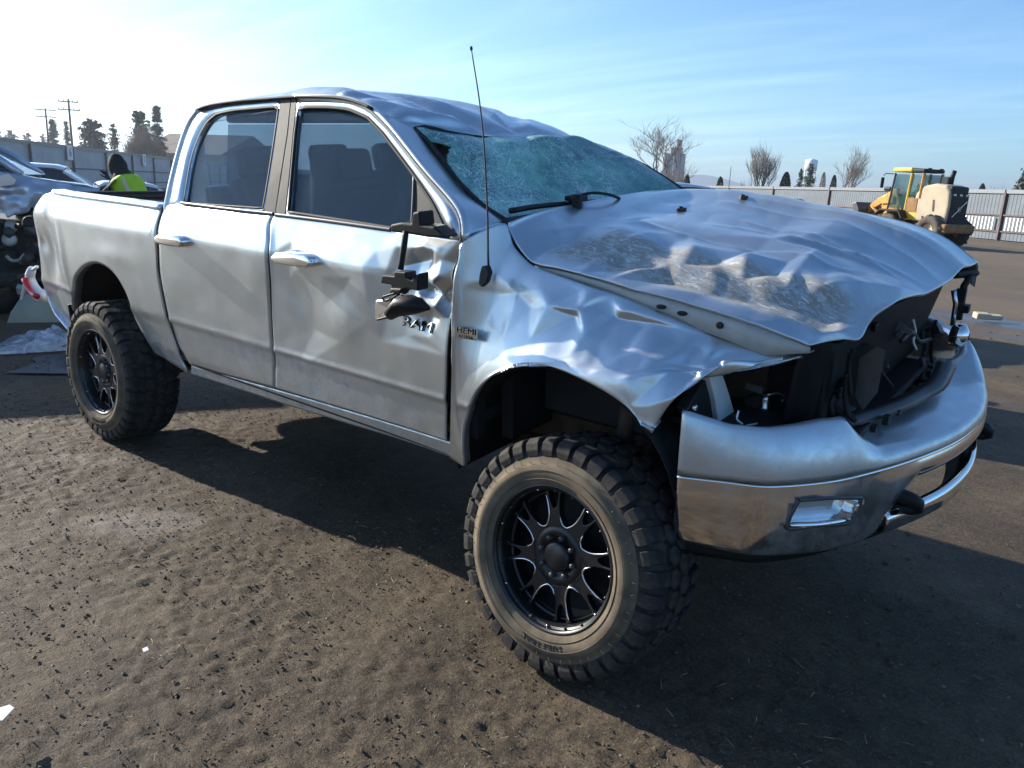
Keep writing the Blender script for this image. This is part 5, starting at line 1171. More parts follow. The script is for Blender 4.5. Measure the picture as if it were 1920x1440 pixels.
mb = MB(); mb.lathe([(.185, -.012), (.197, 0), (.185, .012), (.173, 0)], 28, 0, (0, 0, 0), True); mb.box((0, 0, -.02), (.02, .34, .04)); o = mb.build('steering_wheel', M['plastic'], T, True); o.location = (-1.0, .42, 1.46); o.rotation_euler = (0, rad(-25), 0)
V = []
for j in range(12):
    for i in range(16):
        q = ROOF[int(j / 11 * (nV - 1)), int(i / 15 * (nU - 1))]; V.append(q * np.array([1, .93, 1]) + np.array([0, 0, -.075]))
mesh('headliner', V, quads(12, 16), M['beige'], T)
for y in (-.40, .40):
    mb = MB(); mb.box((-1.05, y, 1.93), (.17, .46, .022), rotm('y', .55)); o = mb.build('sun_visor', M['beige'], T); bevel(o, .008)
mslab('visor_card', [(798, 266), (850, 268), (846, 292), (834, 300), (812, 288)], -.50, .02, 'beige', T)
mb = MB(); mb.box((-.95, .05, 1.83), (.03, .26, .07)); o = mb.build('rear_view_mirror', M['plastic'], T); bevel(o, .01)
mb = MB(); mb.tube([(-1.66, -.82, 1.0), (-1.66, -.72, 1.95)], .045, 8); mb.tube([(-1.66, .82, 1.0), (-1.66, .66, 1.80)], .045, 8); mb.build('pillar_cover', M['interior'], T, True)
# ------------------------------------------------------------------ yard fences
M['sheet'] = plain('weathered_sheet_metal', (0.33, 0.37, 0.41), 0.5, 0.2, var=0.14, scale=0.7); M['sheet2'] = plain('galvanised_sheet_metal', (0.105, 0.125, 0.145), 0.6, 0.2, var=0.14, scale=0.7)
M['cap'] = plain('galvanised_cap', (0.16, 0.17, 0.18), 0.5, 0.2, var=0.1)
M['post'] = plain('red_oxide_post', (0.11, 0.075, 0.068), 0.75, var=0.3, scale=3)
M['slat'] = plain('sun_stripe_white', (0.75, 0.75, 0.73), 0.6)
M['sign'] = plain('white_sign', (0.72, 0.72, 0.72), 0.6, var=0.05)
M['ink'] = plain('black_ink', (0.03, 0.03, 0.035), 0.6)
def fence(p0, direction, t0, t1, first, bay, side, label, name='metal_fence', H=3.1, sun_stripes=None, sheet='sheet'):
    d = np.array([direction[0], direction[1]]); d /= np.linalg.norm(d); n = np.array([-d[1], d[0]]) * side      # n: towards the side we look from
    root = empty(name, (p0[0], p0[1], 0), math.atan2(d[1], d[0])); tag(root, label, 'fence', 'sheet metal fences round the yard')
    s = side                                               # local: x along the fence, y across
    v, f = [], []; k = 0; x = 0.0; prof = []
    while x < bay - .01:
        for dx, y in ((0, 0), (.19, 0), (.215, .016), (.275, .016)): prof.append((x + dx, y))
        x += .30
    prof.append((bay, 0))
    for (a, y) in prof: v += [(a, s * y, .03), (a, s * y, H - .14)]
    f = [(2 * i, 2 * i + 2, 2 * i + 3, 2 * i + 1) for i in range(len(prof) - 1)]
    base = None; t = first
    while t > t0: t -= bay
    while t < t1:
        if base is None: base = mesh('panel', v, f, M[sheet], root, False); base.location = (t, 0, 0)
        else: o = base.copy(); link(o, root); o.location = (t, 0, 0)
        for nm, zz, hh, th, m in (('rail', .52, .09, .06, 'post'), ('rail', 1.55, .09, .06, 'post'), ('cap_strip', H - .14, .24, .10, 'cap')):
            mb = MB(); mb.box((t + bay / 2, s * .07, zz + hh / 2), (bay - .16, th, hh)); mb.build(nm, M[m], root)
        mb = MB(); mb.box((t, s * .09, H / 2 - .04), (.15, .15, H - .08)); mb.build('post', M['post'], root)
        if sun_stripes and t in sun_stripes: pass
        t += bay
    return root, d, n
FD = np.array([-.7566, .6539])
fr_, d_, n_ = fence((-4.107, 55.57), FD, -30, 190, 1.64, 9.8, 1, 'long pale corrugated fence with dark posts behind the yellow loader', sheet='sheet2')
fl_, d2_, n2_ = fence((-51.58, 15.15), FD, -26, 150, 4.3, 7.8, -1, 'blue grey corrugated fence with numbered white plates behind the wrecks on the left')
for x in list(np.arange(2.2, 5.4, .30)) + list(np.arange(-1.0, 1.3, .30)):  # white strips standing in for bright sunlit stripes on the fence
    for z in (1.05,): mb = MB(); mb.box((x, .16, z), (.11, .03, .82)); mb.build('sunlit_stripe', M['slat'], fr_)
for x, ch in ((11.2, '6'), (31.5, '7')):
    mb = MB(); mb.box((x, -.20, 2.70), (1.1, .03, 1.05)); o = mb.build('number_plate', M['sign'], fl_)
    v, f = text_mesh(ch, .85, .006); v = np.stack([-v[:, 0] * -1, np.full(len(v), -.222) - v[:, 2], v[:, 1]], 1)
    q = mesh('number', [(a, b, c) for a, b, c in v], f, M['ink'], o, False); q.location = (x, 0, 2.70)

# ------------------------------------------------------------------ trees
M['bark'] = plain('bare_bark', (0.24, 0.20, 0.165), 0.9, var=0.3, scale=2)
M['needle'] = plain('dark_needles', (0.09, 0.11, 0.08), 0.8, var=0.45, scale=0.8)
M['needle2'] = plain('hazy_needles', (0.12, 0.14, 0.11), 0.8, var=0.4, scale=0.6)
M['cedar'] = plain('clipped_cedar', (0.075, 0.08, 0.045), 0.85, var=0.4, scale=2)
M['brush'] = plain('brown_twigs', (0.24, 0.185, 0.14), 0.9, var=0.3, scale=1)
def ground_at(px, dist):                                    # foot of a thing seen at this photo column, at this distance
    hz = 306.0 + (401.6 - 306.0) * px / 1920
    p = wdepth(px, hz, dist); return np.array([p[0], p[1], 0.0])
def m_per_px(dist): return dist / FPX
def horizon(px): return 306.0 + (401.6 - 306.0) * px / 1920
def height_of(px, py, dist): return CC[2] + (horizon(px) - py) * m_per_px(dist)
def bare_tree(px, dist, top_py, spread_px, label, seed, fork=.28, group='bare winter trees beyond the fence', levels=5, stems=1, upright=.55):
    r = random.Random(seed); b = ground_at(px, dist); H = height_of(px, top_py, dist); S = spread_px * m_per_px(dist)
    root = empty('bare_tree', b); tag(root, label, 'tree', group); tr, cw = MB(), MB()
    def grow(p, d, L, rad_, lv):
        n = 4; pts = [p]; dd = d.copy()
        for i in range(n):
            dd = dd + np.array([r.gauss(0, .10), r.gauss(0, .10), r.gauss(.03, .06)]); dd /= np.linalg.norm(dd); pts.append(pts[-1] + dd * L / n)
        (tr if lv >= levels - 1 else cw).tube(pts, np.linspace(rad_, rad_ * .62, n + 1), 5 if lv >= levels - 1 else 3)
        if lv == 0: return
        k = r.choice((2, 3, 3)) if lv > 1 else 2
        for j in range(k + 1):
            q = pts[-1] if j < k - 1 else pts[r.choice((2, 3))]
            an = r.uniform(0, 2 * math.pi); sp = r.uniform(.35, .75)
            side = np.array([math.cos(an), math.sin(an), 0]); nd = dd * (1 - .25 * sp) + side * sp + np.array([0, 0, upright * .35]); nd /= np.linalg.norm(nd)
            grow(q, nd, L * r.uniform(.62, .82), rad_ * .58, lv - 1)
    trunk = H * fork
    for s in range(stems):
        d0 = np.array([r.gauss(0, .05 + .25 * (stems > 1)), r.gauss(0, .05 + .25 * (stems > 1)), 1.0]); d0 /= np.linalg.norm(d0)
        grow(np.zeros(3), d0, trunk, max(.028, H * .0095), levels)
    V = np.array(tr.v + cw.v); zs = V[:, 2].max(); xs = np.percentile(np.abs(V[:, :2]), 97)
    sc = np.array([S / 2 / xs, S / 2 / xs, H / zs])
    tr.v = [tuple(np.array(q) * sc) for q in tr.v]; cw.v = [tuple(np.array(q) * sc) for q in cw.v]
    tr.build('trunk', M['bark'], root); cw.build('crown', M['bark'], root); return root
def clump_mesh(pts, sizes, r, elong=2.2):
    n = len(pts); a = r.normal(size=(n, 3)); a /= np.linalg.norm(a, axis=1)[:, None]; b = np.cross(a, r.normal(size=(n, 3))); b /= np.linalg.norm(b, axis=1)[:, None]
    a = a * sizes[:, None] * elong * .5; b = b * sizes[:, None] * .5
    V = np.stack([pts - a, pts + b * .9, pts + a, pts - b], 1).reshape(-1, 3); F = (np.array([[0, 1, 2, 3]])[None] + (np.arange(n) * 4)[:, None, None]).reshape(-1, 4); return V, F
def conifer(px, dist, top_py, w_px, label, seed, mat='needle', shape='cone', n=2600, group='evergreens beyond the fence', open_=.25, cat='tree'):
    n = int(n * 3.6); r = np.random.default_rng(seed); b = ground_at(px, dist); H = height_of(px, top_py, dist); Rm = w_px * m_per_px(dist) / 2 * (1.75 if shape == 'pine' else 1.25 if shape == 'cone' else 1)
    root = empty('clipped_cedar' if shape == 'dome' else 'conifer_tree', b); tag(root, label, cat, group)
    mb = MB(); mb.tube([(0, 0, 0), (.02 * H * .1, 0, H * .5), (0, 0, H * .97)], [H * .022, H * .015, H * .003], 7); mb.build('trunk', M['bark'], root)
    if shape == 'cone':                                     # whorls of boughs with gaps between
        nb = 150; bz = np.sort(r.uniform(.08, .99, nb)); ba = r.uniform(0, 6.28, nb); bl = Rm * (1 - bz) ** .8 * r.uniform(.55, 1.1, nb) + .05 * Rm
        k = r.integers(0, nb, n); t = r.uniform(.1, 1, n) ** .7; P = np.stack([np.cos(ba[k]) * bl[k] * t, np.sin(ba[k]) * bl[k] * t, bz[k] * H - .06 * H * t * (1 - bz[k]) * 1.5], 1) + r.normal(size=(n, 3)) * np.array([.09, .09, .05]) * Rm * 1.2
        sz = r.uniform(.035, .075, n) * Rm * 1.4
    elif shape == 'pine':
        nb = 150; bz = np.sort(r.uniform(.10, 1.0, nb)); ba = r.uniform(0, 6.28, nb); bl = Rm * np.clip(1.06 - bz, 0, 1) ** .62 * (.72 + .28 * np.sin(ba * 2 + bz * 5)) * r.uniform(.45, 1.15, nb)
        k = r.integers(0, nb, n); t = r.uniform(.2, 1.05, n); P = np.stack([np.cos(ba[k]) * bl[k] * t, np.sin(ba[k]) * bl[k] * t, bz[k] * H * .96 + .035 * H * t], 1) + r.normal(size=(n, 3)) * Rm * np.array([.12, .12, .10]) * (1.15 - bz[k])[:, None]
        sz = r.uniform(.03, .075, n) * Rm
    else:                                                   # clipped dome
        th = r.uniform(0, 6.28, n); z = r.random(n) ** .8; rr = Rm * np.sqrt(np.clip(1 - z ** 2.4, 0, 1)) * r.uniform(.75, 1.03, n)
        P = np.stack([np.cos(th) * rr, np.sin(th) * rr, z * H], 1); sz = r.uniform(.06, .12, n) * Rm * 1.3
    V, F = clump_mesh(P, sz, r); o = fast_mesh('crown', V, F, M[mat], False); o.parent = root; return root
def thicket(px, dist, top_py, w_px, label, seed):
    r = random.Random(seed); b = ground_at(px, dist); H = height_of(px, top_py, dist); R2 = w_px * m_per_px(dist) / 2
    root = empty('brown_thicket', b); tag(root, label, 'shrub'); cw = MB()
    for k in range(420):
        a, q = r.uniform(0, 6.28), math.sqrt(r.random()); base = np.array([math.cos(a) * q * R2 * .8, math.sin(a) * q * R2 * .8, 0]); h = H * (1 - .35 * q * q) * r.uniform(.6, 1.02); ln = np.array([math.cos(a) * q, math.sin(a) * q, 0]) * R2 * .3
        p1 = base + np.array([0, 0, h * .5]) + ln * .4; p2 = base + np.array([r.gauss(0, .3), r.gauss(0, .3), h]) + ln
        cw.tube([base, p1, p2], [.05, .04, .015], 3)
        for j in range(5): c = p1 + (p2 - p1) * r.random(); e = c + np.array([r.gauss(0, .7), r.gauss(0, .7), r.uniform(.2, 1.0)]); cw.tube([c, e], [.03, .012], 3)
    cw.build('twigs', M['brush'], root)
bare_tree(1222, 112, 218, 145, 'tall spreading bare tree in front of the grain elevator', 3, .30, levels=5)
bare_tree(1258, 108, 300, 90, 'low many stemmed bare shrub at the foot of the grain elevator', 14, .25, stems=3, levels=4)
bare_tree(1434, 105, 264, 66, 'narrow bare tree between two clipped cedars', 5, .16, stems=3, levels=5, upright=1.1)
bare_tree(1575, 108, 268, 84, 'dense round headed bare tree left of the loader cab', 7, .2, levels=5, stems=2)
bare_tree(1768, 112, 324, 38, 'small bare tree just right of the loader exhaust', 9, .25, levels=5)
bare_tree(1856, 125, 342, 26, 'faint little bare tree right of the round bush', 19, .25, levels=4)
bare_tree(1400, 112, 330, 24, 'short bare sapling beside the narrow bare tree', 29, .25, levels=4)
conifer(1285, 104, 329, 17, 'clipped cedar nearest the grain elevator', 21, 'cedar', 'dome', 1200, 'clipped cedars along the fence', cat='hedge plant')
conifer(1347, 104, 333, 18, 'clipped cedar beside the thin mast', 22, 'cedar', 'dome', 1200, 'clipped cedars along the fence', cat='hedge plant')
conifer(1468, 104, 325, 25, 'broad clipped cedar right of the narrow bare tree', 23, 'cedar', 'dome', 1400, 'clipped cedars along the fence', cat='hedge plant')
conifer(1557, 104, 330, 16, 'slim clipped cedar in front of the round headed bare tree', 24, 'cedar', 'dome', 1200, 'clipped cedars along the fence', cat='hedge plant')
conifer(1537, 106, 325, 14, 'brownish slim evergreen left of the slim clipped cedar', 25, 'brush', 'dome', 900)
conifer(1833, 95, 346, 20, 'low round bush peeping over the right hand fence', 26, 'cedar', 'dome', 1200, 'clipped cedars along the fence', cat='hedge plant')
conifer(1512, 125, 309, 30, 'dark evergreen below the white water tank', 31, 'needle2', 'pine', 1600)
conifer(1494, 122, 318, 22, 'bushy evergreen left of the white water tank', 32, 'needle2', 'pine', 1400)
conifer(1916, 100, 318, 62, 'dark pine cut by the right edge of the view', 33, 'needle', 'cone', 2200)
conifer(268, 128, 214, 52, 'tall dark pine behind the brown thicket', 34, 'needle', 'pine', 2400)
conifer(300, 132, 205, 36, 'pointed spruce beside the cab of the pickup', 35, 'needle', 'cone', 2400)
conifer(178, 120, 228, 64, 'wide grey green pine right of the taller utility pole', 36, 'needle2', 'pine', 2400)
conifer(218, 138, 236, 30, 'small pine between the wide pine and the brown thicket', 37, 'needle2', 'pine', 1500)
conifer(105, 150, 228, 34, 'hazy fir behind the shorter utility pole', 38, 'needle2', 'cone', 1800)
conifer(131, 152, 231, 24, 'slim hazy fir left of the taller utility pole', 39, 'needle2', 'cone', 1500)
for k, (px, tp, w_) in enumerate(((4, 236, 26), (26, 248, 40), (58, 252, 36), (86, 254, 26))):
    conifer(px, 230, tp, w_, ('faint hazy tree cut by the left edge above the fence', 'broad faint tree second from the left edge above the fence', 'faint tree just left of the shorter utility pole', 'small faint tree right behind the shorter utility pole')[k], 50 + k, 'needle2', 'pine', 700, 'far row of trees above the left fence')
thicket(272, 112, 236, 62, 'brown leafless thicket in front of the tall pine', 5)
# ------------------------------------------------------------------ poles, buildings, hills
M['wood'] = plain('weathered_pole', (0.11, 0.09, 0.075), 0.9, var=0.3)
M['concrete'] = plain('pale_concrete', (0.30, 0.29, 0.275), 0.8, var=0.12, scale=.3)
M['roofbrown'] = plain('brown_roofing', (0.17, 0.125, 0.10), 0.85, var=0.15, scale=.5)
M['tank'] = plain('white_tank_paint', (0.75, 0.77, 0.78), 0.5, var=0.05)
M['hill'] = plain('wooded_hill', (0.06, 0.075, 0.06), 0.95, var=0.3, scale=.01)
def pole(px, dist, top_py, arms, label):
    b = ground_at(px, dist); H = height_of(px, top_py, dist); k = m_per_px(dist)
    root = empty('utility_pole', b, math.atan2(CR[1], CR[0]) + .25); tag(root, label, 'utility pole', 'utility poles beyond the left fence')
    mb = MB(); mb.tube([(0, 0, 0), (0, 0, H)], [.20, .14], 8); mb.build('pole', M['wood'], root)
    for (py, w_) in arms:
        z = height_of(px, py, dist); mb = MB(); mb.box((0, -.18, z), (w_ * k, .12, .16)); a = mb.build('crossarm', M['wood'], root)
        for sx in (-.46, -.22, .22, .46): mb = MB(); mb.tube([(sx * w_ * k, -.18, z + .08), (sx * w_ * k, -.18, z + .34)], .06, 5); mb.build('insulator', M['trim'], a)
pole(95, 128, 209, ((212, 36), (224, 34)), 'shorter utility pole with two crossarms at the far left')
pole(139, 112, 193, ((198, 34), (212, 38)), 'taller utility pole with two crossarms left of the wide pine')
b = ground_at(1364, 140); mast = empty('mast', b); tag(mast, 'thin grey mast between two clipped cedars', 'mast')
mb = MB(); mb.tube([(0, 0, 0), (0, 0, height_of(1364, 314, 140))], [.09, .05], 6); mb.build('pole', M['trim'], mast)
D = 620; b = ground_at(1257, D); k = m_per_px(D); el = empty('grain_elevator', b, math.atan2(CR[1], CR[0])); tag(el, 'pale concrete grain elevator with a narrow head house behind the spreading bare tree', 'grain elevator')
Hh = height_of(1257, 291, D)
for i in range(4): mb = MB(); mb.lathe([(5.6 * k, 0), (5.6 * k, Hh), (0, Hh + .3)], 20, 2, ((-16.5 + 11 * i) * k, (i % 2) * 2.0, 0)); mb.build('silo', M['concrete'], el, True)
mb = MB(); mb.box((4 * k, 3, Hh + 2.2), (22 * k, 6, 4.4)); mb.build('gallery', M['concrete'], el)
mb = MB(); mb.box((6 * k, 2, (Hh + height_of(1262, 267, D)) / 2), (6.5 * k, 4, height_of(1262, 267, D) - Hh)); hd = mb.build('head_house', M['concrete'], el)
mb = MB(); mb.box((10 * k, 2, Hh + 6), (5 * k, 4, 9)); mb.build('leg_tower', M['concrete'], el)
for i in range(5): mb = MB(); mb.box((6 * k, -.1, Hh + 3 + 2.2 * i * .8), (1.2, .1, 1.0)); mb.build('window', M['dark'], el)
D = 420; b = ground_at(1511, D); tk = empty('water_tank', b); tag(tk, 'white water tank standing above the dark evergreens', 'water tank')
zb_, zt_ = height_of(1511, 322, D), height_of(1511, 301, D); mb = MB(); r_t = 11 * m_per_px(D); mb.lathe([(0, zb_), (r_t, zb_), (r_t, zt_ - .8), (r_t * .3, zt_), (0, zt_)], 24, 2); mb.build('drum', M['tank'], tk, True)
for a in range(4): mb = MB(); mb.tube([(r_t * .8 * math.cos(a * 1.57 + .4), r_t * .8 * math.sin(a * 1.57 + .4), 0), (r_t * .8 * math.cos(a * 1.57 + .4), r_t * .8 * math.sin(a * 1.57 + .4), zb_)], .3, 6); mb.build('leg', M['tank'], tk)
D = 150; b = ground_at(325, D); br = empty('barn', b, math.atan2(CR[1], CR[0]) - .35); tag(br, 'low building with a brown sloping roof behind the cab of the pickup', 'building')
zt_, ze = height_of(325, 249, D), height_of(325, 288, D); Wd = 100 * m_per_px(D)
mb = MB(); mb.box((Wd * .15, 9, ze / 2), (Wd * 1.9, 16, ze)); mb.build('wall', M['concrete'], br)
mb = MB(); mb.prism([(-.6, ze - .1), (9, zt_), (18.6, ze - .1), (9, ze - .1)], -Wd * .85, Wd * 1.15, 0); mb.build('roof', M['roofbrown'], br)
for i in range(3): mb = MB(); mb.box((-Wd * .5 + i * Wd * .5, .98, ze * .5), (2.4, .08, 1.2)); mb.build('window', M['dark'], br)
def ridge(name, d0, tops, kind='structure'):
    v = []; n = len(tops)
    for px, py in tops: b = ground_at(px, d0); z = CC[2] + (horizon(px) - py) * m_per_px(d0); v += [(b[0], b[1], -5), (b[0], b[1], z), (b[0] + CF[0] * 900, b[1] + CF[1] * 900, -5)]
    f = []
    for i in range(n - 1): f += [(3 * i, 3 * i + 3, 3 * i + 4, 3 * i + 1), (3 * i + 1, 3 * i + 4, 3 * i + 5, 3 * i + 2)]
    return tag(mesh(name, v, f, M['hill'], None, False), kind=kind)
hr = np.arange(-500, 2700, 14); h_ = [(px, horizon(px) - 7 - 28 * math.exp(-((px - 1310) / 75) ** 2) - 12 * math.exp(-((px - 1420) / 120) ** 2) - 3 * float(fbm(px * .012, 3.1, 4, 6)) - 30 * math.exp(-((px + 40) / 190) ** 2)) for px in hr]
ridge('hills', 4200, h_)

# ------------------------------------------------------------------ vehicles of the yard
M['wpaint'] = plain('white_car_paint', (0.70, 0.71, 0.72), 0.3, 0.0, var=0.06, coat=0.8)
M['bpaint'] = plain('blue_silver_paint', (0.42, 0.46, 0.52), 0.35, 0.5, var=0.15, scale=3, coat=0.6)
M['gpaint'] = plain('grey_car_paint', (0.16, 0.17, 0.19), 0.35, 0.4, var=0.1, coat=0.7)
def make_car(loc, rz, paint_m, label, L=4.7, Wc=1.84, H=1.62, kind='suv', group=None):
    root = empty('parked_car', loc, rz); tag(root, label, 'car', group); hw = Wc / 2
    xs = np.array([-.50, -.485, -.45, -.36, -.20, 0, .14, .22, .34, .44, .485, .50]) * L
    belt = H * np.array([.36, .50, .60, .615, .615, .605, .60, .595, .56, .52, .44, .34]); wid = hw * np.array([.80, .90, .96, 1, 1, 1, 1, 1, .985, .94, .86, .74])
    ring = []
    for x, zb, w in zip(xs, belt, wid):
        lo = .30 if abs(x) > L * .46 else .22
        ring.append([(x, -w * .88, lo), (x, -w, lo + .12), (x, -w, zb * .72), (x, -w * .97, zb - .06), (x, -w * .86, zb), (x, 0, zb + .02), (x, w * .86, zb), (x, w * .97, zb - .06), (x, w, zb * .72), (x, w, lo + .12), (x, w * .88, lo)])
    rr = np.array([[ [np.interp(t, xs, [r[i][k] for r in ring]) for k in range(3)] for i in range(11)] for t in np.linspace(xs[0], xs[-1], 34)])
    mb = MB(); mb.add(rr.reshape(-1, 3), quads(34, 11) + [tuple(range(11)), tuple(33 * 11 + i for i in range(10, -1, -1))]); mb.build('body', paint_m, root, True)
    # cabin: glass house with painted roof and pillars
    zb = H * .60; back = -.47 * L if kind == 'suv' else -.34 * L
    base = [(.24 * L, zb), (back, zb)]; roofx = [(.06 * L, H), (-.40 * L if kind == 'suv' else -.20 * L, H - .03)]
    def hoop(t):                                            # front to back of the roof line
        return None
    G = []
    for k, (xb, xr, zr) in enumerate(((.24 * L, .06 * L, H - .05), (.20 * L, .02 * L, H - .01), (-.05 * L, -.10 * L, H), (back * .8, (roofx[1][0]) * .85, H - .01), (back, roofx[1][0], H - .06))):
        G.append([(xb, -hw * .88, zb - .02), ((xb + xr) / 2, -hw * .82, (zb + zr) / 2), (xr, -hw * .70, zr - .05), (xr, -hw * .55, zr), (xr, 0, zr + .015), (xr, hw * .55, zr), (xr, hw * .70, zr - .05), ((xb + xr) / 2, hw * .82, (zb + zr) / 2), (xb, hw * .88, zb - .02)])
    G = np.array(G)
    mb = MB(); mb.add(G.reshape(-1, 3), quads(5, 9) + [tuple(range(9)), tuple(4 * 9 + i for i in range(8, -1, -1))]); mb.build('glass', M['carglass'], root, False)
    R2 = G[:, 2:7].copy(); R2[:, :, 2] += .012; o = mesh('roof', R2.reshape(-1, 3), quads(5, 5), paint_m, root, True); solid(o, .03, 1)
    for s in (-1, 1):
        for k in (0, 2, 4):
            a, b_ = G[k, 0 if s < 0 else 8], G[k, 2 if s < 0 else 6]; m_ = G[k, 1 if s < 0 else 7]
            v, f = tube_data([a + np.array([0, s * .012, 0]), m_ + np.array([0, s * .012, 0]), b_ + np.array([0, s * .012, 0])], .04, 6); mesh('pillar', v, f, paint_m if k != 2 else M['plastic'], root)
        mb = MB(); mb.box((.17 * L, s * (hw + .08), zb + .06), (.12, .20, .13)); o = mb.build('door_mirror', paint_m, root); bevel(o, .03)
        for x in (.31 * L, -.29 * L):
            mb = MB(); mb.lathe([(.20, -.02), (.34, -.04), (.36, .02), (.36, .18), (.33, .2), (.2, .2)], 24, 1, (0, 0, 0)); o = mb.build('wheel', M['tyre'], root, True); o.location = (x, s * (hw - .02), .36); o.rotation_euler = (0, 0, 0 if s < 0 else math.pi)
            mb = MB(); mb.lathe([(0, 0), (.19, .0), (.21, -.02), (.21, .05)], 16, 1); mb.build('hub', M['milled'], o, True)
        mb = MB(); mb.box((.478 * L, s * hw * .66, H * .41), (.08, .34, .12)); o = mb.build('headlamp', M['lens'], root); bevel(o, .02)
        mb = MB(); mb.box((-.487 * L, s * hw * .74, H * .46), (.06, .22, .2)); o = mb.build('tail_lamp', M['red'], root); bevel(o, .02)
    return root
p = ground_at(98, 17.0); make_car(p, rad(62), M['wpaint'], 'white car with a roof rack beyond the wrecked blue grey car', 4.6, 1.84, 1.72)
p = ground_at(262, 17.5); make_car(p, rad(70), M['wpaint'], 'low white car partly hidden behind the worker in the yellow vest', 4.5, 1.8, 1.42, 'sedan')
p = ground_at(1488, 56); make_car(p, math.atan2(FD[1], FD[0]) + math.pi, M['wpaint'], 'white car by the far fence showing its roof above the bonnet', 4.6, 1.85, 2.0)
# two more vehicles stand in the row on the far side of the pickup, one behind the other, and throw the shadows that reach past its nose
make_car((-3.1, 4.0, 0), 0, M['gpaint'], 'dark grey car parked alongside the far flank of the pickup', 4.8, 1.9, 1.78)
make_car((-4.3, 8.2, 0), 0, M['bpaint'], 'blue car parked beyond the dark grey car', 5.2, 2.6, 1.9)
make_car((-7.2, 19.8, 0), 0, M['gpaint'], 'grey car parked far off behind the bonnet of the pickup', 4.5, 1.84, 1.55)
# ------------------------------------------------------------------ wheel loader
M['yellow'] = plain('loader_yellow', (0.62, 0.42, 0.035), 0.5, var=0.15, scale=2)
M['orange'] = plain('dirty_orange', (0.50, 0.25, 0.035), 0.65, var=0.35, scale=2)
M['dusty'] = plain('dust_covered_panel', (0.46, 0.38, 0.27), 0.85, var=0.15, scale=1.5)
M['rustw'] = plain('rusty_weight', (0.26, 0.14, 0.055), 0.85, var=0.4, scale=3)
M['lglass'] = glass('loader_glass', (0.04, 0.12, 0.12), 0.55)
M['mudtyre'] = plain('muddy_loader_tyre', (0.10, 0.085, 0.065), 0.95, var=0.4, scale=3)
M['dktyre'] = plain('dark_loader_tyre', (0.028, 0.027, 0.026), 0.9, var=0.3, scale=3)
TH = rad(66); hv = -CR[:2] * math.cos(TH) / np.linalg.norm(CR[:2]) + CF[:2] * math.sin(TH) / np.linalg.norm(CF[:2])
L_ = empty('wheel_loader', ground_at(1716, 38.0), math.atan2(hv[1], hv[0])); tag(L_, 'yellow wheel loader with a dust covered engine hood seen from behind', 'wheel loader')
def lbox(name, c, d, m, parent=None, bw=.03, Mx=None):
    mb = MB(); mb.box(c, d, Mx); o = mb.build(name, M[m], parent or L_); bevel(o, bw); return o
def lpr(name, ol, y0, y1, m, parent=None, bw=.03, ax=1):
    mb = MB(); mb.prism(ol, y0, y1, ax); o = mb.build(name, M[m], parent or L_); bevel(o, bw, 3); return o
lpr('engine_hood', [(-2.55, 1.15), (-2.62, 2.0), (-2.55, 2.62), (-2.30, 2.95), (-1.6, 3.02), (-.9, 2.90), (-.45, 2.55), (-.38, 1.2)], -.74, .74, 'dusty', bw=.14)
g = lbox('grille', (-2.62, 0, 1.85), (.10, 1.24, 1.42), 'plastic')
for k in range(7): lbox('grille_slat', (-2.68, 0, 1.28 + k * .19), (.02, 1.10, .05), 'dark', g, .004)
mb = MB(); mb.box((-2.70, 0, 1.85), (.02, 1.25, .05), rotm('x', rad(-38))); mb.build('diagonal_bar', M['milled'], g)
mb = MB(); mb.lathe([(.10, -.015), (.13, 0), (.10, .015)], 20, 0, (-2.715, 0, 1.85), True); mb.build('ring_emblem', M['milled'], g, True)
lbox('rear_cowl', (-2.40, 0, 2.70), (.42, 1.30, .42), 'plastic', None, .10)
for y in (-.46, .0, .46): lbox('rear_lamp', (-2.64, y, 2.50), (.08, .20, .10), 'lens', None, .02)
lpr('counterweight', [(-2.95, .72), (-2.98, 1.12), (-2.3, 1.18), (-2.2, .70)], -1.15, 1.15, 'rustw', bw=.10)
lbox('exhaust_shroud', (-1.35, -.35, 3.10), (.34, .34, .55), 'dusty', None, .06)
mb = MB(); mb.tube([(-1.62, -.38, 2.9), (-1.66, -.38, 3.40), (-1.74, -.38, 3.66)], [.13, .12, .11], 12); mb.build('exhaust_stack', M['plastic'], L_, True)
lpr('hood_vent', [(-1.8, 1.7), (-1.72, 2.25), (-1.62, 2.25), (-1.68, 1.7)], .735, .755, 'pillar', bw=.005)
# cab
for y in (-.72, .72):
    mb = MB(); mb.tube([(.05, y, 1.6), (-.05, y, 3.5)], .075, 6); mb.build('cab_post', M['yellow'], L_)
    mb = MB(); mb.tube([(1.25, y, 1.6), (1.05, y, 3.5)], .05, 6); mb.build('cab_post', M['trim'], L_)
    mb = MB(); mb.tube([(-.75, y, 2.3), (-.80, y, 3.5)], .08, 6); mb.build('cab_post', M['orange'], L_)
    s = 1 if y > 0 else -1
    mesh('cab_window', [(.12, y, 1.75), (1.18, y, 1.75), (1.05, y, 3.45), (.02, y, 3.45)], [(0, 1, 2, 3)], M['lglass'], L_, False)
    mesh('cab_window', [(-.02, y, 2.35), (-.72, y, 2.35), (-.74, y, 3.45), (-.05, y, 3.45)], [(0, 1, 2, 3)], M['lglass'], L_, False)
mesh('cab_window', [(-.78, -.66, 2.5), (-.78, .66, 2.5), (-.80, .66, 3.45), (-.80, -.66, 3.45)], [(0, 1, 2, 3)], M['lglass'], L_, False)
mesh('cab_window', [(1.24, -.66, 1.8), (1.24, .66, 1.8), (1.06, .66, 3.45), (1.06, -.66, 3.45)], [(0, 1, 2, 3)], M['lglass'], L_, False)
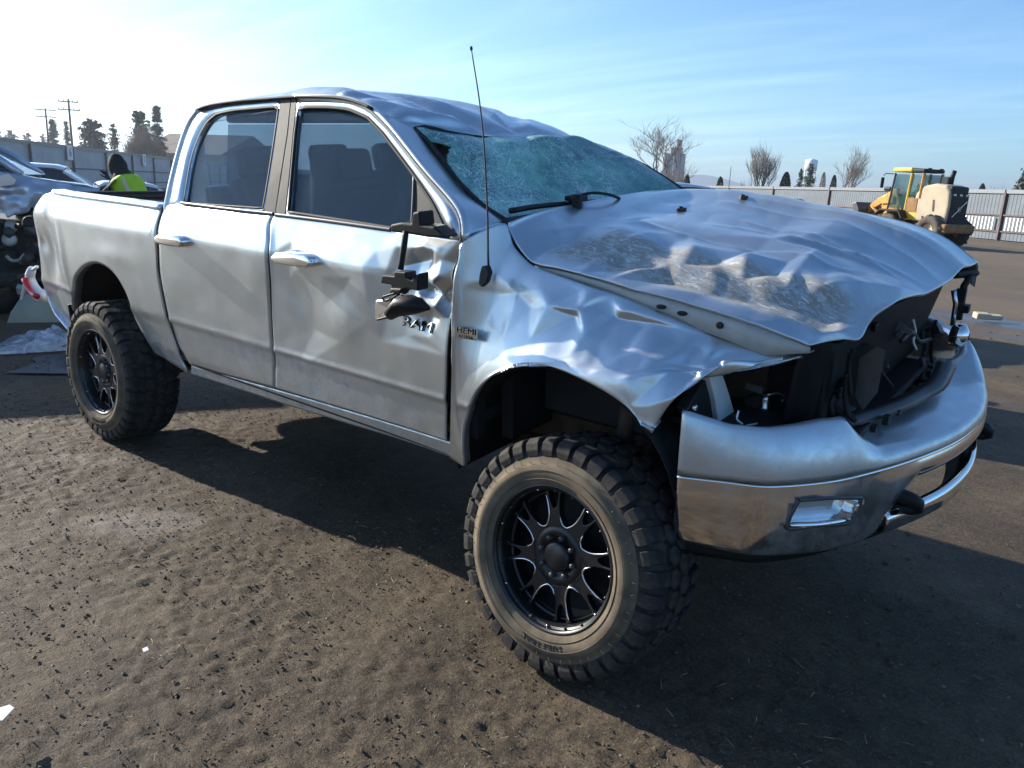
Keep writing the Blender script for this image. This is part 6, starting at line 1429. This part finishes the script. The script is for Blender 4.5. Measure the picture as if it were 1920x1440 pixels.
lbox('cab_roof', (.55, 0, 3.66), (1.25, 1.66, .20), 'yellow', None, .06); lbox('cab_roof_rear', (-.45, 0, 3.62), (.78, 1.60, .18), 'plastic', None, .05)
lbox('cab_base', (.25, 0, 1.45), (2.0, 1.50, .42), 'yellow', None, .05); lbox('cab_side_panel', (-.32, .74, 1.95), (.72, .05, .70), 'rustw', None, .02)
lbox('work_lamp', (-.86, .45, 3.68), (.10, .26, .14), 'plastic', None, .02); lbox('work_lamp', (-.86, -.45, 3.68), (.10, .26, .14), 'plastic', None, .02)
mb = MB(); mb.tube([(1.1, .78, 3.45), (1.35, 1.15, 3.45), (1.38, 1.25, 3.35)], .025, 6); a_ = mb.build('mirror_arm', M['trim'], L_); lbox('mirror', (1.38, 1.28, 3.0), (.07, .22, .52), 'plastic', a_, .03)
lbox('operator_seat', (-.25, 0, 2.05), (.5, .55, .7), 'interior', None, .08)
for s in (-1, 1):
    for x, m in ((-1.95, 'mudtyre' if s > 0 else 'dktyre'), (.75, 'mudtyre')):
        mb = MB(); mb.lathe([(.34, -.22), (.60, -.27), (.73, -.22), (.76, -.10), (.76, .10), (.73, .22), (.60, .27), (.34, .22)], 28, 1, (0, 0, 0), True); w = mb.build('wheel', M[m], L_, True); w.location = (x, s * 1.02, .76)
        for k in range(20):
            a = TWO_PI * k / 20; mb = MB(); mb.box((.75 * math.cos(a), .11 * (1 if k % 2 else -1), .75 * math.sin(a)), (.10, .30, .10), rotm('y', -a) @ rotm('x', .5 * (1 if k % 2 else -1))); mb.build('tread_bar', M[m], w)
        mb = MB(); mb.lathe([(0, -.05), (.20, -.06), (.33, -.16), (.35, -.2)], 20, 1) if s < 0 else mb.lathe([(0, .05), (.20, .06), (.33, .16), (.35, .2)], 20, 1); mb.build('hub', M['dusty'], w, True)
    lpr('mudguard', [(-.25, 1.30), (.05, 1.70), (1.30, 1.72), (1.65, 1.45), (1.62, 1.40), (1.28, 1.62), (.08, 1.60), (-.18, 1.26)], s * .78 - .26 + s * .22, s * .78 + .26 + s * .22, 'plastic', bw=.02)
    lpr('lift_arm', [(1.1, 2.35), (2.0, 2.30), (2.6, 1.95), (3.0, 1.55), (2.9, 1.35), (2.5, 1.65), (1.9, 1.95), (1.1, 2.0)], s * .45 - .08, s * .45 + .08, 'orange', bw=.03)
    mb = MB(); mb.tube([(1.3, s * .62, 1.2), (2.3, s * .60, 1.65), (2.5, s * .58, 1.80)], [.10, .09, .05], 10); mb.build('lift_cylinder', M['orange'], L_, True)
lpr('front_frame', [(.3, .75), (.4, 1.5), (1.0, 2.5), (1.6, 2.5), (2.0, 1.6), (2.0, .75)], -.42, .42, 'orange', bw=.05)
lbox('linkage', (1.6, 0, 2.55), (.55, .30, .45), 'orange', None, .06); lbox('hose_block', (1.9, 0, 2.72), (.5, .5, .22), 'plastic', None, .08)
mb = MB(); mb.tube([(1.7, 0, 2.5), (2.6, 0, 2.15)], [.12, .08], 10); mb.build('tilt_cylinder', M['yellow'], L_, True)
lbox('rear_frame', (-1.2, 0, .95), (2.6, .9, .6), 'plastic', None, .05)
lpr('bucket', [(2.7, .75), (2.75, 1.65), (3.0, 2.0), (3.3, 1.9), (3.1, 1.5), (3.15, .95), (3.9, .62), (3.85, .55)], -1.3, 1.3, 'trim', bw=.03)
# the driver, a dark figure behind the glass
def figure(name, joints, edges, radii, mat, parent, lv=2):
    keys = list(joints); me = bpy.data.meshes.new(name); me.from_pydata([joints[k] for k in keys], [(keys.index(a), keys.index(b)) for a, b in edges], [])
    o = link(bpy.data.objects.new(name, me), parent); me.materials.append(mat)
    sk = o.modifiers.new('skin', 'SKIN'); sk.use_smooth_shade = True
    for i, k in enumerate(keys):
        r = radii[k]; me.skin_vertices[0].data[i].radius = (r, r) if np.isscalar(r) else r; me.skin_vertices[0].data[i].use_root = (i == 0)
    sb = o.modifiers.new('smooth', 'SUBSURF'); sb.levels = lv; sb.render_levels = lv; return o
M['cloth'] = plain('black_work_clothes', (0.014, 0.014, 0.016), 0.9, var=0.3, scale=8, bump=.1)
M['skin'] = plain('skin', (0.42, 0.25, 0.18), 0.6, var=0.1)
M['hivis'] = plain('hi_vis_fabric', (0.44, 0.66, 0.02), 0.75, var=0.12, scale=5)
M['reflect'] = plain('peach_reflective_tape', (0.75, 0.55, 0.36), 0.5, var=0.08)
M['glove'] = plain('dark_glove', (0.02, 0.022, 0.026), 0.85)
def hand(w, d, up, parent, mat):                            # wrist, pointing direction, back of the hand; five separate bent fingers
    w = np.array(w, float); d = np.array(d, float); d /= np.linalg.norm(d); up = np.array(up, float); up -= d * (up @ d); up /= np.linalg.norm(up); s = np.cross(d, up)
    J = {'wrist': w, 'palm': w + d * .055, 'knuckle': w + d * .09}; E = [('wrist', 'palm'), ('palm', 'knuckle')]; R = {'wrist': (.026, .020), 'palm': (.038, .018), 'knuckle': (.036, .014)}
    h = figure('hand', J, E, R, mat, parent, 1)
    for i, (off, ln) in enumerate(((-.030, .072), (-.010, .082), (.011, .078), (.031, .060))):
        a = w + d * .075 + s * off; b_ = w + d * .10 + s * off; c = b_ + d * ln * .5 - up * .012; e = c + d * ln * .42 - up * .03
        figure('finger', {'a': a, 'b': b_, 'c': c, 'e': e}, [('a', 'b'), ('b', 'c'), ('c', 'e')], {'a': .009, 'b': .0095, 'c': .009, 'e': .008}, mat, h, 1)
    a = w + d * .025 - s * .02; b_ = w + d * .05 - s * .05 - up * .008; c = b_ + d * .032 - s * .012 - up * .012; e = c + d * .028 - up * .01
    figure('thumb', {'a': a, 'b': b_, 'c': c, 'e': e}, [('a', 'b'), ('b', 'c'), ('c', 'e')], {'a': .012, 'b': .0115, 'c': .0105, 'e': .009}, mat, h, 1)
def person(loc, rz, label, J, mat_body, seated=False):
    root = empty('person', loc, rz); tag(root, label, 'person')
    E = [('pelvis', 'spine'), ('spine', 'chest'), ('chest', 'neck'), ('neck', 'head'), ('head', 'crown')]
    for s in 'lr': E += [('pelvis', 'hip' + s), ('hip' + s, 'knee' + s), ('knee' + s, 'ankle' + s), ('ankle' + s, 'toe' + s), ('chest', 'sho' + s), ('sho' + s, 'elb' + s), ('elb' + s, 'wri' + s)]
    R = dict(pelvis=(.16, .13), spine=(.155, .12), chest=(.18, .13), neck=.065, head=.092, crown=.075)
    for s in 'lr': R.update({'hip' + s: .095, 'knee' + s: .068, 'ankle' + s: .05, 'toe' + s: .045, 'sho' + s: .075, 'elb' + s: .055, 'wri' + s: .036})
    return root, figure('body', J, E, R, mat_body, root)
def mirror_j(J):
    out = dict(J)
    for k, v in J.items():
        if k.endswith('_'): out.pop(k); out[k[:-1] + 'l'] = v; out[k[:-1] + 'r'] = (v[0], -v[1], v[2])
    return out
JW = mirror_j({'pelvis': (0, 0, .96), 'spine': (.07, 0, 1.16), 'chest': (.17, 0, 1.38), 'neck': (.26, 0, 1.53), 'head': (.33, 0, 1.64), 'crown': (.34, 0, 1.74), 'hip_': (0, .11, .90), 'knee_': (.03, .12, .50), 'ankle_': (-.02, .12, .08), 'toe_': (.13, .13, .045), 'sho_': (.17, .20, 1.42), 'elb_': (.34, .28, 1.24), 'wri_': (.58, .20, 1.36)})
JW['elbl'] = (.34, .32, 1.22); JW['wril'] = (.62, .26, 1.33); JW['elbr'] = (.44, -.26, 1.28); JW['wrir'] = (.66, -.14, 1.47)
wl_ = ground_at(256, 11.0); hd_ = -CR[:2] * .93 + CF[:2] * .37
W_, body_ = person(wl_, math.atan2(hd_[1], hd_[0]), 'person in black hooded jacket and yellow green safety vest bending forward behind the pickup bed', JW, M['cloth'])
W_.scale = (1.05, 1.05, 1.07)
hand(JW['wril'], (.9, -.1, -.1), (.1, 0, 1), W_, M['glove']); hand(JW['wrir'], (.55, .1, .75), (-.6, 0, .5), W_, M['glove'])
mb = MB(); mb.lathe([(0, -.105), (.05, -.095), (.078, -.05), (.086, .0), (.080, .05), (.05, .095), (0, .105)], 18, 2); fc = mb.build('face', M['skin'], W_, True); fc.location = (.385, 0, 1.64); fc.rotation_euler = (0, rad(20), 0)
for s in (-1, 1): mb = MB(); mb.lathe([(0, .011), (.010, .004), (.011, 0)], 8, 0, (.078, s * .032, .015)); mb.build('eye', M['ink'], fc, True)
mb = MB(); mb.prism([(.075, .02), (.108, -.025), (.075, -.03)], -.012, .012, 1); bevel(mb.build('nose', M['skin'], fc), .005); mb = MB(); mb.box((.074, 0, -.055), (.01, .045, .007)); mb.build('mouth', M['red'], fc)
V = []                                                      # hood: open towards the face
for i in range(14):
    a = rad(-10 + 200 * i / 13)
    for j in range(14):
        b_ = rad(38 + 284 * j / 13); r = .150 if i < 11 else .155
        V.append((.335 + .122 * math.sin(a) * math.cos(b_) * 1.05, .108 * math.sin(a) * math.sin(b_), 1.650 + .140 * math.cos(a)))
V = [(x + .35 * max(0, z - 1.70), y * (1 - .9 * max(0, z - 1.70)) + .006 * mnoise.noise(Vector((x * 20, y * 20, z * 20))), z - .10 * max(0, x - .36) + .02 * (z > 1.74)) for x, y, z in V]
o = mesh('hood', V, quads(14, 14), M['cloth'], W_); solid(o, .015, 0)
mb = MB(); mb.lathe([(.085, .10), (.105, .03), (.135, -.03), (.185, -.10), (.20, -.16)], 22, 2); o = mb.build('hood_collar', M['cloth'], W_, True); o.location = (.265, 0, 1.565); o.rotation_euler = (0, rad(20), 0); o.scale = (.85, 1.0, 1)
rings = []
for z, x, rx, ry in ((.90, -.005, .185, .205), (1.02, .03, .18, .20), (1.16, .075, .172, .198), (1.30, .135, .17, .212), (1.40, .175, .165, .225), (1.46, .20, .14, .215), (1.495, .225, .115, .17)):
    rings.append([(x + rx * math.cos(t_), ry * math.sin(t_), z - .06 * math.cos(t_)) for t_ in np.linspace(0, TWO_PI, 29)[:-1]])
_vr = np.array([resample(np.array(rings)[:, k], 19) for k in range(28)]).transpose(1, 0, 2); _vn = .016 * fbm(_vr[..., 1] * 9 + _vr[..., 0] * 5, _vr[..., 2] * 6, 3, 4); _vc = _vr.mean(1, keepdims=True); _vr = _vc + (_vr - _vc) * (1 + _vn[..., None] * 5)
vest = mesh('vest', _vr.reshape(-1, 3), quads(19, 28, True), M['hivis'], W_); solid(vest, .008, 1)
def band(idx, wdt, nm):
    A = np.array(rings); c_ = A.mean(1, keepdims=True); A = c_ + (A - c_) * 1.10; return A
A = band(None, 0, '')
for k in (10, 18):                                          # vertical tapes over the shoulders
    q = np.stack([A[:, k], A[:, k + 1]], 1).reshape(-1, 3) + np.array([-.004, 0, 0]); mesh('tape', q, quads(7, 2), M['reflect'], W_)
q = np.stack([A[1], A[1] + np.array([.012, 0, .05])]).reshape(-1, 3); mesh('tape', q, quads(2, 28, True), M['reflect'], W_)
JD = mirror_j({'pelvis': (-.2, 0, 2.02), 'spine': (-.22, 0, 2.25), 'chest': (-.2, 0, 2.5), 'neck': (-.17, 0, 2.68), 'head': (-.14, 0, 2.80), 'crown': (-.14, 0, 2.90), 'hip_': (-.1, .12, 1.98), 'knee_': (.3, .16, 2.0), 'ankle_': (.42, .16, 1.72), 'toe_': (.58, .16, 1.70), 'sho_': (-.2, .21, 2.54), 'elb_': (.0, .28, 2.32), 'wri_': (.28, .2, 2.36)})
L_.scale = (.88, .88, .97)
D_, _b = person(ground_at(1710, 38.0), math.atan2(hv[1], hv[0]), 'person in dark clothes sitting at the controls inside the loader cab', JD, M['cloth'])
for s in 'lr': hand(JD['wri' + s], (1, 0, -.1), (0, 0, 1), D_, M['skin'])
mb = MB(); mb.lathe([(0, -.105), (.05, -.095), (.078, -.05), (.086, .0), (.080, .05), (.05, .095), (0, .105)], 18, 2); fc = mb.build('face', M['skin'], D_, True); fc.location = (-.10, 0, 2.82)

# ------------------------------------------------------------------ the wreck behind the tail of the pickup
hw_ = CR[:2] * .93 + CF[:2] * .37; WA = math.atan2(hw_[1], hw_[0]); wo = ground_at(36, 8.7)
X_ = empty('wrecked_car', wo, WA); tag(X_, 'blue silver wrecked car with its torn open front corner behind the pickup tail', 'car')
def wloc(px, py, y):                                        # photo place -> wreck axes, on its plane y
    c, s = math.cos(WA), math.sin(WA); n = np.array([-s, c, 0]); d = CF + CR * (px - 960) / FPX - CU * (py - 720) / FPX
    t_ = ((wo - CC) @ n + y) / (d @ n); p = CC + d * t_ - wo; return np.array([p[0] * c + p[1] * s, -p[0] * s + p[1] * c, p[2]])
def wpanel(name, bot, top, y0, y1, mat, nu=30, nv=14, amp=.02, seed=3, th=.012):
    B = np.array([wloc(a, b_, y0) for a, b_ in bot]); T_ = np.array([wloc(a, b_, y1) for a, b_ in top]); g = loft(B, T_, nu, nv); 
    g[..., 1] -= amp * fbm(g[..., 0] * 3.5, g[..., 2] * 4, 3, seed) + .05 * np.sin(np.pi * np.linspace(0, 1, nv))[:, None]
    o = mesh(name, g.reshape(-1, 3), quads(nv, nu), M[mat], X_); solid(o, th, 0); return o
wpanel('fender', [(-60, 372), (0, 392), (14, 408), (24, 404), (52, 398), (60, 388), (90, 420), (180, 450)], [(-60, 318), (0, 322), (40, 328), (70, 334), (110, 340), (150, 346), (186, 353)], 0, .10, 'bpaint', 60, 22, .05, 5)
wpanel('front_door', [(-420, 560), (-200, 575), (-66, 590)], [(-420, 312), (-200, 314), (-62, 320)], 0, .06, 'bpaint', 30, 14, .03, 8)
g0 = np.array([wloc(a, b_, .10) for a, b_ in ((40, 328), (80, 336), (120, 343), (160, 348), (188, 354))]); g1 = g0 + np.array([-.55, .50, -.03]); g = loft(g0, g1, 40, 20)
g[..., 2] += .05 * np.sin(np.pi * np.linspace(0, 1, 20))[:, None] + .03 * fbm(g[..., 0] * 2.5, g[..., 1] * 2.5, 3, 14)
o = mesh('bonnet', g.reshape(-1, 3), quads(20, 40), M['bpaint'], X_); solid(o, .012, 0)
a0, a1 = wloc(40, 327, .12), wloc(-70, 262, .30)
for y in (0, 1.2): v, f = tube_data([a0 + np.array([0, y, 0]), (a0 + a1) / 2 + np.array([0, y, .03]), a1 + np.array([0, y * .85, 0])], .045, 8); mesh('pillar', v, f, M['bpaint'], X_)
mesh('windscreen', [a0 + np.array([0, .03, 0]), a0 + np.array([.05, 1.2, 0]), a1 + np.array([0, 1.0, 0]), a1 + np.array([0, .02, 0])], [(0, 1, 2, 3)], M['carglass'], X_, False)
mesh('side_window', [a0 + np.array([-.06, .0, .0]), a1, a1 + np.array([-1.6, 0, .02]), a0 + np.array([-2.0, 0, .02])], [(0, 1, 2, 3)], M['carglass'], X_, False)
q = np.array([a1, a1 + np.array([-1.7, 0, .03]), a1 + np.array([-1.7, 1.1, .03]), a1 + np.array([0, 1.1, 0])]); o = mesh('roof', q, [(0, 1, 2, 3)], M['bpaint'], X_, False); solid(o, .05, 0)
mb = MB(); mb.box((-1.2, .95, .72), (3.2, 1.3, .75)); mb.box((-.1, .95, .75), (.9, 1.0, .55)); mb.box((-2.1, .75, 1.75), (2.2, 1.2, 1.3)); mb.box((.9, 1.0, .70), (2.2, 1.0, 1.15)); o = mb.build('inner_body_and_caster', M['dark'], X_); bevel(o, .05)  # includes unseen cabin and nose blocks, added to cast shadow on the ground
o = slab_w = mesh('headlamp', [wloc(*q, -.03) for q in ((-6, 330), (18, 326), (32, 338), (26, 346), (-6, 350))], [(0, 1, 2, 3, 4)], M['lens'], X_, False); solid(o, .06, 0)
r = random.Random(12); mats = ['dark', 'steel', 'rust', 'trim', 'steel', 'dark', 'primer', 'plastic', 'pillar', 'dark']
for k in range(58):
    px, py = r.uniform(-14, 86), r.uniform(408, 585); y = r.uniform(.02, .5); c = wloc(px, py, y); m = r.choice(mats)
    Rx = rotm('x', r.uniform(-.9, .9)) @ rotm('z', r.uniform(-1, 1)) @ rotm('y', r.uniform(-.9, .9)); kind = r.random()
    if kind < .5:
        mb = MB(); mb.box((0, 0, 0), (r.uniform(.05, .22), r.uniform(.03, .14), r.uniform(.03, .13)), Rx); o = mb.build('engine_part', M[m], X_); bevel(o, .008)
    elif kind < .8:
        pts = [np.zeros(3)]
        for i in range(5): pts.append(pts[-1] + np.array([r.uniform(-.09, .09), r.uniform(-.05, .05), r.uniform(-.09, .06)]))
        v, f = tube_data(resample(pts, 14), r.uniform(.007, .022), 7); o = mesh('hose', v, f, M[m], X_)
    else:
        mb = MB(); mb.lathe([(0, -.05), (r.uniform(.04, .08), -.05), (r.uniform(.05, .09), .0), (.05, .05), (0, .05)], 14, 1); o = mb.build('pulley', M[m], X_, True); o.rotation_euler = (r.uniform(-.6, .6), 0, r.uniform(-.6, .6))
    o.location = c
mb = MB(); mb.lathe([(.18, -.1), (.30, -.11), (.34, -.06), (.34, .06), (.30, .11), (.18, .1)], 24, 1, (0, 0, 0), True); o = mb.build('wheel', M['dktyre'], X_, True); o.location = wloc(4, 560, .18); o.rotation_euler = (.15, .1, .5)
mb = MB(); mb.lathe([(0, -.02), (.18, -.04), (.19, .06)], 18, 1); mb.build('hub', M['steel'], o, True)
M['olive'] = plain('pale_olive_plastic', (0.33, 0.33, 0.26), 0.6, var=0.15, scale=3)
bb = [wloc(*q, -.45) for q in ((22, 584), (70, 566), (112, 566), (134, 600), (130, 612), (60, 616), (8, 622))]
o = mesh('torn_bumper', list(bb) + [q + np.array([.05, .30, .12]) for q in bb], [tuple(range(7))] + [(i, (i + 1) % 7, (i + 1) % 7 + 7, i + 7) for i in range(7)], M['olive'], None, False)
o.matrix_world = Matrix.Translation(wo) @ Matrix.Rotation(WA, 4, 'Z'); solid(o, .012, 0); bevel(o, .01); tag(o, 'pale olive torn bumper lying on the dirt in front of the wrecked car', 'car bumper')

# ------------------------------------------------------------------ litter on the ground
t = NT('clear_plastic'); t.set(Roughness=0.12, Specular_IOR_Level=0.7); t.color(t.ramp(t.noise(7, 6, .7), (.35, (.30, .33, .38)), (.7, (.75, .78, .82))))
tr = t.n('ShaderNodeBsdfTransparent'); ms = t.n('ShaderNodeMixShader'); t.l(t.ramp(t.noise(9, 6, .7), (.3, .35), (.7, .9)), ms.inputs[0]); t.l(tr.outputs[0], ms.inputs[1]); t.l(t.b.outputs[0], ms.inputs[2]); t.l(ms.outputs[0], t.out.inputs[0]); M['bag'] = t.m
def film(name, outline_px, hgt, mat, label, cat, seed, rough=1.0, n=(46, 26), z0=.004):
    """a sheet lying on the ground inside a photo outline (4 corners), rumpled"""
    P = [wpt(a, b_, 2, 0.0) for a, b_ in outline_px]; u = np.linspace(0, 1, n[0]); v = np.linspace(0, 1, n[1]); uu, vv = np.meshgrid(u, v)
    g = ((1 - uu) * (1 - vv))[..., None] * P[0] + (uu * (1 - vv))[..., None] * P[1] + (uu * vv)[..., None] * P[2] + ((1 - uu) * vv)[..., None] * P[3]
    e = np.sin(np.pi * uu) ** .5 * np.sin(np.pi * vv) ** .5
    wob = fbm(uu * 4, vv * 3, 3, seed + 3)[..., None] * .06 * np.array([1, 1, 0]); g = g + wob
    g[..., 2] = gh(g[..., 0], g[..., 1]) + z0 + .012 + e * hgt * (.45 + .55 * np.abs(fbm(uu * 3.2, vv * 3, 4, seed)) * rough) * (.6 + .6 * np.exp(-((uu - .55) / .22) ** 2))
    o = mesh(name, g.reshape(-1, 3), quads(n[1], n[0]), M[mat]); return tag(o, label, cat)
film('plastic_bag', [(4, 668), (140, 660), (150, 632), (20, 632)], .17, 'bag', 'crumpled clear plastic sheet lying by the rear wheel of the pickup', 'plastic sheet', 4)
M['tarp'] = plain('black_tarp', (0.016, 0.017, 0.019), 0.45, var=.3, bump=.2)
film('black_tarp', [(14, 700), (150, 702), (150, 664), (70, 672)], .03, 'tarp', 'flat black plastic scrap in front of the clear plastic sheet', 'plastic scrap', 9, n=(30, 16))
M['paper'] = plain('white_paper', (0.70, 0.69, 0.64), 0.8, var=.1)
def scrap(name, pts, label, cat, mat='paper', th=.004, z=.022):
    P = [wpt(a, b_, 2, z) for a, b_ in pts]; o = mesh(name, P, [tuple(range(len(P)))], M[mat], None, False); solid(o, th, 0)
    return tag(o, label, cat)
scrap('paper_scrap', [(-8, 1330), (18, 1322), (27, 1328), (4, 1352), (-8, 1350)], 'white paper scrap cut by the left edge on the near dirt', 'paper')
scrap('paper_scrap', [(267, 1217), (276, 1213), (279, 1219), (270, 1223)], 'small pale scrap lying alone in the middle of the near dirt', 'paper')
scrap('paper_scrap', [(1216, 861), (1226, 856), (1237, 860), (1226, 867)], 'tiny pale scrap in the shade behind the front wheel', 'paper', z=.03)
ob = wpt(1846, 598, 2, 0); mb = MB(); mb.box((-.05, 0, .05), (.22, .2, .10)); mb.box((.15, .02, .04), (.2, .18, .08)); o = mb.build('concrete_block', M['dusty']); bevel(o, .02); o.location = ob; o.rotation_euler = (.06, 0, math.atan2(CR[1], CR[0]) - .2); tag(o, 'broken piece of pale concrete lying by the puddle', 'concrete block')
for v_ in o.data.vertices: v_.co += Vector((mnoise.noise(v_.co * 9) * .03, mnoise.noise(v_.co * 7 + Vector((3, 1, 2))) * .03, 0))

# ------------------------------------------------------------------ winter haze that fades the hills and the elevator
t = NT('haze'); t.t.nodes.remove(t.b); pv = t.n('ShaderNodeVolumePrincipled'); pv.inputs['Color'].default_value = (0.80, 0.88, 1.0, 1); pv.inputs['Density'].default_value = 0.00034; pv.inputs['Anisotropy'].default_value = 0.6
t.l(pv.outputs[0], t.out.inputs['Volume'])
mb = MB(); mb.box((0, 0, 62), (13000, 13000, 150)); hz_ = mb.build('haze', t.m); hz_['kind'] = 'stuff'
SC.cycles.volume_max_steps = 64; SC.cycles.volume_bounces = 0
